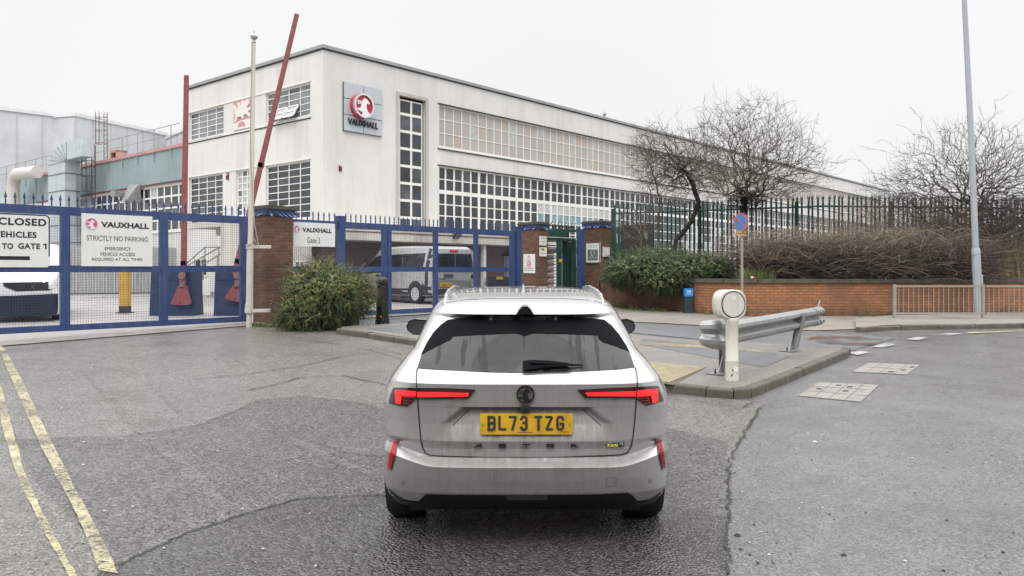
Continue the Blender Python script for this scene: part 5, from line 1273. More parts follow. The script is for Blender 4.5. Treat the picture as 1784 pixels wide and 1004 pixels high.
pl = van.part('number_plate', MB().hexa([VN(-.035, .3, .60), VN(-.035, .82, .60), VN(-.02, .82, .60), VN(-.02, .3, .60), VN(-.03, .3, .73), VN(-.03, .82, .73), VN(-.01, .82, .73), VN(-.01, .3, .73)]), YELPL)
van.part('lettering', text_fit('LX65 LYG', VN(-.037, .34, .63), VN.r, (0, 0, 1), rear, .44, .075, .003, .02), BLACKP, pl)
van.part('badge', MB().disc(VN(-.01, 1.72, .95), rear, 0, .07, .02, 20), CHROME)
van.part('lettering', text_fit('VIVARO', VN(-.012, .25, .84), VN.r, (0, 0, 1), rear, .34, .045, .006, .02), BLACKP)
m = MB(); m.hexa([VN(-.06, .5, .93), VN(-.06, .86, .93), VN(.0, .86, .93), VN(.0, .5, .93), VN(-.04, .5, 1.02), VN(-.04, .86, 1.02), VN(.0, .86, 1.02), VN(.0, .5, 1.02)]); van.part('tailgate_handle', m, VB)
m = MB(); m.hexa([VN(3.1, -.04, .93), VN(3.36, -.04, .93), VN(3.36, .02, .93), VN(3.1, .02, .93), VN(3.1, -.04, .99), VN(3.36, -.04, .99), VN(3.36, .02, .99), VN(3.1, .02, .99)]); van.part('door_handle', m, VB)
for a in (1.76, 2.92): 
    m = MB(); m.hexa([VN(a - .006, -.004, .4), VN(a + .006, -.004, .4), VN(a + .006, .02, .4), VN(a - .006, .02, .4), VN(a - .006, -.004, 1.07), VN(a + .006, -.004, 1.07), VN(a + .006, .02, 1.07), VN(a - .006, .02, 1.07)]); van.part('door_gap', m, DARKL)
m = MB(); m.hexa([VN(4.12, -.16, 1.08), VN(4.2, -.16, 1.08), VN(4.2, .05, 1.08), VN(4.12, .05, 1.08), VN(4.10, -.16, 1.32), VN(4.16, -.16, 1.32), VN(4.16, .05, 1.28), VN(4.10, .05, 1.28)]); van.part('door_mirror', m, VB)
for a in (.95, 4.05):
    m = MB(); c = VN(a, -.004, .36); n_ = 20
    ar_ = [VN(a + .45 * math.cos(math.pi * k / n_), -.012, .34 + .45 * math.sin(math.pi * k / n_)) for k in range(n_ + 1)]; m.prism(ar_, VN.r * .05); van.part('wheel_arch', m, VB)
    wheel(van, VN(a, .09, .34), -VN.r, .34, .22)
wheel(van, VN(.95, W_ - .09, .34), VN.r, .34, .22)
# red lamp post fitting and dark pickup further back
dk = T('dark_pickup', 'dark pickup seen through the last gate bay with a yellow number plate', 'car', P(870, 505, 33))
DKP = M('dark_car_paint', (.012, .014, .018), .3, 0, coat=.4)
a, b = P(849, 506, 33), P(897, 474, 33)
m = MB(); X0, X1 = a.x, b.x + .5
pr = [(0, .75), (.05, 1.28), (.3, 1.34), (1.6, 1.30), (1.9, 1.0), (4.2, .95), (4.3, .75)]
m.prism([(X0, 33 + y, z) for y, z in pr], Vector((X1 - X0, 0, 0))); dk.part('body', m, DKP)
m = MB(); m.box(X0 + .05, X1 - .05, 32.9, 33.0, .72, .86); dk.part('bumper', m, VB)
pl = dk.part('number_plate', MB().box(P(865, 0, 33).x, P(876, 0, 33).x, 32.94, 32.965, P(0, 487, 33).z, P(0, 482.5, 33).z), YELPL)
dk.part('lettering', text_fit('LK14 FZA', Vector((P(866, 0, 33).x, 32.938, P(0, 486.3, 33).z)), (1, 0, 0), (0, 0, 1), (0, -1, 0), P(875, 0, 33).x - P(866, 0, 33).x, .07, .003, .02), BLACKP, pl)
for x in (X0 + .2, X1 - .2): wheel(dk, (x, 33.9, .78), (-1 if x < 0 else 1, 0, 0), .34, .22)
bx = T('white_cabin', 'white panelled cabin with blue stripe behind the dark pickup', 'cabin', P(872, 500, 37))
a, b = P(853, 446, 37), P(905, 478, 37)
m = MB(); m.box(a.x, b.x, 37, 39, .45, a.z); bx.part('wall', m, M('cream_cabin', (.62, .60, .54), .5)); m = MB(); m.box(a.x - .1, b.x + .1, 36.9, 39.1, a.z, a.z + .08); bx.part('roof', m, DARKL)
m = MB(); m.box(P(878, 0, 37).x, P(884, 0, 37).x, 36.97, 37, .5, a.z - .1); bx.part('stripe', m, M('pale_blue', (.35, .5, .58), .5))

# ------------------------------------------------------------------ white van behind the left gate, nose to the camera
WV = M('white_van_paint', (0.70, 0.71, 0.72), .3, 0, var=.02, coat=.5)
y0 = 16.9; base = G(20, 567); y0 = base.y + .1; gz0 = gz(y0 + .5)
xr = P(103, 0, y0 + .3).x; xl = xr - 1.92; cx_ = (xl + xr) / 2
wv = T('white_van', 'white van facing out behind the left gate with black grille and bumper', 'van', (cx_, y0 + 2, gz0))
zs = lambda py: P(0, py, y0).z
m = MB(); rings = []
for y, zt_, zl, ex in ((0, zs(490), gz0 + .20, .10), (.10, zs(484), gz0 + .18, .03), (.5, zs(476), gz0 + .2, 0), (1.1, zs(466), gz0 + .27, 0), (1.9, gz0 + 1.78, gz0 + .27, .02), (2.2, gz0 + 1.92, gz0 + .27, .05), (5.0, gz0 + 1.95, gz0 + .27, .05)):
    r_ = .14 if y < 1.2 else .2
    half = [(ex + .03, zl), (ex, zl + .12), (ex, zt_ - (.35 if y < 1.5 else .8)), (ex + r_ * .6, zt_ - .06), (ex + r_ + .1, zt_)]
    rings.append([(xl + b, y0 + y, z) for b, z in half] + [(xr - b, y0 + y, z) for b, z in half[::-1]])
n = len(rings[0])
for i in range(len(rings) - 1):
    for k in range(n): m.quad(rings[i][k], rings[i][(k + 1) % n], rings[i + 1][(k + 1) % n], rings[i + 1][k])
m.add(rings[0], [tuple(range(n))]); m.add(rings[-1], [tuple(range(n))[::-1]])
bd_ = wv.part('body', m, WV, smooth=35)
bvh_wv = BVHTree.FromPolygons([v.co + wv.loc for v in bd_.data.vertices], [tuple(p.vertices) for p in bd_.data.polygons])
def m_front(px, py, d):
    q = P(px, py, y0); return Vector((q.x, q.y - 1, q.z)), Vector((0, 1, 0))
def wp(name, poly, mat, lift=.01): return cast_patch(wv, name, bvh_wv, poly, m_front, Vector((0, 1, 0)), lift, mat, None, 14, .01)
wp('grille', [(2, 491), (90, 489), (84, 501), (74, 505), (22, 506.5), (4, 498)], BLACKPL)
wp('lower_bumper', [(-45, 515), (20, 514), (101, 511), (103, 530), (101, 553), (62, 567), (-44, 570)], M('navy_black_bumper', (.012, .018, .035), .4), .05)
wp('headlamp', [(86, 500), (90, 487), (95, 481), (101, 477), (103, 487), (99, 496)], M('lamp_lens', (.16, .17, .18), .1, .4), .014)
wp('headlamp', [(-44, 480), (-36, 486), (-32, 499), (-40, 498), (-46, 490)], M('lamp_lens', (.55, .56, .58)), .014)
wp('bumper_gap', [(12, 555), (66, 551), (72, 553), (79, 563), (60, 561)], M('pale_gap', (.5, .49, .46), .6), .06)
em_ = [(44, 495), (49, 494), (52, 496), (49, 498), (50, 500), (52, 503), (49, 503), (48, 500.5), (46.5, 501), (45, 503.5), (43.5, 502), (46, 499), (46, 497)]
m = MB(); m.prism([(P(px, py, y0).x, y0 - .03, P(px, py, y0).z) for px, py in em_], Vector((0, .02, 0))); wv.part('badge', m, CHROME)
m = MB(); yw = y0 + 1.25; m.quad((xl + .2, yw - .02, zs(464)), (xr - .2, yw - .02, zs(464)), (xr - .28, yw + .65, gz0 + 1.75), (xl + .28, yw + .65, gz0 + 1.75)); wv.part('windscreen', m, VG)
for x, s_ in ((xl + .1, -1), (xr - .1, 1)): wheel(wv, (x, y0 + .95, gz0 + .34), (s_, 0, 0), .34, .22)

th_ = math.radians(26); fc_ = Vector((cx_, y0, gz0)); rel = Matrix.Rotation(th_, 3, 'Z') @ (wv.loc - fc_)
wv.o.location = fc_ + rel + Vector((-.22, .45, -.03)); wv.o.rotation_euler = (0, 0, th_)
# ------------------------------------------------------------------ low brick wall with coping
BRK_W = brick('orange_brick', (0.50, 0.20, 0.085), (0.32, 0.15, 0.075), (0.16, 0.12, 0.09), uv=True, dark=(0.17, 0.10, 0.065), dark_amt=.6, green=.43)
BRK_W2 = brick('dark_weathered_brick', (0.28, 0.125, 0.075), (0.17, 0.08, 0.055), (0.11, 0.09, 0.075), uv=True, dark=(0.06, 0.04, 0.032), dark_amt=.8, green=.43)
COPS = M('weathered_coping_stone', (0.085, 0.08, 0.066), .8, var=.3, scale=5, bump=.3, dirt=(.17, .16, .13), dirt_amt=.4)
wp_ = [P(1046, 0, 25.6), P(1130, 0, 23.6), P(1210, 0, 21.7), P(1262, 0, 20.8), P(1320, 0, 20.3), P(1440, 0, 20.4), P(1560, 0, 20.7), P(1690, 0, 21.0), P(1784, 0, 21.3), P(2150, 0, 22.2)]
wp_ = [Vector((p.x, p.y, 0)) for p in wp_]
ZW = 1.28; ZC = 1.385
lw = T('boundary_wall', 'low orange brick wall with dark stone coping curving along the pavement', 'wall', (6.5, 20.3, .42))
def wall_strip(pts, z0, z1, th, off=0.0):
    mb = MB(); mb.uv = []; run = 0; 
    nrm = []
    for i in range(len(pts)):
        a = pts[max(0, i - 1)]; b = pts[min(len(pts) - 1, i + 1)]; d = (b - a).normalized(); nrm.append(Vector((d.y, -d.x, 0)))
    L = []
    for i, p in enumerate(pts):
        if i: run += (p - pts[i - 1]).length
        f = p + nrm[i] * off; k = p - nrm[i] * (th - off)
        for q, z in ((f, z0), (f, z1), (k, z1), (k, z0)): mb.v.append((q.x, q.y, z))
        mb.uv += [(run, z0), (run, z1), (run, z1 + th), (run, z1 + th + z1 - z0)]
    for i in range(len(pts) - 1):
        a, b = i * 4, i * 4 + 4
        for k in range(3): mb.f.append((a + k, a + k + 1, b + k + 1, b + k)); mb.m.append(0)
    e = (len(pts) - 1) * 4
    mb.f += [(0, 1, 2, 3), (e, e + 1, e + 2, e + 3)]; mb.m += [0, 0]
    return mb
lw.part('brickwork', wall_strip(wp_[:3], .3, ZW, .24), BRK_W2)
lw.part('brickwork', wall_strip(wp_[2:], .3, ZW, .24), BRK_W)
tot = []; 
for i in range(len(wp_) - 1):
    n = max(1, round((wp_[i + 1] - wp_[i]).length / .75))
    for k in range(n):
        a, b = wp_[i].lerp(wp_[i + 1], k / n), wp_[i].lerp(wp_[i + 1], (k + 1) / n); d = (b - a).normalized(); nn = Vector((d.y, -d.x, 0)); a = a + d * .004; b = b - d * .004
        m = MB(); r_ = random.Random(i * 17 + k).uniform(-.004, .004)
        lo = [a + nn * .05, b + nn * .05, b - nn * .30, a - nn * .30]; m.hexa([(q.x, q.y, ZW) for q in lo] + [(q.x, q.y, ZC + r_) for q in lo]); tot.append(m)
for m in tot: lw.part('coping_stone', m, COPS)
SOIL = M('dark_soil', (0.05, 0.042, 0.03), .9, var=.4, scale=3, bump=.5, bscale=20, dirt=(.09, .08, .03), dirt_amt=.7)
nb_s = MB()
bkp = [Vector((p.x, p.y + (.22 if i > 2 else .3), 0)) for i, p in enumerate(wp_)]
far_ = [Vector((p.x + 2.5, p.y + 9, 0)) for p in wp_]
for i in range(len(bkp) - 1):
    a, b, c, d = bkp[i], bkp[i + 1], far_[i + 1], far_[i]; nb_s.quad((a.x, a.y, ZW + .04), (b.x, b.y, ZW + .04), (c.x, c.y, ZW + .12), (d.x, d.y, ZW + .12))
    nb_s.quad((d.x, d.y, .3), (c.x, c.y, .3), (c.x, c.y, ZW + .12), (d.x, d.y, ZW + .12))
a, d = bkp[0], far_[0]; nb_s.quad((a.x, a.y, .3), (d.x, d.y, .3), (d.x, d.y, ZW + .12), (a.x, a.y, ZW + .04))
struct('ground_bank', nb_s, SOIL)

# ------------------------------------------------------------------ palisade fence
pf = T('palisade_fence', 'tall dark green palisade fence with pointed pales behind the bushes', 'fence', P(1300, 470, 24.6))
fa, fb, fc = P(1068, 0, 27.2), P(1440, 0, 24.0), P(1860, 0, 25.2)
pale_me = None
fpx = [Vector((fa.x, fa.y, 0)), Vector((fb.x, fb.y, 0)), Vector((fc.x, fc.y, 0))]
Lp = [(fpx[1] - fpx[0]).length, (fpx[2] - fpx[1]).length]; ntot = 99; stp = sum(Lp) / ntot
m = MB(); m.box(-.029, .029, -.012, .0, 0, 2.45); m.box(-.012, .012, -.03, -.012, 0, 2.4)
m.add([(-.035, 0, 2.45), (-.035, -.012, 2.45), (-.045, -.03, 2.62), (-.012, 0, 2.50), (.035, 0, 2.45), (.035, -.012, 2.45), (.045, -.03, 2.62), (.012, 0, 2.50), (0, 0, 2.46), (0, -.02, 2.66)],
      [(0, 1, 2), (0, 2, 3), (4, 6, 5), (4, 7, 6), (3, 8, 9), (7, 9, 8), (0, 3, 8), (4, 8, 7)])
tmp = mesh_obj('pale', m, GREENP); pale_me = tmp.data; bpy.data.objects.remove(tmp)
pr_ = random.Random(4)
for k in range(ntot):
    s = (k + .5) * stp; seg = 0 if s < Lp[0] else 1; u = (s if seg == 0 else s - Lp[0]) / Lp[seg]; q = fpx[seg].lerp(fpx[seg + 1], u); d = (fpx[seg + 1] - fpx[seg])
    o = bpy.data.objects.new('pale', pale_me); COL.objects.link(o); o.parent = pf.o; o.location = Vector((q.x, q.y, 1.30 + pr_.uniform(-.015, .015))) - pf.loc; o.rotation_euler = (pr_.uniform(-.01, .01), pr_.uniform(-.012, .012), math.atan2(d.y, d.x))
for z in (1.55, 3.55):
    m = MB()
    for i in range(2): m.tube([fpx[i] + Vector((0, .05, z)), fpx[i + 1] + Vector((0, .05, z))], .03, 4)
    pf.part('rail', m, GREENP)
for k in range(6):
    s = k * sum(Lp) / 5.01; seg = 0 if s < Lp[0] else 1; u = (s if seg == 0 else s - Lp[0]) / Lp[seg]; q = fpx[seg].lerp(fpx[seg + 1], u)
    m = MB(); m.box(q.x - .05, q.x + .05, q.y + .04, q.y + .12, .9, 3.72); pf.part('post', m, GREENP)
# short green return fence and round lamp beside the right pillar
w = FEN.off(-.2); gf = T('green_railing', 'short dark green railing between the right pillar and the bare shrub', 'railing', w.W(w.at(1078), 1.2))
sa, sb = w.at(1067), w.at(1083); zt = w.pt(1067, 403)[1]
m = MB(); m.wbox(w, sa, sb, zt - .08, zt, -.04, .04); gf.part('rail', m, GREENP)
for k in range(4): 
    s = sa + (sb - sa) * k / 3; m = MB(); m.wbox(w, s - .03, s + .03, .45, zt + .18, -.02, .02); gf.part('upright', m, GREENP)
lt = T('bulkhead_lamp', 'round cream bulkhead lamp beside the green railing', 'lamp', w.W(w.at(1075), w.pt(1075, 420)[1], -.3))
c = w.W(w.at(1075, -.3), w.pt(1075, 415)[1], -.3); m = MB(); m.disc(c, (0, -1, 0), 0, .17, .10, 24); lt.part('face', m, M('cream_lamp', (.55, .53, .46), .4)); m = MB(); m.disc(c, (0, -1, 0), .165, .19, .07, 24); lt.part('rim', m, GREENP)
# dark brick block behind the bare shrub
m = MB(); m.box(P(1083, 0, 29).x, P(1140, 0, 29).x, 29, 31, .4, P(0, 392, 29).z)
single('brick_outbuilding', m, brick('dark_outbuilding_brick', (.10, .05, .04), (.06, .035, .03), (.07, .06, .05), 0.0), 'dark brick outbuilding half hidden behind the bare shrub', 'building')

# ------------------------------------------------------------------ vegetation
def bark(name, c, v=.35): return M(name, c, .9, var=v, scale=5, bump=.4, bscale=40)
BARK = bark('grey_brown_bark', (0.085, 0.072, 0.058)); TWIG = bark('pale_twig_bark', (0.135, 0.115, 0.095)); BARKD = bark('dark_bark', (0.030, 0.026, 0.022))
def grow(roots, targets, seed, seg=.18, wander=.35, rise=.5):
    "nodes grown from roots towards the target points; returns positions, parents, weights"
    r = random.Random(seed); pos = []; par = []
    for chain in roots:
        prev = -1
        base = len(pos)
        for i, p in enumerate(chain):
            if i == 0 and prev == -1: pos.append(np.array(p, float)); par.append(-1); prev = len(pos) - 1; continue
            a = pos[prev]; b = np.array(p, float); n = max(1, int(np.linalg.norm(b - a) / seg))
            for k in range(1, n + 1):
                pos.append(a + (b - a) * k / n + np.array([r.gauss(0, .012), r.gauss(0, .012), 0])); par.append(prev); prev = len(pos) - 1
    c0 = np.mean([c[-1] for c in roots], axis=0)
    targets = sorted(targets, key=lambda t: np.linalg.norm(np.array(t) - c0))
    for t in targets:
        t = np.array(t, float); A = np.array(pos); dd = A - t
        dist = np.linalg.norm(dd, axis=1); out = A - c0; on = np.linalg.norm(out, axis=1) + 1e-6
        cosn = -(dd * out).sum(1) / (dist * on + 1e-6); cosn = np.where(on < .25, .6, cosn)
        cost = dist * (1.75 - cosn) + rise * np.maximum(0, dd[:, 2]) * 1.2
        j = int(np.argmin(cost)); a = pos[j]; L = np.linalg.norm(t - a)
        if L < seg * .4: continue
        n = max(1, int(L / seg)); pd = (a - pos[par[j]]) if par[j] >= 0 else np.array([0, 0, 1.0]); pl = np.linalg.norm(pd); pd = pd / (pl if pl > 1e-6 else 1)
        ctrl = a + pd * L * .35 + np.array([0, 0, L * .10]); off = np.array([r.gauss(0, 1), r.gauss(0, 1), r.gauss(0, 1)]) * wander * .16
        prev = j
        for k in range(1, n + 1):
            u = k / n; q = (1 - u) ** 2 * a + 2 * u * (1 - u) * ctrl + u * u * t + off * (math.sin(u * math.pi) * .6 + math.sin(u * math.pi * 2.5) * .4) + np.array([r.gauss(0, 1), r.gauss(0, 1), r.gauss(0, 1)]) * seg * .07
            pos.append(q); par.append(prev); prev = len(pos) - 1
    w = np.zeros(len(pos)); kids = np.zeros(len(pos), int)
    for i in range(len(pos)):
        if par[i] >= 0: kids[par[i]] += 1
    for i in range(len(pos) - 1, -1, -1):
        if kids[i] == 0: w[i] = max(w[i], 1)
        if par[i] >= 0: w[par[i]] += w[i]
    return np.array(pos), np.array(par), w
def branch_mesh(pos, par, rad, sel, sides=3):
    m = MB()
    for i in np.nonzero(sel)[0]:
        j = par[i]
        if j < 0: continue
        a, b = Vector(pos[j]), Vector(pos[i]); d = b - a
        if d.length < 1e-5: continue
        d = d.normalized(); u = d.orthogonal().normalized(); v = d.cross(u); n = sides if rad[i] < .02 else 7
        a = a - d * rad[i] * .4
        ra, rb = min(rad[j], rad[i] * 1.25), rad[i]; vs = []
        for c, r_ in ((a, ra), (b, rb)):
            for k in range(n): vs.append(c + (u * math.cos(6.2832 * k / n) + v * math.sin(6.2832 * k / n)) * r_)
        m.add(vs, [(k, (k + 1) % n, (k + 1) % n + n, k + n) for k in range(n)])
    return m
def tree(name, label, roots, targets, seed, rmin=.0035, rmax=.14, power=.5, thr=.028, seg=.12, group=None, bark_t=BARK, bark_c=BARK, wander=.35, buds=None, cat='tree', twigs=2600):
    pos, par, w = grow(roots, targets, seed, seg, wander)
    rad = np.clip(rmin * w ** power, rmin, rmax)
    t = T(name, label, cat, roots[0][0], group)
    t.part('trunk', branch_mesh(pos, par, rad, rad >= thr), bark_t, smooth=60, fixn=False)
    cr = t.part('crown', branch_mesh(pos, par, rad, rad < thr), bark_c, fixn=False)
    r = random.Random(seed + 5); tw = MB(); thin = [i for i in range(len(pos)) if rad[i] < rmin * 3.2 and par[i] >= 0]
    for _ in range(twigs):
        i = r.choice(thin); p = Vector(pos[i]); d = (p - Vector(pos[par[i]])); d = d.normalized() if d.length > 1e-6 else Vector((0, 0, 1))
        d = (d + Vector((r.gauss(0, .55), r.gauss(0, .55), r.gauss(.12, .5)))).normalized(); pts = [p.copy()]; st_l = r.uniform(.05, .12)
        for k in range(4): d = (d + Vector((r.gauss(0, .16), r.gauss(0, .16), r.gauss(.02, .14)))).normalized(); p = p + d * st_l; pts.append(p.copy())
        tw.tube(pts, [.0030, .0028, .0024, .0019, .0012], 3, caps=False)
    if twigs: t.part('twigs', tw, bark_c, cr, fixn=False)
    if buds:
        r = random.Random(seed + 9); tips = [i for i in range(len(pos)) if rad[i] < rmin * 1.8]; m = MB()
        for _ in range(buds[0]):
            p = Vector(pos[r.choice(tips)]) + Vector([r.gauss(0, .03)] * 3); s = r.uniform(.5, 1.2) * buds[1]
            u = Vector((r.gauss(0, 1), r.gauss(0, 1), r.gauss(0, 1))).normalized(); v = u.orthogonal().normalized()
            m.add([p, p + u * s + v * s * .35, p + u * s * 2, p + u * s - v * s * .35], [(0, 1, 2, 3)])
        t.part('bud', m, buds[2], cr, fixn=False)
    return t
def ell(n, c, rx, ry, rz, seed, shell=.35, zmin=-1.0, cond=None):
    r = random.Random(seed); out = []
    while len(out) < n:
        v = Vector((r.gauss(0, 1), r.gauss(0, 1), r.gauss(0, 1))).normalized() * (r.random() ** shell)
        if v.z < zmin: continue
        p = (c[0] + v.x * rx, c[1] + v.y * ry, c[2] + v.z * rz)
        if cond is None or cond(p): out.append(p)
    return out
BRT = bark('brown_twig_bark', (0.115, 0.095, 0.075))
OLIVE = M('olive_dead_leaf', (0.10, 0.095, 0.035), .8, var=.4, scale=7)
# middle tree: a knot of a trunk behind the no stopping sign, stems fanning out
Yt = 23.2
def TP(px, py, dy=0.0): return tuple(P(px, py, Yt + dy))
ct = TP(1312, 285); tg = ell(1700, ct, 1.9, 1.6, 2.0, 21, .45, -.55) + ell(450, TP(1350, 300), 1.7, 1.3, 1.1, 22, .3, -.4) + ell(300, TP(1250, 250), 1.2, 1.2, 1.2, 23, .3)
tg += [TP(x, y) for x, y in ((1318, 150), (1308, 155), (1240, 160), (1230, 168), (1217, 185), (1338, 168), (1378, 172), (1372, 180), (1425, 205), (1430, 225), (1180, 208), (1195, 215), (1440, 268), (1465, 266), (1452, 280), (1418, 238), (1350, 190), (1290, 165))]
fan = []
for x, y, dy in ((1262, 240, -.3), (1290, 215, .2), (1315, 225, -.2), (1345, 235, .3), (1375, 268, 0), (1250, 285, .2), (1385, 305, -.2), (1225, 305, .1)):
    fan.append(TP(x, y, dy))
tree('bare_tree', 'bare round crowned tree rising behind the no stopping sign', [[tuple(P(1298, 482, Yt)), TP(1297, 420), TP(1295, 385), TP(1296, 350)]], fan + tg, 31, rmin=.0042, rmax=.115, power=.445, thr=.03, bark_t=BARK, bark_c=BRT, buds=(2200, .026, OLIVE), wander=1.3)
m = MB(); r = random.Random(5)   # ivy-dark knot at the fork
def leaf_cloud(n, c, rx, ry, rz, size, seed, flat=.4):
    r = random.Random(seed); m = MB()
    for _ in range(n):
        v = Vector((r.gauss(0, 1), r.gauss(0, 1), r.gauss(0, 1))).normalized() * (r.random() ** .5); p = Vector(c) + Vector((v.x * rx, v.y * ry, v.z * rz))
        u = Vector((r.gauss(0, 1), r.gauss(0, 1), r.gauss(0, flat))).normalized(); q = u.cross(Vector((r.gauss(0, .5), r.gauss(0, .5), 1))).normalized(); s = size * r.uniform(.6, 1.3)
        m.add([p, p + u * s * .5 + q * s * .3, p + u * s, p + u * s * .5 - q * s * .3], [(0, 1, 2, 3)])
    return m
IVY = M('dark_ivy', (0.012, 0.016, 0.012), .6, var=.5, scale=9)
single('ivy_clump', leaf_cloud(1500, TP(1300, 350, -.1), .62, .3, .34, .07, 6), IVY, 'dark ivy knot in the fork of the round crowned bare tree', 'ivy', fixn=False)
# corkscrew branched tree left of it
Yt = 24.2
rootsA = [[TP(1150, 470), TP(1146, 400), TP(1148, 350), TP(1144, 320), TP(1132, 285), TP(1124, 262)], [TP(1156, 470), TP(1160, 440), TP(1172, 415), TP(1190, 392), TP(1212, 368), TP(1236, 344), TP(1256, 318)], [TP(1164, 470), TP(1178, 420), TP(1205, 385), TP(1218, 352), TP(1205, 318), TP(1196, 300)]]
tgA = ell(650, TP(1140, 270), .85, .8, 1.0, 41, .4) + ell(700, TP(1205, 290), 1.05, .9, .95, 42, .4) + ell(220, TP(1150, 330), .9, .7, .5, 45, .4) + [TP(*q) for q in ((1098, 248), (1092, 252), (1112, 228), (1128, 222), (1150, 228), (1165, 225), (1098, 292), (1108, 330))]
tree('bare_tree', 'twisted bare tree with several leaning stems in front of the office building', rootsA, tgA, 43, rmin=.0045, rmax=.10, power=.43, thr=.032, bark_t=BARKD, bark_c=BARK, wander=1.7, twigs=1500, buds=(2200, .03, OLIVE))
# right hand trees
Yt = 22.6
rootsC = [[TP(1712, 490), TP(1708, 420), TP(1690, 350)], [TP(1722, 490), TP(1726, 410), TP(1732, 330)], [TP(1700, 490), TP(1684, 420), TP(1655, 350)], [TP(1735, 490), TP(1748, 420), TP(1778, 360)], [TP(1694, 490), TP(1662, 420), TP(1625, 370)]]
tgC = ell(1900, TP(1685, 310), 2.25, 1.5, 1.65, 51, .5, -.8) + ell(700, TP(1720, 400), 1.7, 1.2, .9, 57, .5) + ell(800, TP(1770, 310), 1.5, 1.3, 1.5, 52, .4, -.9) + ell(600, TP(1570, 340), 1.3, 1.0, .85, 53, .5, -.9)
tgC += [TP(*q) for q in ((1588, 190), (1562, 218), (1537, 242), (1520, 262), (1472, 282), (1485, 275), (1500, 280), (1702, 186), (1737, 184), (1756, 172), (1684, 200), (1640, 225), (1775, 215), (1605, 215))]
tree('bare_tree', 'wide bare thorny tree behind the lamp post at the right', rootsC, tgC, 55, rmin=.0042, rmax=.085, power=.44, thr=.03, bark_c=bark('grey_twig', (.085, .072, .064)), wander=.7, buds=(1600, .03, M('brown_pod', (.07, .05, .045), .8)))
# bare shrub beside the right pillar
Yt = 24.6
tree('bare_shrub', 'small bare shrub with pale cut stems beside the right brick pillar', [[TP(1112, 470), TP(1118, 425)], [TP(1106, 470), TP(1100, 430)], [TP(1120, 470), TP(1124, 405)]], ell(170, TP(1108, 390), .75, .5, .7, 61, .4) + [TP(*q) for q in ((1075, 355), (1082, 372), (1122, 352), (1136, 372), (1068, 392), (1096, 380))], 63, rmin=.006, rmax=.05, power=.45, thr=.02, bark_t=TWIG, bark_c=TWIG, cat='shrub', wander=.6, twigs=150)

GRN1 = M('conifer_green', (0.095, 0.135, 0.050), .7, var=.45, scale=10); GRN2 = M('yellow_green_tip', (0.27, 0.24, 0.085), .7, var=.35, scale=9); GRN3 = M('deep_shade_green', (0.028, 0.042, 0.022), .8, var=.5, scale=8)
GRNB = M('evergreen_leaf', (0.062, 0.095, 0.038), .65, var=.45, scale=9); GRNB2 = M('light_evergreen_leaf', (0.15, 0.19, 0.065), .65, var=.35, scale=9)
def bush(name, label, blobs, n, seed, mats, leaf=.035, lenr=(.18, .5), droop=.35, stemmat=BARKD, top_bias=.55, cat='bush', spread=.35):
    "sprays of small leaves arching out of overlapping lobes"
    r = random.Random(seed); L = [MB(), MB(), MB()]; st = MB()
    wsum = [b[1][0] * b[1][2] for b in blobs]
    for _ in range(n):
        c, rad = r.choices(blobs, wsum)[0]
        v = Vector((r.gauss(0, 1), r.gauss(0, 1) - .35, r.gauss(0, 1) + top_bias * .5)).normalized()
        s0 = r.uniform(.55, .97); p = Vector((c[0] + v.x * rad[0] * s0, c[1] + v.y * rad[1] * s0, c[2] + v.z * rad[2] * s0))
        d = (Vector((v.x / rad[0], v.y / rad[1], v.z / rad[2])).normalized() + Vector((r.gauss(0, spread), r.gauss(0, spread), r.gauss(.1, spread)))).normalized()
        ln = r.uniform(*lenr) * (s0 if s0 > .8 else .7); k = 9; stp_ = ln / k; pts = [p.copy()]
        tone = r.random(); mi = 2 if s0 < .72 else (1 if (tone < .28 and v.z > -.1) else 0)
        for q in range(k):
            d = (d + Vector((0, 0, -droop * .14)) + Vector((r.gauss(0, .06), r.gauss(0, .06), r.gauss(0, .06)))).normalized(); p = p + d * stp_; pts.append(p.copy())
            sd = d.orthogonal().normalized(); sd = (Matrix.Rotation(r.uniform(0, 6.28), 3, d) @ sd)
            for sg in (-1, 1):
                l = leaf * r.uniform(.7, 1.4) * (1.15 - .5 * q / k); ld = (d * .6 + sd * sg).normalized(); wv_ = ld.cross(d + Vector((0, 0, .3))).normalized() * l * .28
                L[mi].add([p, p + ld * l * .5 + wv_, p + ld * l, p + ld * l * .5 - wv_], [(0, 1, 2, 3)])
        if r.random() < .25: st.tube(pts[::3], .003, 3, caps=False)
    c0 = blobs[0][0]; t = T(name, label, cat, (c0[0], c0[1], gz(c0[1])))
    for mb, mt, nm in zip(L, mats, ('foliage', 'foliage', 'foliage')): t.part(nm, mb, mt, fixn=False)
    t.part('stem', st, stemmat, fixn=False)
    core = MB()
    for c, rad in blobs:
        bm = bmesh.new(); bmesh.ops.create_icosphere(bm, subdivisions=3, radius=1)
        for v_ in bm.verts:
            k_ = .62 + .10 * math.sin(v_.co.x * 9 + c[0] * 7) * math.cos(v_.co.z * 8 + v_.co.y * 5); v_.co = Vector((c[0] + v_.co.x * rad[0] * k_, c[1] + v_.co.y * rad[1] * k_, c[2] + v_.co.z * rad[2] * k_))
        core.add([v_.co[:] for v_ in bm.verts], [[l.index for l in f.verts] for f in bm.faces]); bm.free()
    t.part('shade_core', core, M('bush_shade', (.012, .014, .008), .95)); return t  # dark core; shade between the leaves is put into its colour
def BP(px, py, Y): return tuple(P(px, py, Y))
s17 = 16.9 / F
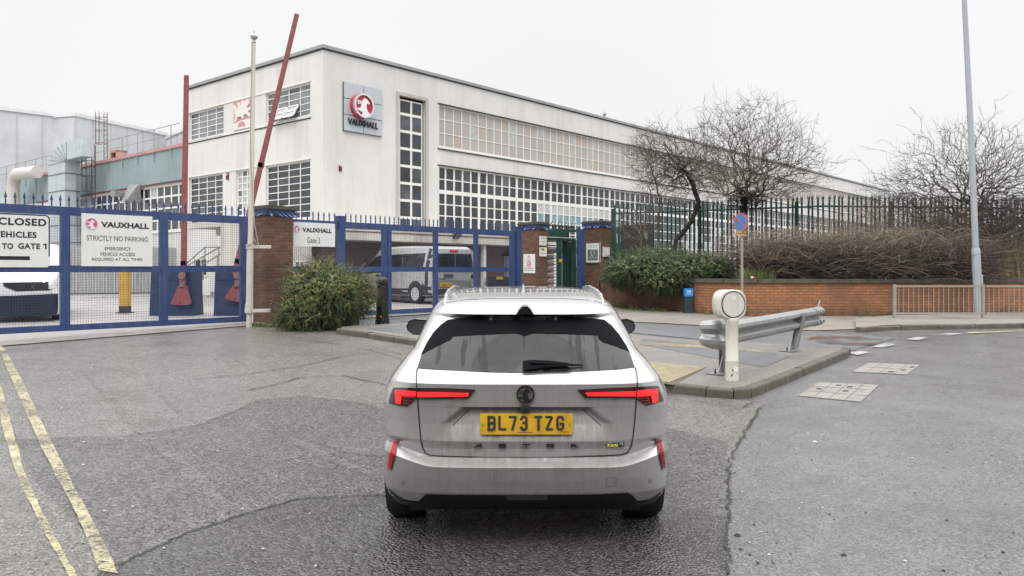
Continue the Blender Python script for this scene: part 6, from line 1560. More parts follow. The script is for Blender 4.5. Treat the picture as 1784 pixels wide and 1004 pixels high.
bush('conifer_bush', 'spreading juniper bush spilling over a low brick planter beside the left pillar',
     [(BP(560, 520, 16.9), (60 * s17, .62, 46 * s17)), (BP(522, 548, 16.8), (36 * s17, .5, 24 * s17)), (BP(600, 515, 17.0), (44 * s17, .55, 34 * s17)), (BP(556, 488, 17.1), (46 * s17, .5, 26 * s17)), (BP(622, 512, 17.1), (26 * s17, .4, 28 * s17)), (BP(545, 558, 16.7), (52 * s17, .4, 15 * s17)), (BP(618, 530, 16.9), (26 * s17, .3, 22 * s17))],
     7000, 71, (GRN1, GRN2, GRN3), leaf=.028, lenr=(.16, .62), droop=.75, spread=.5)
# planter under it
PB = brick('dark_planter_brick', (0.075, 0.06, 0.052), (0.05, 0.04, 0.036), (0.08, 0.075, 0.07), 0.25)
a, b = G(572, 571), G(626, 565); pw = Wall(a.x, a.y, b.x - a.x, b.y - a.y); L_ = (b - a).length
t = T('brick_planter', 'low dark brick planter under the juniper bush', 'planter', a)
m = MB(); m.wbox(pw, -.35, L_, .3, gz(17) + .42, -.9, 0); t.part('brickwork', m, PB); m = MB(); m.wbox(pw, -.3, L_ - .05, gz(17) + .42, gz(17) + .44, -.85, -.05); t.part('soil', m, SOIL)
s23 = 23.2 / F
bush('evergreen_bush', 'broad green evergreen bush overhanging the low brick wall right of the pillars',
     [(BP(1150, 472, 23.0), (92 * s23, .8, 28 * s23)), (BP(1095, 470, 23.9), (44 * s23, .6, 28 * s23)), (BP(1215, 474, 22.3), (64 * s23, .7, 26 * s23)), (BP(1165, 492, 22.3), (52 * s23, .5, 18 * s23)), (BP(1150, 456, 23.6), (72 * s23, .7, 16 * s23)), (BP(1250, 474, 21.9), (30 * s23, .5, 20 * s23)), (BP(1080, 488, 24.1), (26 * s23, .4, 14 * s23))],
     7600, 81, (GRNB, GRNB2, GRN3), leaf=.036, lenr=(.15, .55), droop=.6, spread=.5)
# bramble hedge behind the wall
BRAM = bark('brown_bramble_stem', (0.235, 0.185, 0.14), .45); BRAMD = bark('dark_bramble_stem', (0.062, 0.050, 0.042), .55); DRY = M('dry_grass', (0.30, 0.235, 0.13), .8, var=.3, scale=8)
def thicket(name, label, x0, x1, y0, dep, z0, ztop, n, seed, mat, rr_=(.003, .008), arch=.8, cat='hedge', group=None, up=.5, seglen=.16):
    r = random.Random(seed); m = MB()
    for _ in range(n):
        x = r.uniform(x0, x1); y = y0 + r.uniform(0, dep); zt = ztop(x) if callable(ztop) else ztop
        p = Vector((x, y, z0 + r.random() ** .8 * (zt - z0) * .6)); d = Vector((r.gauss(0, 1), r.gauss(-.1, .6), abs(r.gauss(up, .6)))).normalized(); pts = [p.copy()]; n_ = r.randint(5, 10); ar = r.uniform(.1, arch)
        for k in range(n_):
            if p.z > zt: d.z -= .5
            d = (d + Vector((r.gauss(0, .16), r.gauss(0, .14), -ar * .14))).normalized(); p = p + d * seglen; 
            if p.z < z0: break
            pts.append(p.copy())
        if len(pts) > 2:
            ra = r.uniform(*rr_); m.tube(pts, [ra * (1 - .6 * k / len(pts)) for k in range(len(pts))], 3, caps=False)
    return m
xa, xb = P(1298, 0, 20.9).x, P(1712, 0, 21.4).x
th = T('bramble_hedge', 'long tangled leafless bramble hedge on top of the orange brick wall', 'hedge', (9, 21.3, ZW))
th.part('dark_stems', thicket('', '', xa + .4, xb, 20.75, 1.6, ZW, ZW + .98, 5200, 91, BRAMD, (.004, .009)), BRAMD, fixn=False)
th.part('brown_stems', thicket('', '', xa, xb - .6, 20.9, 1.4, ZW + .5, ZW + 1.32, 1500, 92, BRAM, (.004, .008), up=.2), BRAM, fixn=False)
th.part('pale_stems', thicket('', '', xa + .3, xb, 20.7, .4, ZW, ZW + 1.05, 300, 97, TWIG, (.004, .007)), bark('pale_bramble', (.26, .2, .15)), fixn=False)
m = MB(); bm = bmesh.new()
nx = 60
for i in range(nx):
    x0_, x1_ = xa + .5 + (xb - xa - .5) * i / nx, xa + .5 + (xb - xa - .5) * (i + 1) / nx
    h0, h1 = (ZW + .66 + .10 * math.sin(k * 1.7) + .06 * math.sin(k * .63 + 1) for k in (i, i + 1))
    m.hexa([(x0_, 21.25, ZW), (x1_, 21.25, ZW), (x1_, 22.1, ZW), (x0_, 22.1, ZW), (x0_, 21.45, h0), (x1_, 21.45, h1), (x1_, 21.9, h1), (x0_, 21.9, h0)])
bm.free(); th.part('shade_core', m, M('hedge_shade', (.016, .015, .012), .95, var=.6, scale=6))  # near black filling, the shaded depth of the hedge painted as colour
th.part('leaves', leaf_cloud(2600, ((xa + xb) / 2, 21.1, ZW + .35), (xb - xa) / 2, .35, .40, .055, 93), M('dark_bramble_leaf', (.022, .026, .016), .7, var=.6, scale=5), fixn=False)
# tall brown growth against the palisade
th2 = T('climbing_thicket', 'brown leafless climbers growing through the palisade fence at the right', 'climber', (11.5, 23, ZW))
x0c, x1c = P(1440, 0, 23.4).x, P(1720, 0, 23.4).x
th2.part('stems', thicket('', '', x0c, x1c, 22.4, 1.6, ZW + .2, lambda x: ZW + 1.5 + .9 * min(1, max(0, (x - x0c) / 2.2)), 1700, 94, BRAM, (.003, .007), arch=.5, up=.9, seglen=.2), BRAM, fixn=False)
th2.part('stems', thicket('', '', x0c + 1.5, x1c + 2.5, 22.2, 1.6, ZW + .2, ZW + 2.3, 800, 95, BRAMD, (.003, .008), arch=.4, up=1.0, seglen=.24), BRAM if False else bark('grey_thicket', (.085, .07, .06)), fixn=False)
def blades(n, x0, x1, y0, y1, z, h, seed, wd=.006):
    r = random.Random(seed); m = MB()
    for _ in range(n):
        x, y = r.uniform(x0, x1), r.uniform(y0, y1); a = r.uniform(0, 6.28); hh = h * r.uniform(.5, 1.2); dx, dy = math.cos(a) * hh * .35, math.sin(a) * hh * .35; zz = z(y) if callable(z) else z
        wx, wy = -math.sin(a) * wd, math.cos(a) * wd
        m.add([(x - wx, y - wy, zz), (x + wx, y + wy, zz), (x + dx * .4 + wx * .7, y + dy * .4 + wy * .7, zz + hh * .6), (x + dx * .4 - wx * .7, y + dy * .4 - wy * .7, zz + hh * .6), (x + dx, y + dy, zz + hh)], [(0, 1, 2, 3), (3, 2, 4)])
    return m
x0d = P(1735, 0, 22.2).x
single('dry_grass', blades(5200, x0d, x0d + 5, 22.0, 25.5, ZW, 1.25, 96, .008), DRY, 'pale dry grass behind the railings at the right edge', 'grass', kind='stuff', fixn=False)
single('grass', blades(900, P(1290, 0, 20.8).x, P(1345, 0, 20.8).x, 20.5, 21.3, ZW, .38, 98, .007), GRNB2, 'green grass tuft on the wall beside the sign post', 'grass', kind='stuff', fixn=False)
# weeds at wall and kerb feet
m = MB()
def weeds(px0, px1, py0, py1, n, h, seed):
    r = random.Random(seed)
    for _ in range(n):
        px = r.uniform(px0, px1); u = (px - px0) / (px1 - px0); g = G(px, py0 + (py1 - py0) * u + r.uniform(-1.5, 1.5)); q = blades(6, g.x - .05, g.x + .05, g.y - .03, g.y + .03, g.z, h, r.randint(0, 9999), .009); m.add(q.v, q.f)
weeds(1060, 1110, 534, 541, 60, .13, 1); weeds(1120, 1160, 541, 544, 40, .12, 2); weeds(1196, 1240, 546, 549, 20, .08, 3); weeds(1490, 1620, 551, 552, 60, .08, 4); weeds(436, 520, 568, 572, 90, .08, 5); weeds(1255, 1262, 660, 663, 14, .06, 6); weeds(1286, 1296, 660, 663, 14, .06, 7)
single('weeds', m, M('weed_green', (.10, .14, .04), .7, var=.4), 'low green weeds along the foot of the wall and the left pillar', 'weeds', kind='stuff', fixn=False)
# tree line far right
single('distant_hedge', leaf_cloud(5000, (25, 34, 3.2), 7, 1.0, 1.9, .3, 99), M('dull_teal_green', (.055, .085, .075), .9, var=.4, scale=2), 'dull green growth far behind the right hand trees', 'hedge', fixn=False)
# red and white can and a scrap on the wall
c = P(1307, 484, 20.7); t = T('drinks_can', 'red and white drinks can lying on the wall coping beside the sign post', 'can', c)
m = MB(); z_ = ZC + .034; m.tube([(c.x - .06, 20.45, z_), (c.x + .0, 20.45, z_)], .033, 14); t.part('body', m, WHITEP); m = MB(); m.tube([(c.x + .0, 20.45, z_), (c.x + .06, 20.47, z_)], [.0335, .03], 14); t.part('end', m, REDS)

# ------------------------------------------------------------------ no stopping sign
Ys = 19.9; g = P(1293, 545, Ys); g.z = gz(Ys)
t = T('no_stopping_sign', 'round blue no stopping sign with red ring on a thin rusty post', 'road sign', g)
m = MB(); m.tube([g, P(1292.5, 400, Ys), P(1292.5, 372, Ys)], .034, 10); t.part('post', m, M('rusty_grey_post', (.32, .28, .24), .6, var=.15, dirt=(.22, .09, .04), dirt_amt=.8, dirt_scale=5, streak=True), smooth=40)
c = P(1293, 388, Ys); rr2 = 16.5 * Ys / F; ndir = Vector((-.83, -.56, 0)).normalized() * 1
c = c + ndir * .05
m = MB(); m.disc(c, ndir, 0, rr2, .006, 40); t.part('backing', m, GALV)
m = MB(); m.disc(c + ndir * .006, ndir, 0, rr2 * .84, .002, 40); t.part('blue_field', m, M('sign_blue', (.05, .20, .48), .4, var=.06))
m = MB(); m.disc(c + ndir * .006, ndir, rr2 * .80, rr2 * .99, .004, 40)
u_ = Vector((0, 0, 1)).cross(ndir).normalized(); dg = (u_ - Vector((0, 0, 1))).normalized(); pg = dg.cross(ndir).normalized() * rr2 * .09; cc = c + ndir * .009
m.hexa([cc - dg * rr2 * .82 - pg, cc + dg * rr2 * .82 - pg, cc + dg * rr2 * .82 + pg, cc - dg * rr2 * .82 + pg] + [q + ndir * .002 for q in (cc - dg * rr2 * .82 - pg, cc + dg * rr2 * .82 - pg, cc + dg * rr2 * .82 + pg, cc - dg * rr2 * .82 + pg)])
t.part('red_ring', m, M('sign_red_faded', (.50, .10, .09), .45, var=.08))
a, b = P(1284, 411.5, Ys - .05), P(1300, 402, Ys - .05); m = MB(); m.box(a.x, b.x, a.y - .006, a.y, a.z, b.z); pt_ = t.part('plate', m, M('faded_yellow_plate', (.48, .36, .13), .5, dirt=(.25, .2, .12), dirt_amt=.5, dirt_scale=15))
t.part('lettering', text_fit('At any time', Vector((a.x + .02, a.y - .007, a.z + .04)), (1, 0, 0), (0, 0, 1), (0, -1, 0), b.x - a.x - .04, .045, .002), BLACKP, pt_)

# ------------------------------------------------------------------ blue topped marker post on the pavement
g = G(1199.5, 547); t = T('grit_marker_post', 'short dark teal litter post with bright blue panel at the foot of the brick wall', 'post', g)
x0_, x1_ = P(1193.5, 0, g.y).x, P(1206.5, 0, g.y).x; zt = P(0, 503, g.y).z; zm = P(0, 516.5, g.y).z
TEALD = M('dark_teal_plastic', (.018, .05, .06), .5, var=.2)
m = MB(); m.box(x0_, x1_, g.y, g.y + .16, g.z, zm - .02); m.box(x0_ - .015, x1_ + .015, g.y - .015, g.y + .175, g.z, g.z + .04); t.part('body', m, TEALD)
m = MB()
for k in range(3): xx = x0_ + (k + .6) * (x1_ - x0_) / 3.2; m.box(xx, xx + .012, g.y - .006, g.y + .01, g.z + .08, zm - .06)
t.part('rib', m, M('rib_teal', (.01, .03, .038), .5)); m = MB(); m.box(x0_ - .01, x1_ + .01, g.y - .02, g.y + .17, zm, zt); t.part('panel', m, M('bright_blue_panel', (.02, .26, .68), .4, var=.05))
t.part('lettering', text_fit('TIP', Vector((x0_ + .045, g.y - .021, zm + .10)), (1, 0, 0), (0, 0, 1), (0, -1, 0), x1_ - x0_ - .09, .055, .002, .03), WHITEP)
t.part('lettering', text_fit('SERVICES', Vector((x0_ + .03, g.y - .021, zm + .06)), (1, 0, 0), (0, 0, 1), (0, -1, 0), x1_ - x0_ - .06, .018, .002, .02), WHITEP)

# ------------------------------------------------------------------ white round headed bollard
ib = Vector(G_at(1275, 662, .11) + (0,)); ib.z = gz(ib.y) + .11; sY = ib.y / F
t = T('keep_left_bollard', 'white round headed traffic bollard on the kerb of the island', 'bollard', ib)
BOLW = M('worn_white_bollard', (.64, .62, .56), .45, var=.07, scale=3, bump=.08, dirt=(.24, .20, .12), dirt_amt=.75, dirt_scale=7, streak=True)
hz = lambda py: (P(0, py, ib.y).z)
m = MB(); m.lathe(ib, [(11.5 * sY, -.01), (11.8 * sY, .02), (11.5 * sY, .22), (11.9 * sY, .235), (11.9 * sY, .25), (11.0 * sY, .26), (10.8 * sY, hz(563) - ib.z), (11.3 * sY, hz(562) - ib.z), (11.3 * sY, hz(555) - ib.z), (11.0 * sY, hz(554) - ib.z)], 28); t.part('column', m, BOLW, smooth=40)
hc = Vector((P(1274, 0, ib.y).x, ib.y, hz(530.5))); hn = Vector((.26, -.966, 0)); hu = Vector((.966, .26, 0)); R2_ = 26.5 * sY
def rsq(t_, e=3.0):
    c_, s_ = math.cos(t_), math.sin(t_); return (math.copysign(abs(c_) ** (2 / e), c_), math.copysign(abs(s_) ** (2 / e), s_))
N_ = 48; rings = []
for dpt, sc_ in ((-.17, .80), (-.165, .92), (-.14, .98), (-.075, .99), (-.07, .965), (-.06, .965), (-.055, .99), (.02, 1.0), (.04, .97), (.05, .93)):
    rings.append([hc + hn * dpt + hu * (rsq(2 * math.pi * k / N_)[0] * R2_ * sc_) + Vector((0, 0, rsq(2 * math.pi * k / N_)[1] * R2_ * .97 * sc_)) for k in range(N_)])
m = MB()
for i in range(len(rings) - 1):
    for k in range(N_): m.quad(rings[i][k], rings[i][(k + 1) % N_], rings[i + 1][(k + 1) % N_], rings[i + 1][k])
m.add(rings[0], [tuple(range(N_))]); m.add(rings[-1], [tuple(range(N_))]); t.part('head', m, BOLW, smooth=40)
m = MB(); m.disc(hc + hn * .05, hn, R2_ * .82, R2_ * .88, .004, 48); t.part('black_ring', m, BLACKP)
m = MB(); m.disc(hc + hn * .05, hn, 0, R2_ * .80, .008, 48); fo = t.part('face', m, BOLW)
m = MB(); a = hc + hn * .0585 + hu * .0 + Vector((0, 0, R2_ * .42)); m.prism([a - hu * .035 - Vector((0, 0, .022)), a + hu * .035 - Vector((0, 0, .022)), a + hu * .035 + Vector((0, 0, .022)), a - hu * .035 + Vector((0, 0, .022))], hn * .002); t.part('sticker', m, M('off_white_label', (.72, .71, .68), .5), fo)
m = MB(); a = ib + Vector((.028, -11.8 * sY, .14)); m.prism([a + Vector((-.025, .004, -.03)), a + Vector((.025, .008, -.03)), a + Vector((.025, .008, .03)), a + Vector((-.025, .004, .03))], Vector((0, -.004, 0))); t.part('sticker', m, M('off_white_label', (.72, .71, .68)))
m = MB(); m.prism([ib + Vector((-.035, -11.7 * sY, .05)), ib + Vector((-.012, -11.8 * sY, .072)), ib + Vector((-.016, -11.8 * sY, .085)), ib + Vector((-.032, -11.7 * sY, .07))], Vector((0, -.004, 0))); m.prism([ib + Vector((-.02, -11.75 * sY, .12)), ib + Vector((-.01, -11.8 * sY, .12)), ib + Vector((-.01, -11.8 * sY, .145)), ib + Vector((-.02, -11.75 * sY, .145))], Vector((0, -.004, 0))); t.part('chip', m, BLACKP)

# ------------------------------------------------------------------ crash barrier
A3 = Vector(G_at(1243, 652, .11) + (0,)); B3 = Vector(G_at(1378, 613, .11) + (0,))
cb = T('crash_barrier', 'short galvanised crash barrier with flared end behind the white bollard', 'barrier', A3)
Ya = A3.y + .12
def beam_pt(px, py, Y): return P(px, py, Y)
# centre line of the beam from near end to far end
nearc, farc = P(1262, 582, A3.y + .1), P(1424, 551, B3.y + 1.0)
dirb = (farc - nearc); Lb = dirb.length; dirb.normalize()
horiz = Vector((dirb.x, dirb.y, 0)).normalized(); nb3 = Vector((horiz.y, -horiz.x, 0))  # faces the camera side
if nb3.dot(Vector((0, -1, 0))) < 0: nb3 = -nb3
HB = .31
wprof = [(-.5, .0), (-.46, .022), (-.34, .075), (-.20, .082), (-.08, .02), (0, -.004), (.08, .02), (.20, .082), (.34, .075), (.46, .022), (.5, .0)]
def beam(path, hts, flat=None, th=.006):
    "path: list of (point, outward normal)"
    m = MB(); n = len(wprof); rows_ = []
    for (p, nn), h, fl in zip(path, hts, flat or [1] * len(path)):
        rows_.append([p + Vector((0, 0, z * h)) + nn * (d * fl) for z, d in wprof] + [p + Vector((0, 0, z * h)) + nn * (d * fl - th) for z, d in wprof[::-1]])
    q = 2 * n
    for i in range(len(rows_) - 1):
        for k in range(q): m.quad(rows_[i][k], rows_[i][(k + 1) % q], rows_[i + 1][(k + 1) % q], rows_[i + 1][k])
    m.add(rows_[0], [tuple(range(q))]); m.add(rows_[-1], [tuple(range(q))[::-1]]); return m
cb.part('beam', beam([(nearc + dirb * (Lb * k / 12), nb3) for k in range(13)], [HB] * 13), GALV, smooth=30)
# lap plate and torn end at the far side
fe = nearc + dirb * (Lb * .94)
cb.part('end_plate', beam([(fe - dirb * .03 + nb3 * .008, nb3), (fe + dirb * .36 + nb3 * .008, nb3)], [HB * 1.04] * 2), GALV, smooth=30)
for du, dz in ((.12, .07), (.28, .08), (.12, -.07), (.28, -.07)):
    m = MB(); m.disc(fe + dirb * du + nb3 * .082 + Vector((0, 0, dz)), nb3, 0, .014, .012, 8); cb.part('bolt', m, BLACKP)
m = MB(); q = fe + dirb * .3 + Vector((0, 0, .14)) - nb3 * .02; m.prism([q, q + dirb * .16, q + dirb * .13 + Vector((0, 0, .13)), q + dirb * .04 + Vector((0, 0, .05))], nb3 * .01); cb.part('torn_flap', m, GALV)
# flared nose curling away from the near end
path, hts, fl = [], [], []
u0 = -horiz
q = nearc.copy(); path = []
for k in range(12):
    s = k / 11; a = -.35 + max(0, s - .40) * 4.2
    path.append(q.copy())
    dv = (u0 * math.cos(a) + nb3 * (-math.sin(a))).normalized(); q = q + dv * .058 + Vector((0, 0, .003))
pp2 = []
for k in range(12):
    tdir = (path[min(11, k + 1)] - path[max(0, k - 1)]); tdir.z = 0; tdir.normalize(); nn = Vector((tdir.y, -tdir.x, 0)); 
    if nn.dot(nb3) < 0 and k < 6: nn = -nn
    if k >= 6 and nn.dot(pp2[-1][1]) < 0: nn = -nn
    pp2.append((path[k], nn))
cb.part('flared_end', beam(pp2, [HB * (1 + .28 * math.sin(math.pi * k / 11) ** 1.0) for k in range(12)], [1 - .35 * k / 11 for k in range(12)]), GALV, smooth=40)
for base, top, w_ in ((A3 + Vector((.16, .10, 0)), nearc.z - .02, .05), (B3 + Vector((.09, .15, 0)), farc.z + .10, .06)):
    gzb = gz(base.y) + .11; m = MB(); ww = Wall(base.x, base.y, horiz.x, horiz.y)
    f_ = nb3; q = Vector((base.x, base.y, gzb)); e1, e2 = horiz * w_, f_ * .045
    tp = q + Vector((.14 if top > farc.z else .0, 0, top - gzb))
    for sg in (-1, 1):
        a_ = e2 * sg; m.hexa([q - e1 + a_ - f_ * .004, q + e1 + a_ - f_ * .004, q + e1 + a_ + f_ * .004, q - e1 + a_ + f_ * .004, tp - e1 + a_ - f_ * .004, tp + e1 + a_ - f_ * .004, tp + e1 + a_ + f_ * .004, tp - e1 + a_ + f_ * .004])
    m.hexa([q - e1 * .08 - e2, q + e1 * .08 - e2, q + e1 * .08 + e2, q - e1 * .08 + e2, tp - e1 * .08 - e2, tp + e1 * .08 - e2, tp + e1 * .08 + e2, tp - e1 * .08 + e2]); po = cb.part('post', m, GALV)
    m = MB(); c_ = q + Vector((-.06, -.03, .012)); a_, b_ = horiz * .19, f_ * .11; m.hexa([c_ - a_ - b_ - Vector((0, 0, .012)), c_ + a_ - b_ - Vector((0, 0, .012)), c_ + a_ + b_ - Vector((0, 0, .012)), c_ - a_ + b_ - Vector((0, 0, .012)), c_ - a_ - b_, c_ + a_ - b_, c_ + a_ + b_, c_ - a_ + b_]); cb.part('base_plate', m, GALV)
    m = MB(); m.prism([q - e1, q - e1 - horiz * .15, q - e1 + Vector((0, 0, .22))], f_ * .008); cb.part('gusset', m, GALV)
    for sg in (-1, 1): m = MB(); m.lathe(c_ + a_ * .75 * sg, [(.014, 0), (.014, .03), (.008, .03), (.008, .06)], 8); cb.part('bolt', m, BLACKP)

# ------------------------------------------------------------------ pedestrian guardrail, two panels
GRM = M('weathered_guardrail_grey', (.36, .34, .31), .55, .35, var=.15, dirt=(.18, .15, .12), dirt_amt=.4)
Yg = 18.35
def guard(label, px0, px1, first):
    x0_, x1_ = P(px0, 0, Yg).x, P(px1, 0, Yg).x; z0_ = gz(Yg) + .10; zt_ = P(0, 497, Yg).z
    t = T('pedestrian_guardrail', label, 'railing', ((x0_ + x1_) / 2, Yg, z0_), 'grey guardrail panels on the pavement edge')
    for x in ([x0_ + .02, x1_ - .02] if first else [x1_ - .02]):
        m = MB(); m.box(x - .03, x + .03, Yg - .03, Yg + .03, z0_ - .03, zt_ + .02); t.part('post', m, GRM)
    m = MB(); m.box(x0_ + .05, x1_ - .05, Yg - .02, Yg + .02, zt_ - .045, zt_ - .005); t.part('top_rail', m, GRM)
    m = MB(); m.box(x0_ + .05, x1_ - .05, Yg - .02, Yg + .02, z0_ + .09, z0_ + .13); t.part('bottom_rail', m, GRM)
    n_ = int((x1_ - x0_) / .112)
    for k in range(1, n_): x = x0_ + (x1_ - x0_) * k / n_; m = MB(); m.tube([(x, Yg, z0_ + .13), (x, Yg, zt_ - .045)], .0085, 6, caps=False); t.part('bar', m, GRM)
guard('left guardrail panel with both posts, left of the lamp post foot', 1557, 1714, True)
guard('right guardrail panel running out of the picture', 1714, 1872, False)
# ------------------------------------------------------------------ lamp post
Yl = 19.9; g = P(1706, 546, Yl); g.z = gz(Yl) + .08
lpz = T('lamp_post', 'tall pale blue grey tapering street lamp post behind the guardrail', 'lamp post', g)
LPM = M('pale_blue_grey_paint', (.40, .435, .46), .45, .1, var=.06, dirt=(.24, .26, .27), dirt_amt=.5, dirt_scale=2, streak=True)
m = MB(); m.tube([g, P(1703, 500, Yl), P(1700, 436, Yl), P(1699.6, 433, Yl)], [.105, .103, .102, .09], 16); lpz.part('base_section', m, LPM, smooth=35)
m = MB(); m.tube([P(1699.7, 434, Yl), P(1692, 240, Yl), P(1680, 0, Yl), P(1671, -210, Yl)], [.075, .072, .058, .048], 14); lpz.part('shaft', m, LPM, smooth=35)
a = P(1671, -210, Yl); m = MB(); m.tube([a, a + Vector((0, -.2, .35)), a + Vector((0, -1.1, .5))], .035, 10); lpz.part('bracket_arm', m, LPM)
m = MB(); b = a + Vector((0, -1.1, .45)); m.hexa([b + Vector(v) for v in ((-.1, 0, 0), (.1, 0, 0), (.13, -.6, 0), (-.13, -.6, 0), (-.07, 0, .12), (.07, 0, .12), (.08, -.5, .1), (-.08, -.5, .1))]); lpz.part('lantern', m, GALV)
m = MB(); m.box(g.x - .03, g.x + .03, g.y - .112, g.y - .1, g.z + .5, g.z + 1.0); lpz.part('access_door', m, LPM)
# dark bags hung on the fence, pale floodlight among the shrub
c = P(1128, 410, 24.4); t = T('garden_floodlight', 'small pale floodlight tilted among the bare shrub stems', 'floodlight', c)
m = MB(); m.hexa([c + Vector(v) for v in ((-.08, 0, -.1), (.02, 0, -.16), (.02, .12, -.16), (-.08, .12, -.1), (-.12, -.02, .08), (0, -.02, .06), (0, .12, .06), (-.12, .12, .08))]); t.part('housing', m, GALV); m = MB(); m.tube([c + Vector((.02, .05, -.14)), c + Vector((.08, .05, -.9))], .02, 6); t.part('stake', m, GREENP)
# ------------------------------------------------------------------ the silver estate car in front of the camera
CXC = 0.081                                        # its centre line
car = T('estate_car', 'light silver estate car with dirty tailgate and lit red tail lamps, seen from behind', 'car', (CXC, 6.7, 0))
def car_paint():
    m, nb = mat_base('silver_car_paint', .26, .8, .5, 1.0)
    base = (0.49, 0.485, 0.475); nb.b.inputs['Coat Roughness'].default_value = .04
    sp = nb.new('ShaderNodeSeparateXYZ'); nb.link(nb.pos, sp.inputs[0])
    # road film: heavier low down and in the wake behind the tailgate, in vertical runs
    zf = nb.rng(sp.outputs[2], 1.00, .93, 0, 1); yf = nb.rng(sp.outputs[1], 5.0, 4.62, 0, 1)
    xa = nb.math('ABSOLUTE', nb.math('SUBTRACT', sp.outputs[0], CXC)); xf = nb.rng(xa, .80, .48, .12, 1)
    runs = nb.noise(nb.pos, 9.0, 6, .8, (2.0, 0.4, .22)); fine = nb.noise(nb.pos, 14.0, 4, .7, (2.5, 1, .18)); cl = nb.noise(nb.pos, 4.5, 6, .75, (1, 1, .8))
    k = nb.math('MULTIPLY', nb.math('MULTIPLY', zf, yf), xf)
    pat = nb.math('ADD', nb.math('MULTIPLY', runs, .52), nb.math('ADD', nb.math('MULTIPLY', fine, .18), nb.math('MULTIPLY', cl, .38)))
    k2 = nb.math('MULTIPLY', k, nb.rng(pat, .44, .66, .24, .85))
    c = nb.mix(k2, base, (0.125, 0.112, 0.095))
    spk = nb.noise(nb.pos, 160, 2, .5); c = nb.mix(nb.math('MULTIPLY', nb.rng(spk, .64, .70, 0, .5), nb.rng(sp.outputs[1], 9, 4.3, .25, 1)), c, (.16, .145, .12))
    nb.link(c, nb.b.inputs['Base Color'])
    nb.link(nb.rng(k2, 0, .8, .24, .62), nb.b.inputs['Roughness']); nb.link(nb.rng(k2, 0, .7, 1.0, .12), nb.b.inputs['Coat Weight']); nb.link(nb.rng(k2, 0, .8, .82, 0.05), nb.b.inputs['Metallic'])
    dr = nb.new('ShaderNodeTexVoronoi'); dr.inputs['Scale'].default_value = 75; nb.link(nb.pos, dr.inputs['Vector'])
    dp = nb.math('MULTIPLY', nb.rng(dr.outputs['Distance'], .0, .28, 1, 0), nb.rng(sp.outputs[2], .98, 1.04, 0, 1))
    bm_ = nb.bump(dp, .12, .003); nb.link(bm_, nb.b.inputs['Coat Normal']); 
    return m
CARP = car_paint()
PANO = mat_base('roof_panel_silver', .22, .35, .5, 1.0)[0]
def car_glass():
    m, nb = mat_base('rear_glass', .05, 0, .30); sp = nb.new('ShaderNodeSeparateXYZ'); nb.link(nb.pos, sp.inputs[0])
    x = nb.math('SUBTRACT', sp.outputs[0], CXC + .02); z = nb.math('SUBTRACT', sp.outputs[2], 1.03)
    d = nb.math('SQRT', nb.math('ADD', nb.math('MULTIPLY', x, x), nb.math('MULTIPLY', nb.math('MULTIPLY', z, z), 2.6)))
    swept = nb.rng(d, .335, .345, 1, 0); hub = nb.rng(d, .075, .08, 1, 0)
    film = nb.noise(nb.pos, 5, 5, .7); runs = nb.noise(nb.pos, 7.0, 3, .5, (3.0, .3, .16))
    run = nb.math('MULTIPLY', nb.rng(runs, .58, .61, 0, 1), nb.rng(sp.outputs[2], 1.28, 1.2, 0, 1))
    dirt = nb.math('ADD', nb.rng(film, .3, .7, .012, .028), nb.math('MULTIPLY', nb.math('SUBTRACT', 1.0, swept), .02))
    dirt = nb.math('MULTIPLY', dirt, nb.math('SUBTRACT', 1.0, nb.math('MULTIPLY', run, .85)))
    dirt = nb.math('MULTIPLY', dirt, nb.rng(sp.outputs[2], 1.30, 1.19, .25, 1))
    dirt = nb.math('ADD', dirt, nb.math('MULTIPLY', hub, .02))
    c = nb.new('ShaderNodeCombineColor'); 
    for i in range(3): nb.link(nb.math('MULTIPLY', dirt, (1.0, 1.0, .98)[i]), c.inputs[i])
    nb.link(c.outputs[0], nb.b.inputs['Base Color']); nb.link(nb.rng(run, 0, 1, .10, .35), nb.b.inputs['Roughness'])
    return m
CGL = car_glass()
SGL = glass_dark('car_side_glass', (.012, .013, .015), .03)
GBLK = M('gloss_black_trim', (.008, .008, .009), .12, var=.2, coat=.6); MBLK = M('matt_black_trim', (.018, .018, .019), .5, var=.3, scale=8, dirt=(.09, .08, .07), dirt_amt=.35, dirt_scale=6)
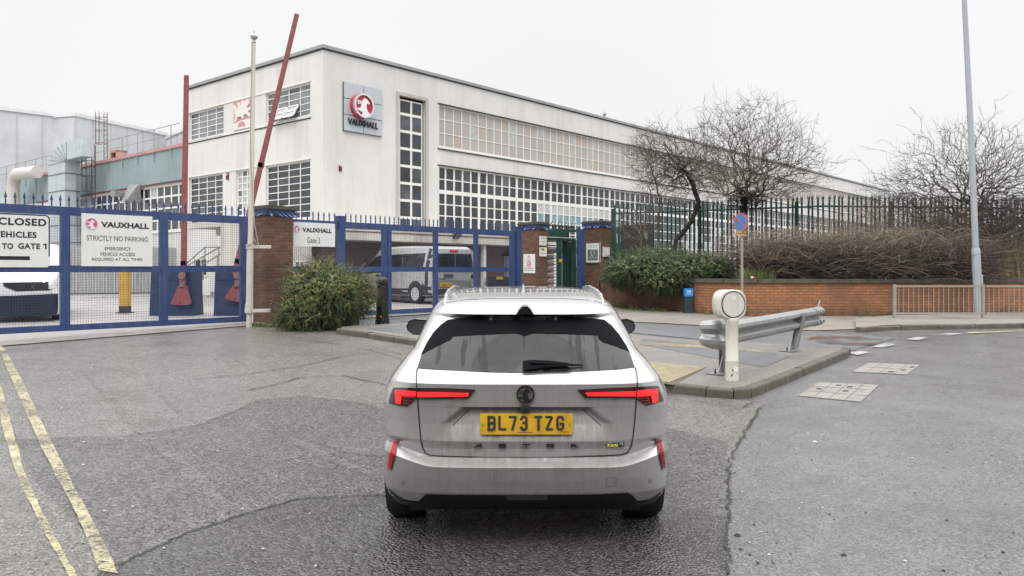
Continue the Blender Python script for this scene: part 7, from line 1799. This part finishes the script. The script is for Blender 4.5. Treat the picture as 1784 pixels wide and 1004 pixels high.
# key rows of the stacked outline: z, half width, rear y, depth of the rear corner, front y
KR = [(.19, .72, 4.72, .40, 8.90), (.24, .80, 4.56, .42, 8.98), (.30, .826, 4.49, .44, 9.02), (.355, .842, 4.455, .48, 9.05), (.44, .846, 4.425, .52, 9.06), (.515, .848, 4.405, .54, 9.06),
      (.521, .848, 4.415, .54, 9.06), (.553, .848, 4.492, .50, 9.06), (.60, .848, 4.495, .50, 9.06), (.645, .850, 4.478, .52, 9.05), (.74, .856, 4.484, .52, 9.0), (.835, .862, 4.481, .52, 8.9), (.84, .862, 4.479, .53, 8.88),
      (.905, .850, 4.475, .54, 8.55), (.968, .818, 4.470, .56, 8.05), (.978, .812, 4.480, .56, 7.98), (1.005, .795, 4.535, .54, 7.86), (1.030, .778, 4.598, .50, 7.78), (1.069, .749, 4.655, .46, 7.70), (1.126, .705, 4.738, .50, 7.55),
      (1.20, .682, 4.846, .55, 7.38), (1.253, .663, 4.923, .58, 7.27), (1.318, .634, 5.018, .58, 7.12), (1.324, .631, 5.024, .58, 7.10), (1.335, .628, 5.034, .58, 7.08), (1.350, .620, 5.05, .60, 7.05), (1.384, .60, 5.11, .66, 6.98),
      (1.41, .575, 5.20, .70, 6.92), (1.432, .55, 5.38, .68, 6.88), (1.450, .52, 5.60, .62, 6.84), (1.464, .47, 5.88, .5, 6.80), (1.472, .38, 6.1, .4, 6.75), (1.477, .22, 6.35, .2, 6.68)]
rows = []
for i in range(len(KR) - 1):
    a, b = KR[i], KR[i + 1]; n = max(1, int(math.ceil((b[0] - a[0]) / .009))) if b[0] < 1.38 else 3
    for k in range(n):
        u = k / n
        if i and i < len(KR) - 2 and (b[0] - a[0]) > .03 and a[0] > .85:   # gentle rounding above the waist
            p0, p3 = KR[i - 1], KR[i + 2]; r_ = [a[0] + (b[0] - a[0]) * u]
            for j in range(1, 5): r_.append(a[j] + (b[j] - a[j]) * u)
            rows.append(tuple(r_))
        else: rows.append(tuple(a[j] + (b[j] - a[j]) * u for j in range(5)))
rows.append(KR[-1])
tt = list(np.linspace(0, .88, 80)) + [math.sqrt(math.sin(a)) for a in np.linspace(math.asin(.88 ** 2), math.pi / 2, 14)[1:]]
def smst(a, b, x):
    u = min(1, max(0, (x - a) / (b - a))); return u * u * (3 - 2 * u)
def rec(x, z):
    "plate recess under the upper fascia"
    if z > .836 or z < .648: return 0
    u = (.836 - z) / (.836 - .648); xb = .330 + .095 * min(1, u / .45); wd = .042 + .16 * max(0, u - .35)
    return .050 * (1 - u) ** 1.1 * (1 - smst(xb - wd * .3, xb + wd, abs(x)))
def lip(x, z):
    'tailgate spoiler standing out over the glass'
    if z < 1.319 or z > 1.41: return 0
    return float(np.interp(z, [1.319, 1.324, 1.335, 1.35, 1.384, 1.41], [0, .04, .068, .070, .042, 0])) * (1 - smst(.30, .63, abs(x)))
mb = MB(); ring_n = None
def ringpts(row):
    z, w, yr, D, yf = row; out = []
    def yq(t): return yr + D * (1 - (1 - t ** 4) ** .25)
    half = [(w * t, yq(t) + rec(w * t, z) - lip(w * t, z)) for t in tt]
    ys = half[-1][1]; Df = min(.9, (yf - ys) * .4)
    side = [(w, ys + (yf - Df - ys) * k / 26) for k in range(1, 27)]
    front = [(w * t, yf - Df * (1 - (1 - t ** 3) ** (1 / 3.))) for t in [1 - k / 12 for k in range(0, 13)]]
    right = half + side + front[1:]
    left = [(-x, y) for x, y in right[::-1]][1:-1]
    bz = .058 * math.exp(-((z - .54) / .075) ** 2)
    return [(CXC + x, y, z + bz * smst(.50, .80, abs(x)) * (1 - smst(5.2, 5.8, y))) for x, y in right + left]
R = [ringpts(r_) for r_ in rows]; n = len(R[0])
for i, rg in enumerate(R): mb.v += rg
for i in range(len(R) - 1):
    for k in range(n): mb.f.append((i * n + k, i * n + (k + 1) % n, (i + 1) * n + (k + 1) % n, (i + 1) * n + k)); mb.m.append(1 if rows[i][0] < .285 else 0)
mb.f += [tuple(range(n))[::-1], tuple((len(R) - 1) * n + k for k in range(n))]; mb.m += [0, 0]
VAL = M('valance_black', (.008, .008, .009), .42, var=.3, spec=.25)
cbody = car.part('body', mb, [CARP, VAL], smooth=24)
cbvh = BVHTree.FromPolygons([Vector(v) for v in mb.v], mb.f)
CAMP = Vector((0, 0, CH))
def m_cam(px, py, d):
    q = P(px, py, 1.0) - CAMP; return CAMP.copy(), q.normalized()
def cp_(name, poly, mat, lift=.004, parent=None, grid=7, skirt=.004, sm=30):
    return cast_patch(car, name, cbvh, poly, m_cam, None, lift, mat, parent, grid, skirt, 12)
def mirror(poly, cx=917): return [(2 * cx - x, y) for x, y in poly][::-1]
def cast(px, py, lift=0.0):
    o_, d_ = m_cam(px, py, None); h, nn, _, _ = cbvh.ray_cast(o_, d_, 12)
    if h is None: h = P(px, py, 4.6); nn = Vector((0, -1, 0))
    return h - d_ * lift, (nn if nn.y < 0 else -nn)
def line(name, pts, wpx, mat, lift=.0015, parent=None, step=5):
    L = []
    for i in range(len(pts) - 1):
        a, b = Vector(pts[i]), Vector(pts[i + 1]); k = max(1, int((b - a).length / step))
        for j in range(k): L.append(a.lerp(b, j / k))
    L.append(Vector(pts[-1])); m = MB(); V = []
    for i, p in enumerate(L):
        d = (L[min(i + 1, len(L) - 1)] - L[max(i - 1, 0)]).normalized(); q = Vector((-d.y, d.x)) * wpx / 2
        V.append((cast(p.x - q.x, p.y - q.y, lift)[0], cast(p.x + q.x, p.y + q.y, lift)[0]))
    for i in range(len(V) - 1): m.quad(V[i][0], V[i][1], V[i + 1][1], V[i + 1][0])
    return car.part(name, m, mat, parent, fixn=False)
def arcpts(c, r, a0, a1, n, sy=1.0): return [(c[0] + r * math.cos(math.radians(a0 + (a1 - a0) * k / n)), c[1] + r * sy * math.sin(math.radians(a0 + (a1 - a0) * k / n))) for k in range(n + 1)]
# rear glass with its black pillars
rg = [(727, 641.5), (730, 631), (736, 612), (744, 596), (755, 579), (768, 565.5), (780, 557), (800, 554), (850, 551), (880, 549.6), (897, 549), (905, 544), (911, 541), (918, 541), (924, 544), (932, 549), (950, 549.6), (1000, 552.5), (1040, 555), (1053, 557), (1066, 567), (1080, 584), (1092, 603), (1098, 617), (1103, 631), (1106, 640), (1080, 643), (1040, 646), (980, 648.5), (917, 649.8), (850, 648.5), (790, 645.5)]
glass = cp_('rear_window', rg, CGL, .004, grid=9)
TINT = mat_base('black_glass_border', .5, 0, .03)[0]; TINT.node_tree.nodes['Principled BSDF'].inputs['Base Color'].default_value = (.004, .004, .005, 1)
cp_('glass_border', [(733.5, 618), (736.5, 612), (744, 597), (755, 580), (768, 566.5), (780, 558), (800, 555), (850, 552), (897, 550), (905, 545), (911, 542), (918, 542), (924, 545), (932, 550), (1000, 553.5), (1040, 556), (1053, 558), (1066, 568), (1080, 585), (1092, 604), (1097, 613), (1075, 604), (1050, 596), (1043, 590), (1041, 584), (990, 582), (928, 580.5), (921, 583), (913, 585.5), (905, 582), (898, 580.5), (840, 583), (789, 586), (785, 592), (765, 601)], TINT, .008, glass, 7)
# wiper
m = MB(); a, _ = cast(912, 635, .03); b, _ = cast(922, 629, .045); 
wpx = [(911, 629), (928, 627.5), (958, 629), (988, 632.5), (994, 635), (990, 638), (950, 640), (925, 644), (913, 645), (910.5, 640)]
bmw = [cast(x, y, .022)[0] for x, y in wpx]; m.prism(bmw, Vector((0, -.014, .003))); wi = car.part('wiper', m, TINT)
m = MB(); m.tube([cast(925, 633, .04)[0], cast(975, 635.5, .03)[0], cast(1015.5, 636.3, .018)[0]], [.010, .008, .004], 8); car.part('wiper_blade', m, TINT, wi)
# tailgate gap
gap = [(727, 641), (725, 655), (725.5, 675), (728, 705), (730.5, 740), (733, 765), (736, 780), (741, 789), (750, 794), (780, 795.5), (850, 796.8), (917, 797.2), (985, 796.5), (1050, 794.3), (1082, 792.5), (1093, 789), (1100, 778), (1103, 760), (1106, 735), (1108.5, 700), (1110.5, 672), (1110, 655), (1107, 640)]
line('tailgate_gap', gap, 2.0, BLACKP, .004)
line('spoiler_gap', [(766, 533), (780, 527), (810, 522.5), (850, 520.5), (917, 519.8), (985, 520.5), (1030, 523.5), (1052, 529), (1062, 534)], 1.2, M('dark_gap', (.05, .04, .045), .6), .001)
# tail lamps
LAMPD = M('dark_lamp_housing', (.020, .006, .008), .14, var=.2, coat=.8); LAMPR = emis('lit_red_lamp', (.95, .018, .02), .95); LAMPM = M('red_lamp_lens', (.22, .012, .02), .15, var=.1, coat=.8)
LAMPH = emis('lit_red_lamp_core', (1.0, .10, .06), 1.15)
def lamp(outer, bar, ell_, label, inner):
    h = cp_('tail_lamp', outer, LAMPD, .010, grid=3, skirt=.01); h['label'] = label
    cp_('light_bar', bar, LAMPR, .024, h, 3, .002); cp_('light_corner', ell_, LAMPR, .024, h, 3, .002)
    return h
lo = [(685, 675.5), (723, 676), (780, 676.3), (828.5, 679), (816, 694), (770, 695), (725, 695.5), (708.5, 709), (692, 707), (676.5, 702.5), (679, 690)]
l1 = lamp(lo, [(727, 683), (817, 685.2), (815, 691), (727, 692.3)], [(687.6, 679.3), (724, 682), (724, 691), (700, 690.5), (697.6, 704), (689, 702.5)], 'left tail lamp, lit red', None)
ro = [(1006, 679.3), (1060, 676), (1109, 674.5), (1147, 672.3), (1152, 685), (1157, 699), (1140, 704), (1126, 707.5), (1108, 694.3), (1019, 693.4)]
l2 = lamp(ro, [(1020, 684.6), (1108, 681.8), (1108, 690.8), (1024, 690)], [(1110.5, 680.6), (1145.6, 677.5), (1147, 700), (1137, 702), (1134.5, 689.5), (1110.5, 692)], 'right tail lamp, lit red', None)
for h, pts in ((l1, ([(703, 693), (722, 693)], [(702, 697.5), (717, 697.5)], [(701.5, 702), (711, 702)])), (l2, ([(1112, 695), (1131, 692.5)], [(1117, 699.5), (1132, 697)], [(1123, 703.5), (1133, 701.5)]))):
    for q in pts: line('lens_rib', q, 1.3, LAMPM, .028, h)
line('lamp_split', [(725.5, 676), (726.5, 695)], 1.6, BLACKP, .028, l1); line('lamp_split', [(1109.2, 675), (1108.8, 694)], 1.6, BLACKP, .028, l2)
# corner reflectors in dark creased pockets
cp_('reflector_surround', [(679, 764.5), (694, 765), (690, 785), (681, 820), (671.8, 820), (672.5, 792)], MBLK if False else M('pocket_trim', (.22, .20, .18), .4, .1), .012, grid=3)
rf1 = cp_('reflector', [(685.5, 769), (691.3, 768), (688, 787), (680.5, 816.5), (675.2, 816.8), (678.5, 791)], M('red_reflector', (.40, .008, .022), .35, var=.1, spec=.2), .020, grid=3)
cp_('reflector_surround', [(1141.5, 764), (1157, 765), (1163, 790), (1165, 818), (1154, 819), (1147, 785)], M('pocket_trim', (.22, .20, .18)), .012, grid=3)
cp_('reflector', [(1144, 767), (1151.5, 767), (1157, 790), (1160, 814), (1155, 815.5), (1148.5, 788)], M('red_reflector_dark', (.22, .006, .018), .35, var=.1, spec=.2), .020, grid=3)
# lower valance
cp_('valance', [(742, 861.6), (800, 862.5), (917, 863), (1040, 861.8), (1094, 859), (1102, 864), (1111, 872.5), (1118, 880.5), (1060, 881.5), (917, 883.5), (780, 882.5), (716, 881), (726, 877)], VAL, .010, grid=6)
cp_('corner_valance', [(677, 851), (684, 858), (694, 866), (708, 872.5), (726, 877), (716, 881), (702, 879), (689, 872), (680, 861)], VAL, .010, grid=5)
cp_('corner_valance', mirror([(677, 851), (684, 858), (694, 866), (708, 872.5), (726, 877), (716, 881), (702, 879), (689, 872), (680, 861)], 917.8), VAL, .010, grid=5)
cp_('valance_insert', [(880, 863.5), (955, 863.5), (952, 871.5), (884, 871.5)], M('grey_insert', (.06, .058, .055), .4, .2), .014, grid=6)
# tow eye cover and parking sensors
q = [(1057, 832.5), (1072, 832.5), (1073.5, 834), (1073.5, 846), (1072, 847.6), (1058, 847.8), (1056.5, 846), (1056.3, 834)]
line('tow_eye_cover', q + [q[0]], .9, M('cover_gap', (.13, .11, .08), .6), .001)
for x, y in ((702.3, 842.5), (1132.5, 839)):
    line('parking_sensor', [(x + 2.3 * math.cos(a), y + 3 * math.sin(a)) for a in [6.2832 * k / 14 for k in range(15)]], .9, DARKL, .001)
# number plate
pc, pn_ = cast(917, 739); pyy = pc.y - .035
a, b = P(836.5, 757.3, pyy), P(997.5, 720.8, pyy)
m = MB(); rr_ = .008; ring = []
for cx1, cz1, a0 in ((b.x - rr_, b.z - rr_, 0), (a.x + rr_, b.z - rr_, 90), (a.x + rr_, a.z + rr_, 180), (b.x - rr_, a.z + rr_, 270)):
    for k in range(4): an = math.radians(a0 + 30 * k); ring.append((cx1 + rr_ * math.cos(an), pyy, cz1 + rr_ * math.sin(an)))
m.prism(ring, Vector((0, .006, 0))); plate = car.part('number_plate', m, YELPL)
m = MB(); m.box(a.x + .02, b.x - .02, pyy + .006, pyy + .06, a.z + .012, b.z - .012); car.part('plate_mount', m, CARP, plate)
PLT = M('plate_black', (.035, .035, .038), .5, var=.2)
# characters drawn as strokes, in the proportions of a number plate
GL_ = {'B': [[(0, 0), (0, 1)], [(0, 1), (.72, 1), (1, .88), (1, .62), (.8, .53)], [(0, .53), (.8, .53), (1, .42), (1, .12), (.75, 0), (0, 0)]], 'L': [[(0, 1), (0, 0), (1, 0)]],
       '7': [[(0, 1), (1, 1), (.42, 0)]], '3': [[(0, .84), (.2, 1), (.78, 1), (1, .86), (1, .64), (.8, .53), (.42, .53)], [(.8, .53), (1, .42), (1, .14), (.78, 0), (.2, 0), (0, .16)]],
       'T': [[(0, 1), (1, 1)], [(.5, 1), (.5, 0)]], 'Z': [[(0, 1), (1, 1), (0, 0), (1, 0)]], 'G': [[(1, .80), (.8, 1), (.2, 1), (0, .82), (0, .18), (.2, 0), (.8, 0), (1, .18), (1, .46), (.6, .46)]]}
def stroke(m, pts, w, y, th):
    for i in range(len(pts) - 1):
        p, q = Vector((pts[i][0], y, pts[i][1])), Vector((pts[i + 1][0], y, pts[i + 1][1])); d = (q - p).normalized(); s = Vector((-d.z, 0, d.x)) * w / 2; p2, q2 = p - d * w * .5 * (1 if i == 0 else .35), q + d * w * .5 * (1 if i == len(pts) - 2 else .35)
        yo = Vector((0, -.0003 * i, 0))
        m.hexa([p2 - s + yo, q2 - s + yo, q2 + s + yo, p2 + s + yo] + [v + Vector((0, -th, 0)) + yo for v in (p2 - s, q2 - s, q2 + s, p2 + s)])
xs_ = {0: ('B', 849.2, 863.8), 1: ('L', 868, 882), 2: ('7', 886.5, 900.8), 3: ('3', 906, 919.5), 4: ('T', 931, 945), 5: ('Z', 950, 963.8), 6: ('G', 968.8, 983)}
zb_, zt2 = P(0, 750.4, pyy).z, P(0, 724.7, pyy).z; sw = .0142
for k, (ch, x0, x1) in xs_.items():
    X0, X1 = P(x0, 0, pyy).x + sw / 2, P(x1, 0, pyy).x - sw / 2; m = MB()
    for n_s, s_ in enumerate(GL_[ch]): stroke(m, [(X0 + (X1 - X0) * u, zb_ + sw / 2 + (zt2 - zb_ - sw) * v) for u, v in s_], sw, pyy - .0002 - .0023 * n_s, .0008)
    car.part('plate_character', m, PLT, plate)
for x in (841, 992.5):
    c = P(x, 739, pyy); m = MB(); m.disc(c, (0, -1, 0), 0, .0065, .004, 14); car.part('screw', m, M('yellow_screw', (.50, .30, .03), .4), plate)
m = MB(); c = P(902, 753.6, pyy - .001); m.box(c.x, c.x + .085, c.y - .0006, c.y, c.z, c.z + .0022); c = P(975, 753, pyy - .001); m.box(c.x, c.x + .05, c.y - .0006, c.y, c.z, c.z + .0022); car.part('maker_line', m, PLT, plate)
# camera under the fascia edge, round badge, lettering
c, _ = cast(915, 709, .0); m = MB(); m.box(c.x - .025, c.x + .025, c.y - .028, c.y + .04, c.z - .022, c.z + .006); m.disc(c + Vector((0, -.028, -.008)), (0, -1, -.3), 0, .011, .006, 14); car.part('reversing_camera', m, BLACKPL)
bc, bn = cast(915.5, 687, .0); bn = Vector((0, -1, 0)); 
emblem(bc + bn * .002, (1, 0, 0), (0, 0, 1), bn, .0515, .012, M('badge_ring', (.02, .02, .022), .3, .3), M('badge_field', (.13, .125, .115), .4, .3), M('badge_figure', (.012, .012, .014), .3), car)
TXT = M('dark_badge_letter', (.02, .02, .024), .3, .3)
GA = {'A': [[(0, .0), (.62, 1), (1, 1), (1, 0)], [(.42, .42), (1, .42)]], 'S': [[(1, 1), (.1, 1), (0, .55), (1, .5), (1, 0), (0, 0)]], 'T': [[(0, 1), (1, 1)], [(.5, 1), (.5, 0)]], 'R': [[(0, 0), (0, 1), (1, 1), (1, .5), (0, .5)], [(.5, .5), (1, 0)]], 'D': [[(1, .0), (.38, 1), (0, 1), (0, 0)], [(.58, .42), (0, .42)]]}
for ch, x in (('A', 832.7), ('S', 875), ('T', 917), ('R', 958.7), ('D', 1001.3)):
    c, nn = cast(x, 776.8); y_ = c.y - .005; X0, X1 = c.x - .019, c.x + .019; Z0, Z1 = c.z - .0095, c.z + .0085; m = MB()
    for n_s, s_ in enumerate(GA[ch]): stroke(m, [(X0 + (X1 - X0) * u, Z0 + (Z1 - Z0) * v) for u, v in s_], .0055, y_ - .0015 * n_s, .004)
    m.v = [(v[0], v[1] + (v[2] - c.z) * (.018 / .09) * -1, v[2]) for v in m.v]
    car.part('lettering', m, TXT)
c, _ = cast(1070, 775.2, .003); car.part('badge', MB().prism([c + Vector(((x - 1070) * .00326, -.001, (775.2 - y) * .00326)) for x, y in ((1053, 772), (1084, 772), (1086, 770.5), (1088, 773), (1087, 778), (1062, 778.5), (1057, 776))], Vector((0, -.003, 0))), GBLK)
car.part('lettering', text_fit('GS', c + Vector((-.040, -.0045, -.0085)), (1, 0, 0), (0, 0, 1), (0, -1, 0), .062, .015, .001, .03), M('lime_letter', (.62, .60, .10), .4))
car.part('lettering', text_fit('e', c + Vector((.030, -.0045, -.006)), (1, 0, 0), (0, 0, 1), (0, -1, 0), .022, .018, .001, .05), M('grey_letter_e', (.35, .35, .36), .4))
# dark lines painted beside the plate for the shade in its creases
for q in ([(788, 741.5), (803, 727), (817, 714)], [(1047, 741.5), (1031, 727), (1016, 714)]): line('crease_shadow', q, 1.3, M('crease_shade', (.07, .062, .05), .6), .004)
# shark fin aerial
c = Vector((CXC - .002, 5.62, 1.447)); m = MB(); rg_ = []
for y, hw, z in ((0, .036, 0), (.01, .030, .02), (.03, .010, .062), (.05, .006, .078), (.07, .006, .074), (.19, .012, .02), (.24, .02, .0)): rg_.append([c + Vector((-hw, y, -.01)), c + Vector((-hw * .35, y, z)), c + Vector((hw * .35, y, z)), c + Vector((hw, y, -.01))])
for i in range(len(rg_) - 1):
    for k in range(3): m.quad(rg_[i][k], rg_[i][k + 1], rg_[i + 1][k + 1], rg_[i + 1][k])
m.add(rg_[0], [(0, 1, 2, 3)]); car.part('aerial', m, GBLK, smooth=40)
m = MB(); m.prism([Vector((CXC + x, 4.945, 1.335 + z)) for x, z in ((-.055, 0), (-.035, .03), (-.012, .05), (.012, .05), (.035, .03), (.055, 0))], Vector((0, .03, .01))); car.part('spoiler_notch', m, GBLK)
# roof rails
for sg in (-1, 1):
    pts = [(5.22, .520, 1.375), (5.34, .528, 1.405), (5.55, .538, 1.440), (5.9, .548, 1.462), (6.5, .552, 1.478), (7.0, .55, 1.46), (7.15, .552, 1.42)]
    m = MB(); rg_ = []
    for y, x, z in pts:
        X = CXC + sg * x; rg_.append([(X - .014, y, z - .03), (X - .012, y, z + .004), (X - .004, y, z + .010), (X + .006, y, z + .009), (X + .012, y, z + .002), (X + .014, y, z - .03)])
    for i in range(len(rg_) - 1):
        for k in range(5): m.quad(rg_[i][k], rg_[i][k + 1], rg_[i + 1][k + 1], rg_[i + 1][k])
    m.add(rg_[0], [tuple(range(6))]); m.add(rg_[-1], [tuple(range(6))]); car.part('roof_rail', m, M('satin_rail', (.62, .62, .62), .25, .85, var=.03), smooth=50)
# door mirrors
for sg in (-1, 1):
    cx1 = CXC + sg * .925; y0 = 7.22; m = MB()
    prof = [(-.115, .010), (-.095, .055), (-.03, .075), (.07, .066), (.105, .045), (.105, -.055), (.045, -.072), (-.05, -.066), (-.105, -.03)]
    if sg > 0: prof = [(-x, z) for x, z in prof]
    zc_ = 1.092; outer = [Vector((cx1 + x, y0, zc_ + z)) for x, z in prof]; mid = [Vector((cx1 + x * 1.04, y0 + .07, zc_ + z * 1.05)) for x, z in prof]; bk_ = [Vector((cx1 + x * .6 + sg * -.03, y0 + .20, zc_ + z * .55)) for x, z in prof]
    n_ = len(prof)
    for A_, B_ in ((outer, mid), (mid, bk_)):
        for k in range(n_): m.quad(A_[k], A_[(k + 1) % n_], B_[(k + 1) % n_], B_[k])
    m.add(outer, [tuple(range(n_))]); m.add(bk_, [tuple(range(n_))]); mi = car.part('door_mirror', m, GBLK, smooth=50)
    m = MB(); m.prism([Vector((cx1 + x * .88, y0 - .001, zc_ + z * .84)) for x, z in prof], Vector((sg * .001, -.004, 0))); car.part('mirror_glass', m, M('mirror_glass', (.30, .31, .32), .03, 1.0, var=.03), mi)
    m = MB(); m.tube([(cx1 - sg * .10, y0 + .08, zc_ - .06), (cx1 - sg * .22, y0 + .14, zc_ - .10)], [.03, .045], 8); car.part('mirror_stalk', m, GBLK, mi)
# side windows, arches and wheels
def m_sideL(y, z, d): return Vector((CXC - 2, y, z)), Vector((1, 0, 0))
def m_sideR(y, z, d): return Vector((CXC + 2, y, z)), Vector((-1, 0, 0))
for mp, dr, nm in ((m_sideL, Vector((1, 0, 0)), 'left'), (m_sideR, Vector((-1, 0, 0)), 'right')):
    for poly in ([(5.30, 1.075), (5.92, 1.06), (5.92, 1.33), (5.55, 1.335), (5.38, 1.29)], [(5.97, 1.06), (6.72, 1.055), (6.72, 1.335), (5.97, 1.33)], [(6.78, 1.055), (7.5, 1.05), (7.3, 1.18), (7.0, 1.33), (6.78, 1.335)]):
        cast_patch(car, 'side_window', cbvh, poly, mp, dr, .004, SGL, None, .12, .004, 4)
    for ya in (5.28, 7.98):
        n_ = 24; arc = [(ya + .39 * math.cos(math.pi * k / n_), .30 + .39 * math.sin(math.pi * k / n_)) for k in range(n_ + 1)] + [(ya - .39, .20), (ya + .39, .20)]
        cast_patch(car, 'wheel_arch', cbvh, [(y, max(z, .2)) for y, z in arc], mp, dr, .006, MBLK, None, .12, .006, 4)
for ya in (5.28, 7.98):
    for sg in (-1, 1): wheel(car, (CXC + sg * .765, ya, .322), (sg, 0, 0), .33, .225, 5, M('dark_alloy', (.16, .16, .165), .3, .6))
m = MB(); m.box(CXC - .7, CXC + .7, 4.85, 8.7, .15, .22); car.part('underbody', m, MBLK)
m = MB(); m.tube([(CXC - .7, 5.28, .27), (CXC + .7, 5.28, .27)], .05, 8); car.part('axle', m, MBLK)
# ------------------------------------------------------------------ unseen building added behind the camera for the paint and glass to reflect
bh = T('added_reflection_building', 'long unseen brick building added behind the camera for car paint and glass to reflect', 'building', (0, -14, 0))
m = MB(); m.box(-38, 42, -24, -14, -.3, 9.2); bh.part('wall', m, brick('added_building_brick', (.16, .085, .06), (.10, .055, .042), (.12, .11, .1), 0.0))
m = MB(); m.box(-38.3, 42.3, -24.2, -13.8, 9.2, 9.5); bh.part('roof_edge', m, COPE)
for k in range(20):
    m = MB(); x = -36 + k * 4; m.box(x, x + 2.2, -14.01, -13.97, 1.1, 3.0); m.box(x, x + 2.2, -14.01, -13.97, 4.4, 6.1); bh.part('window', m, GL_D)
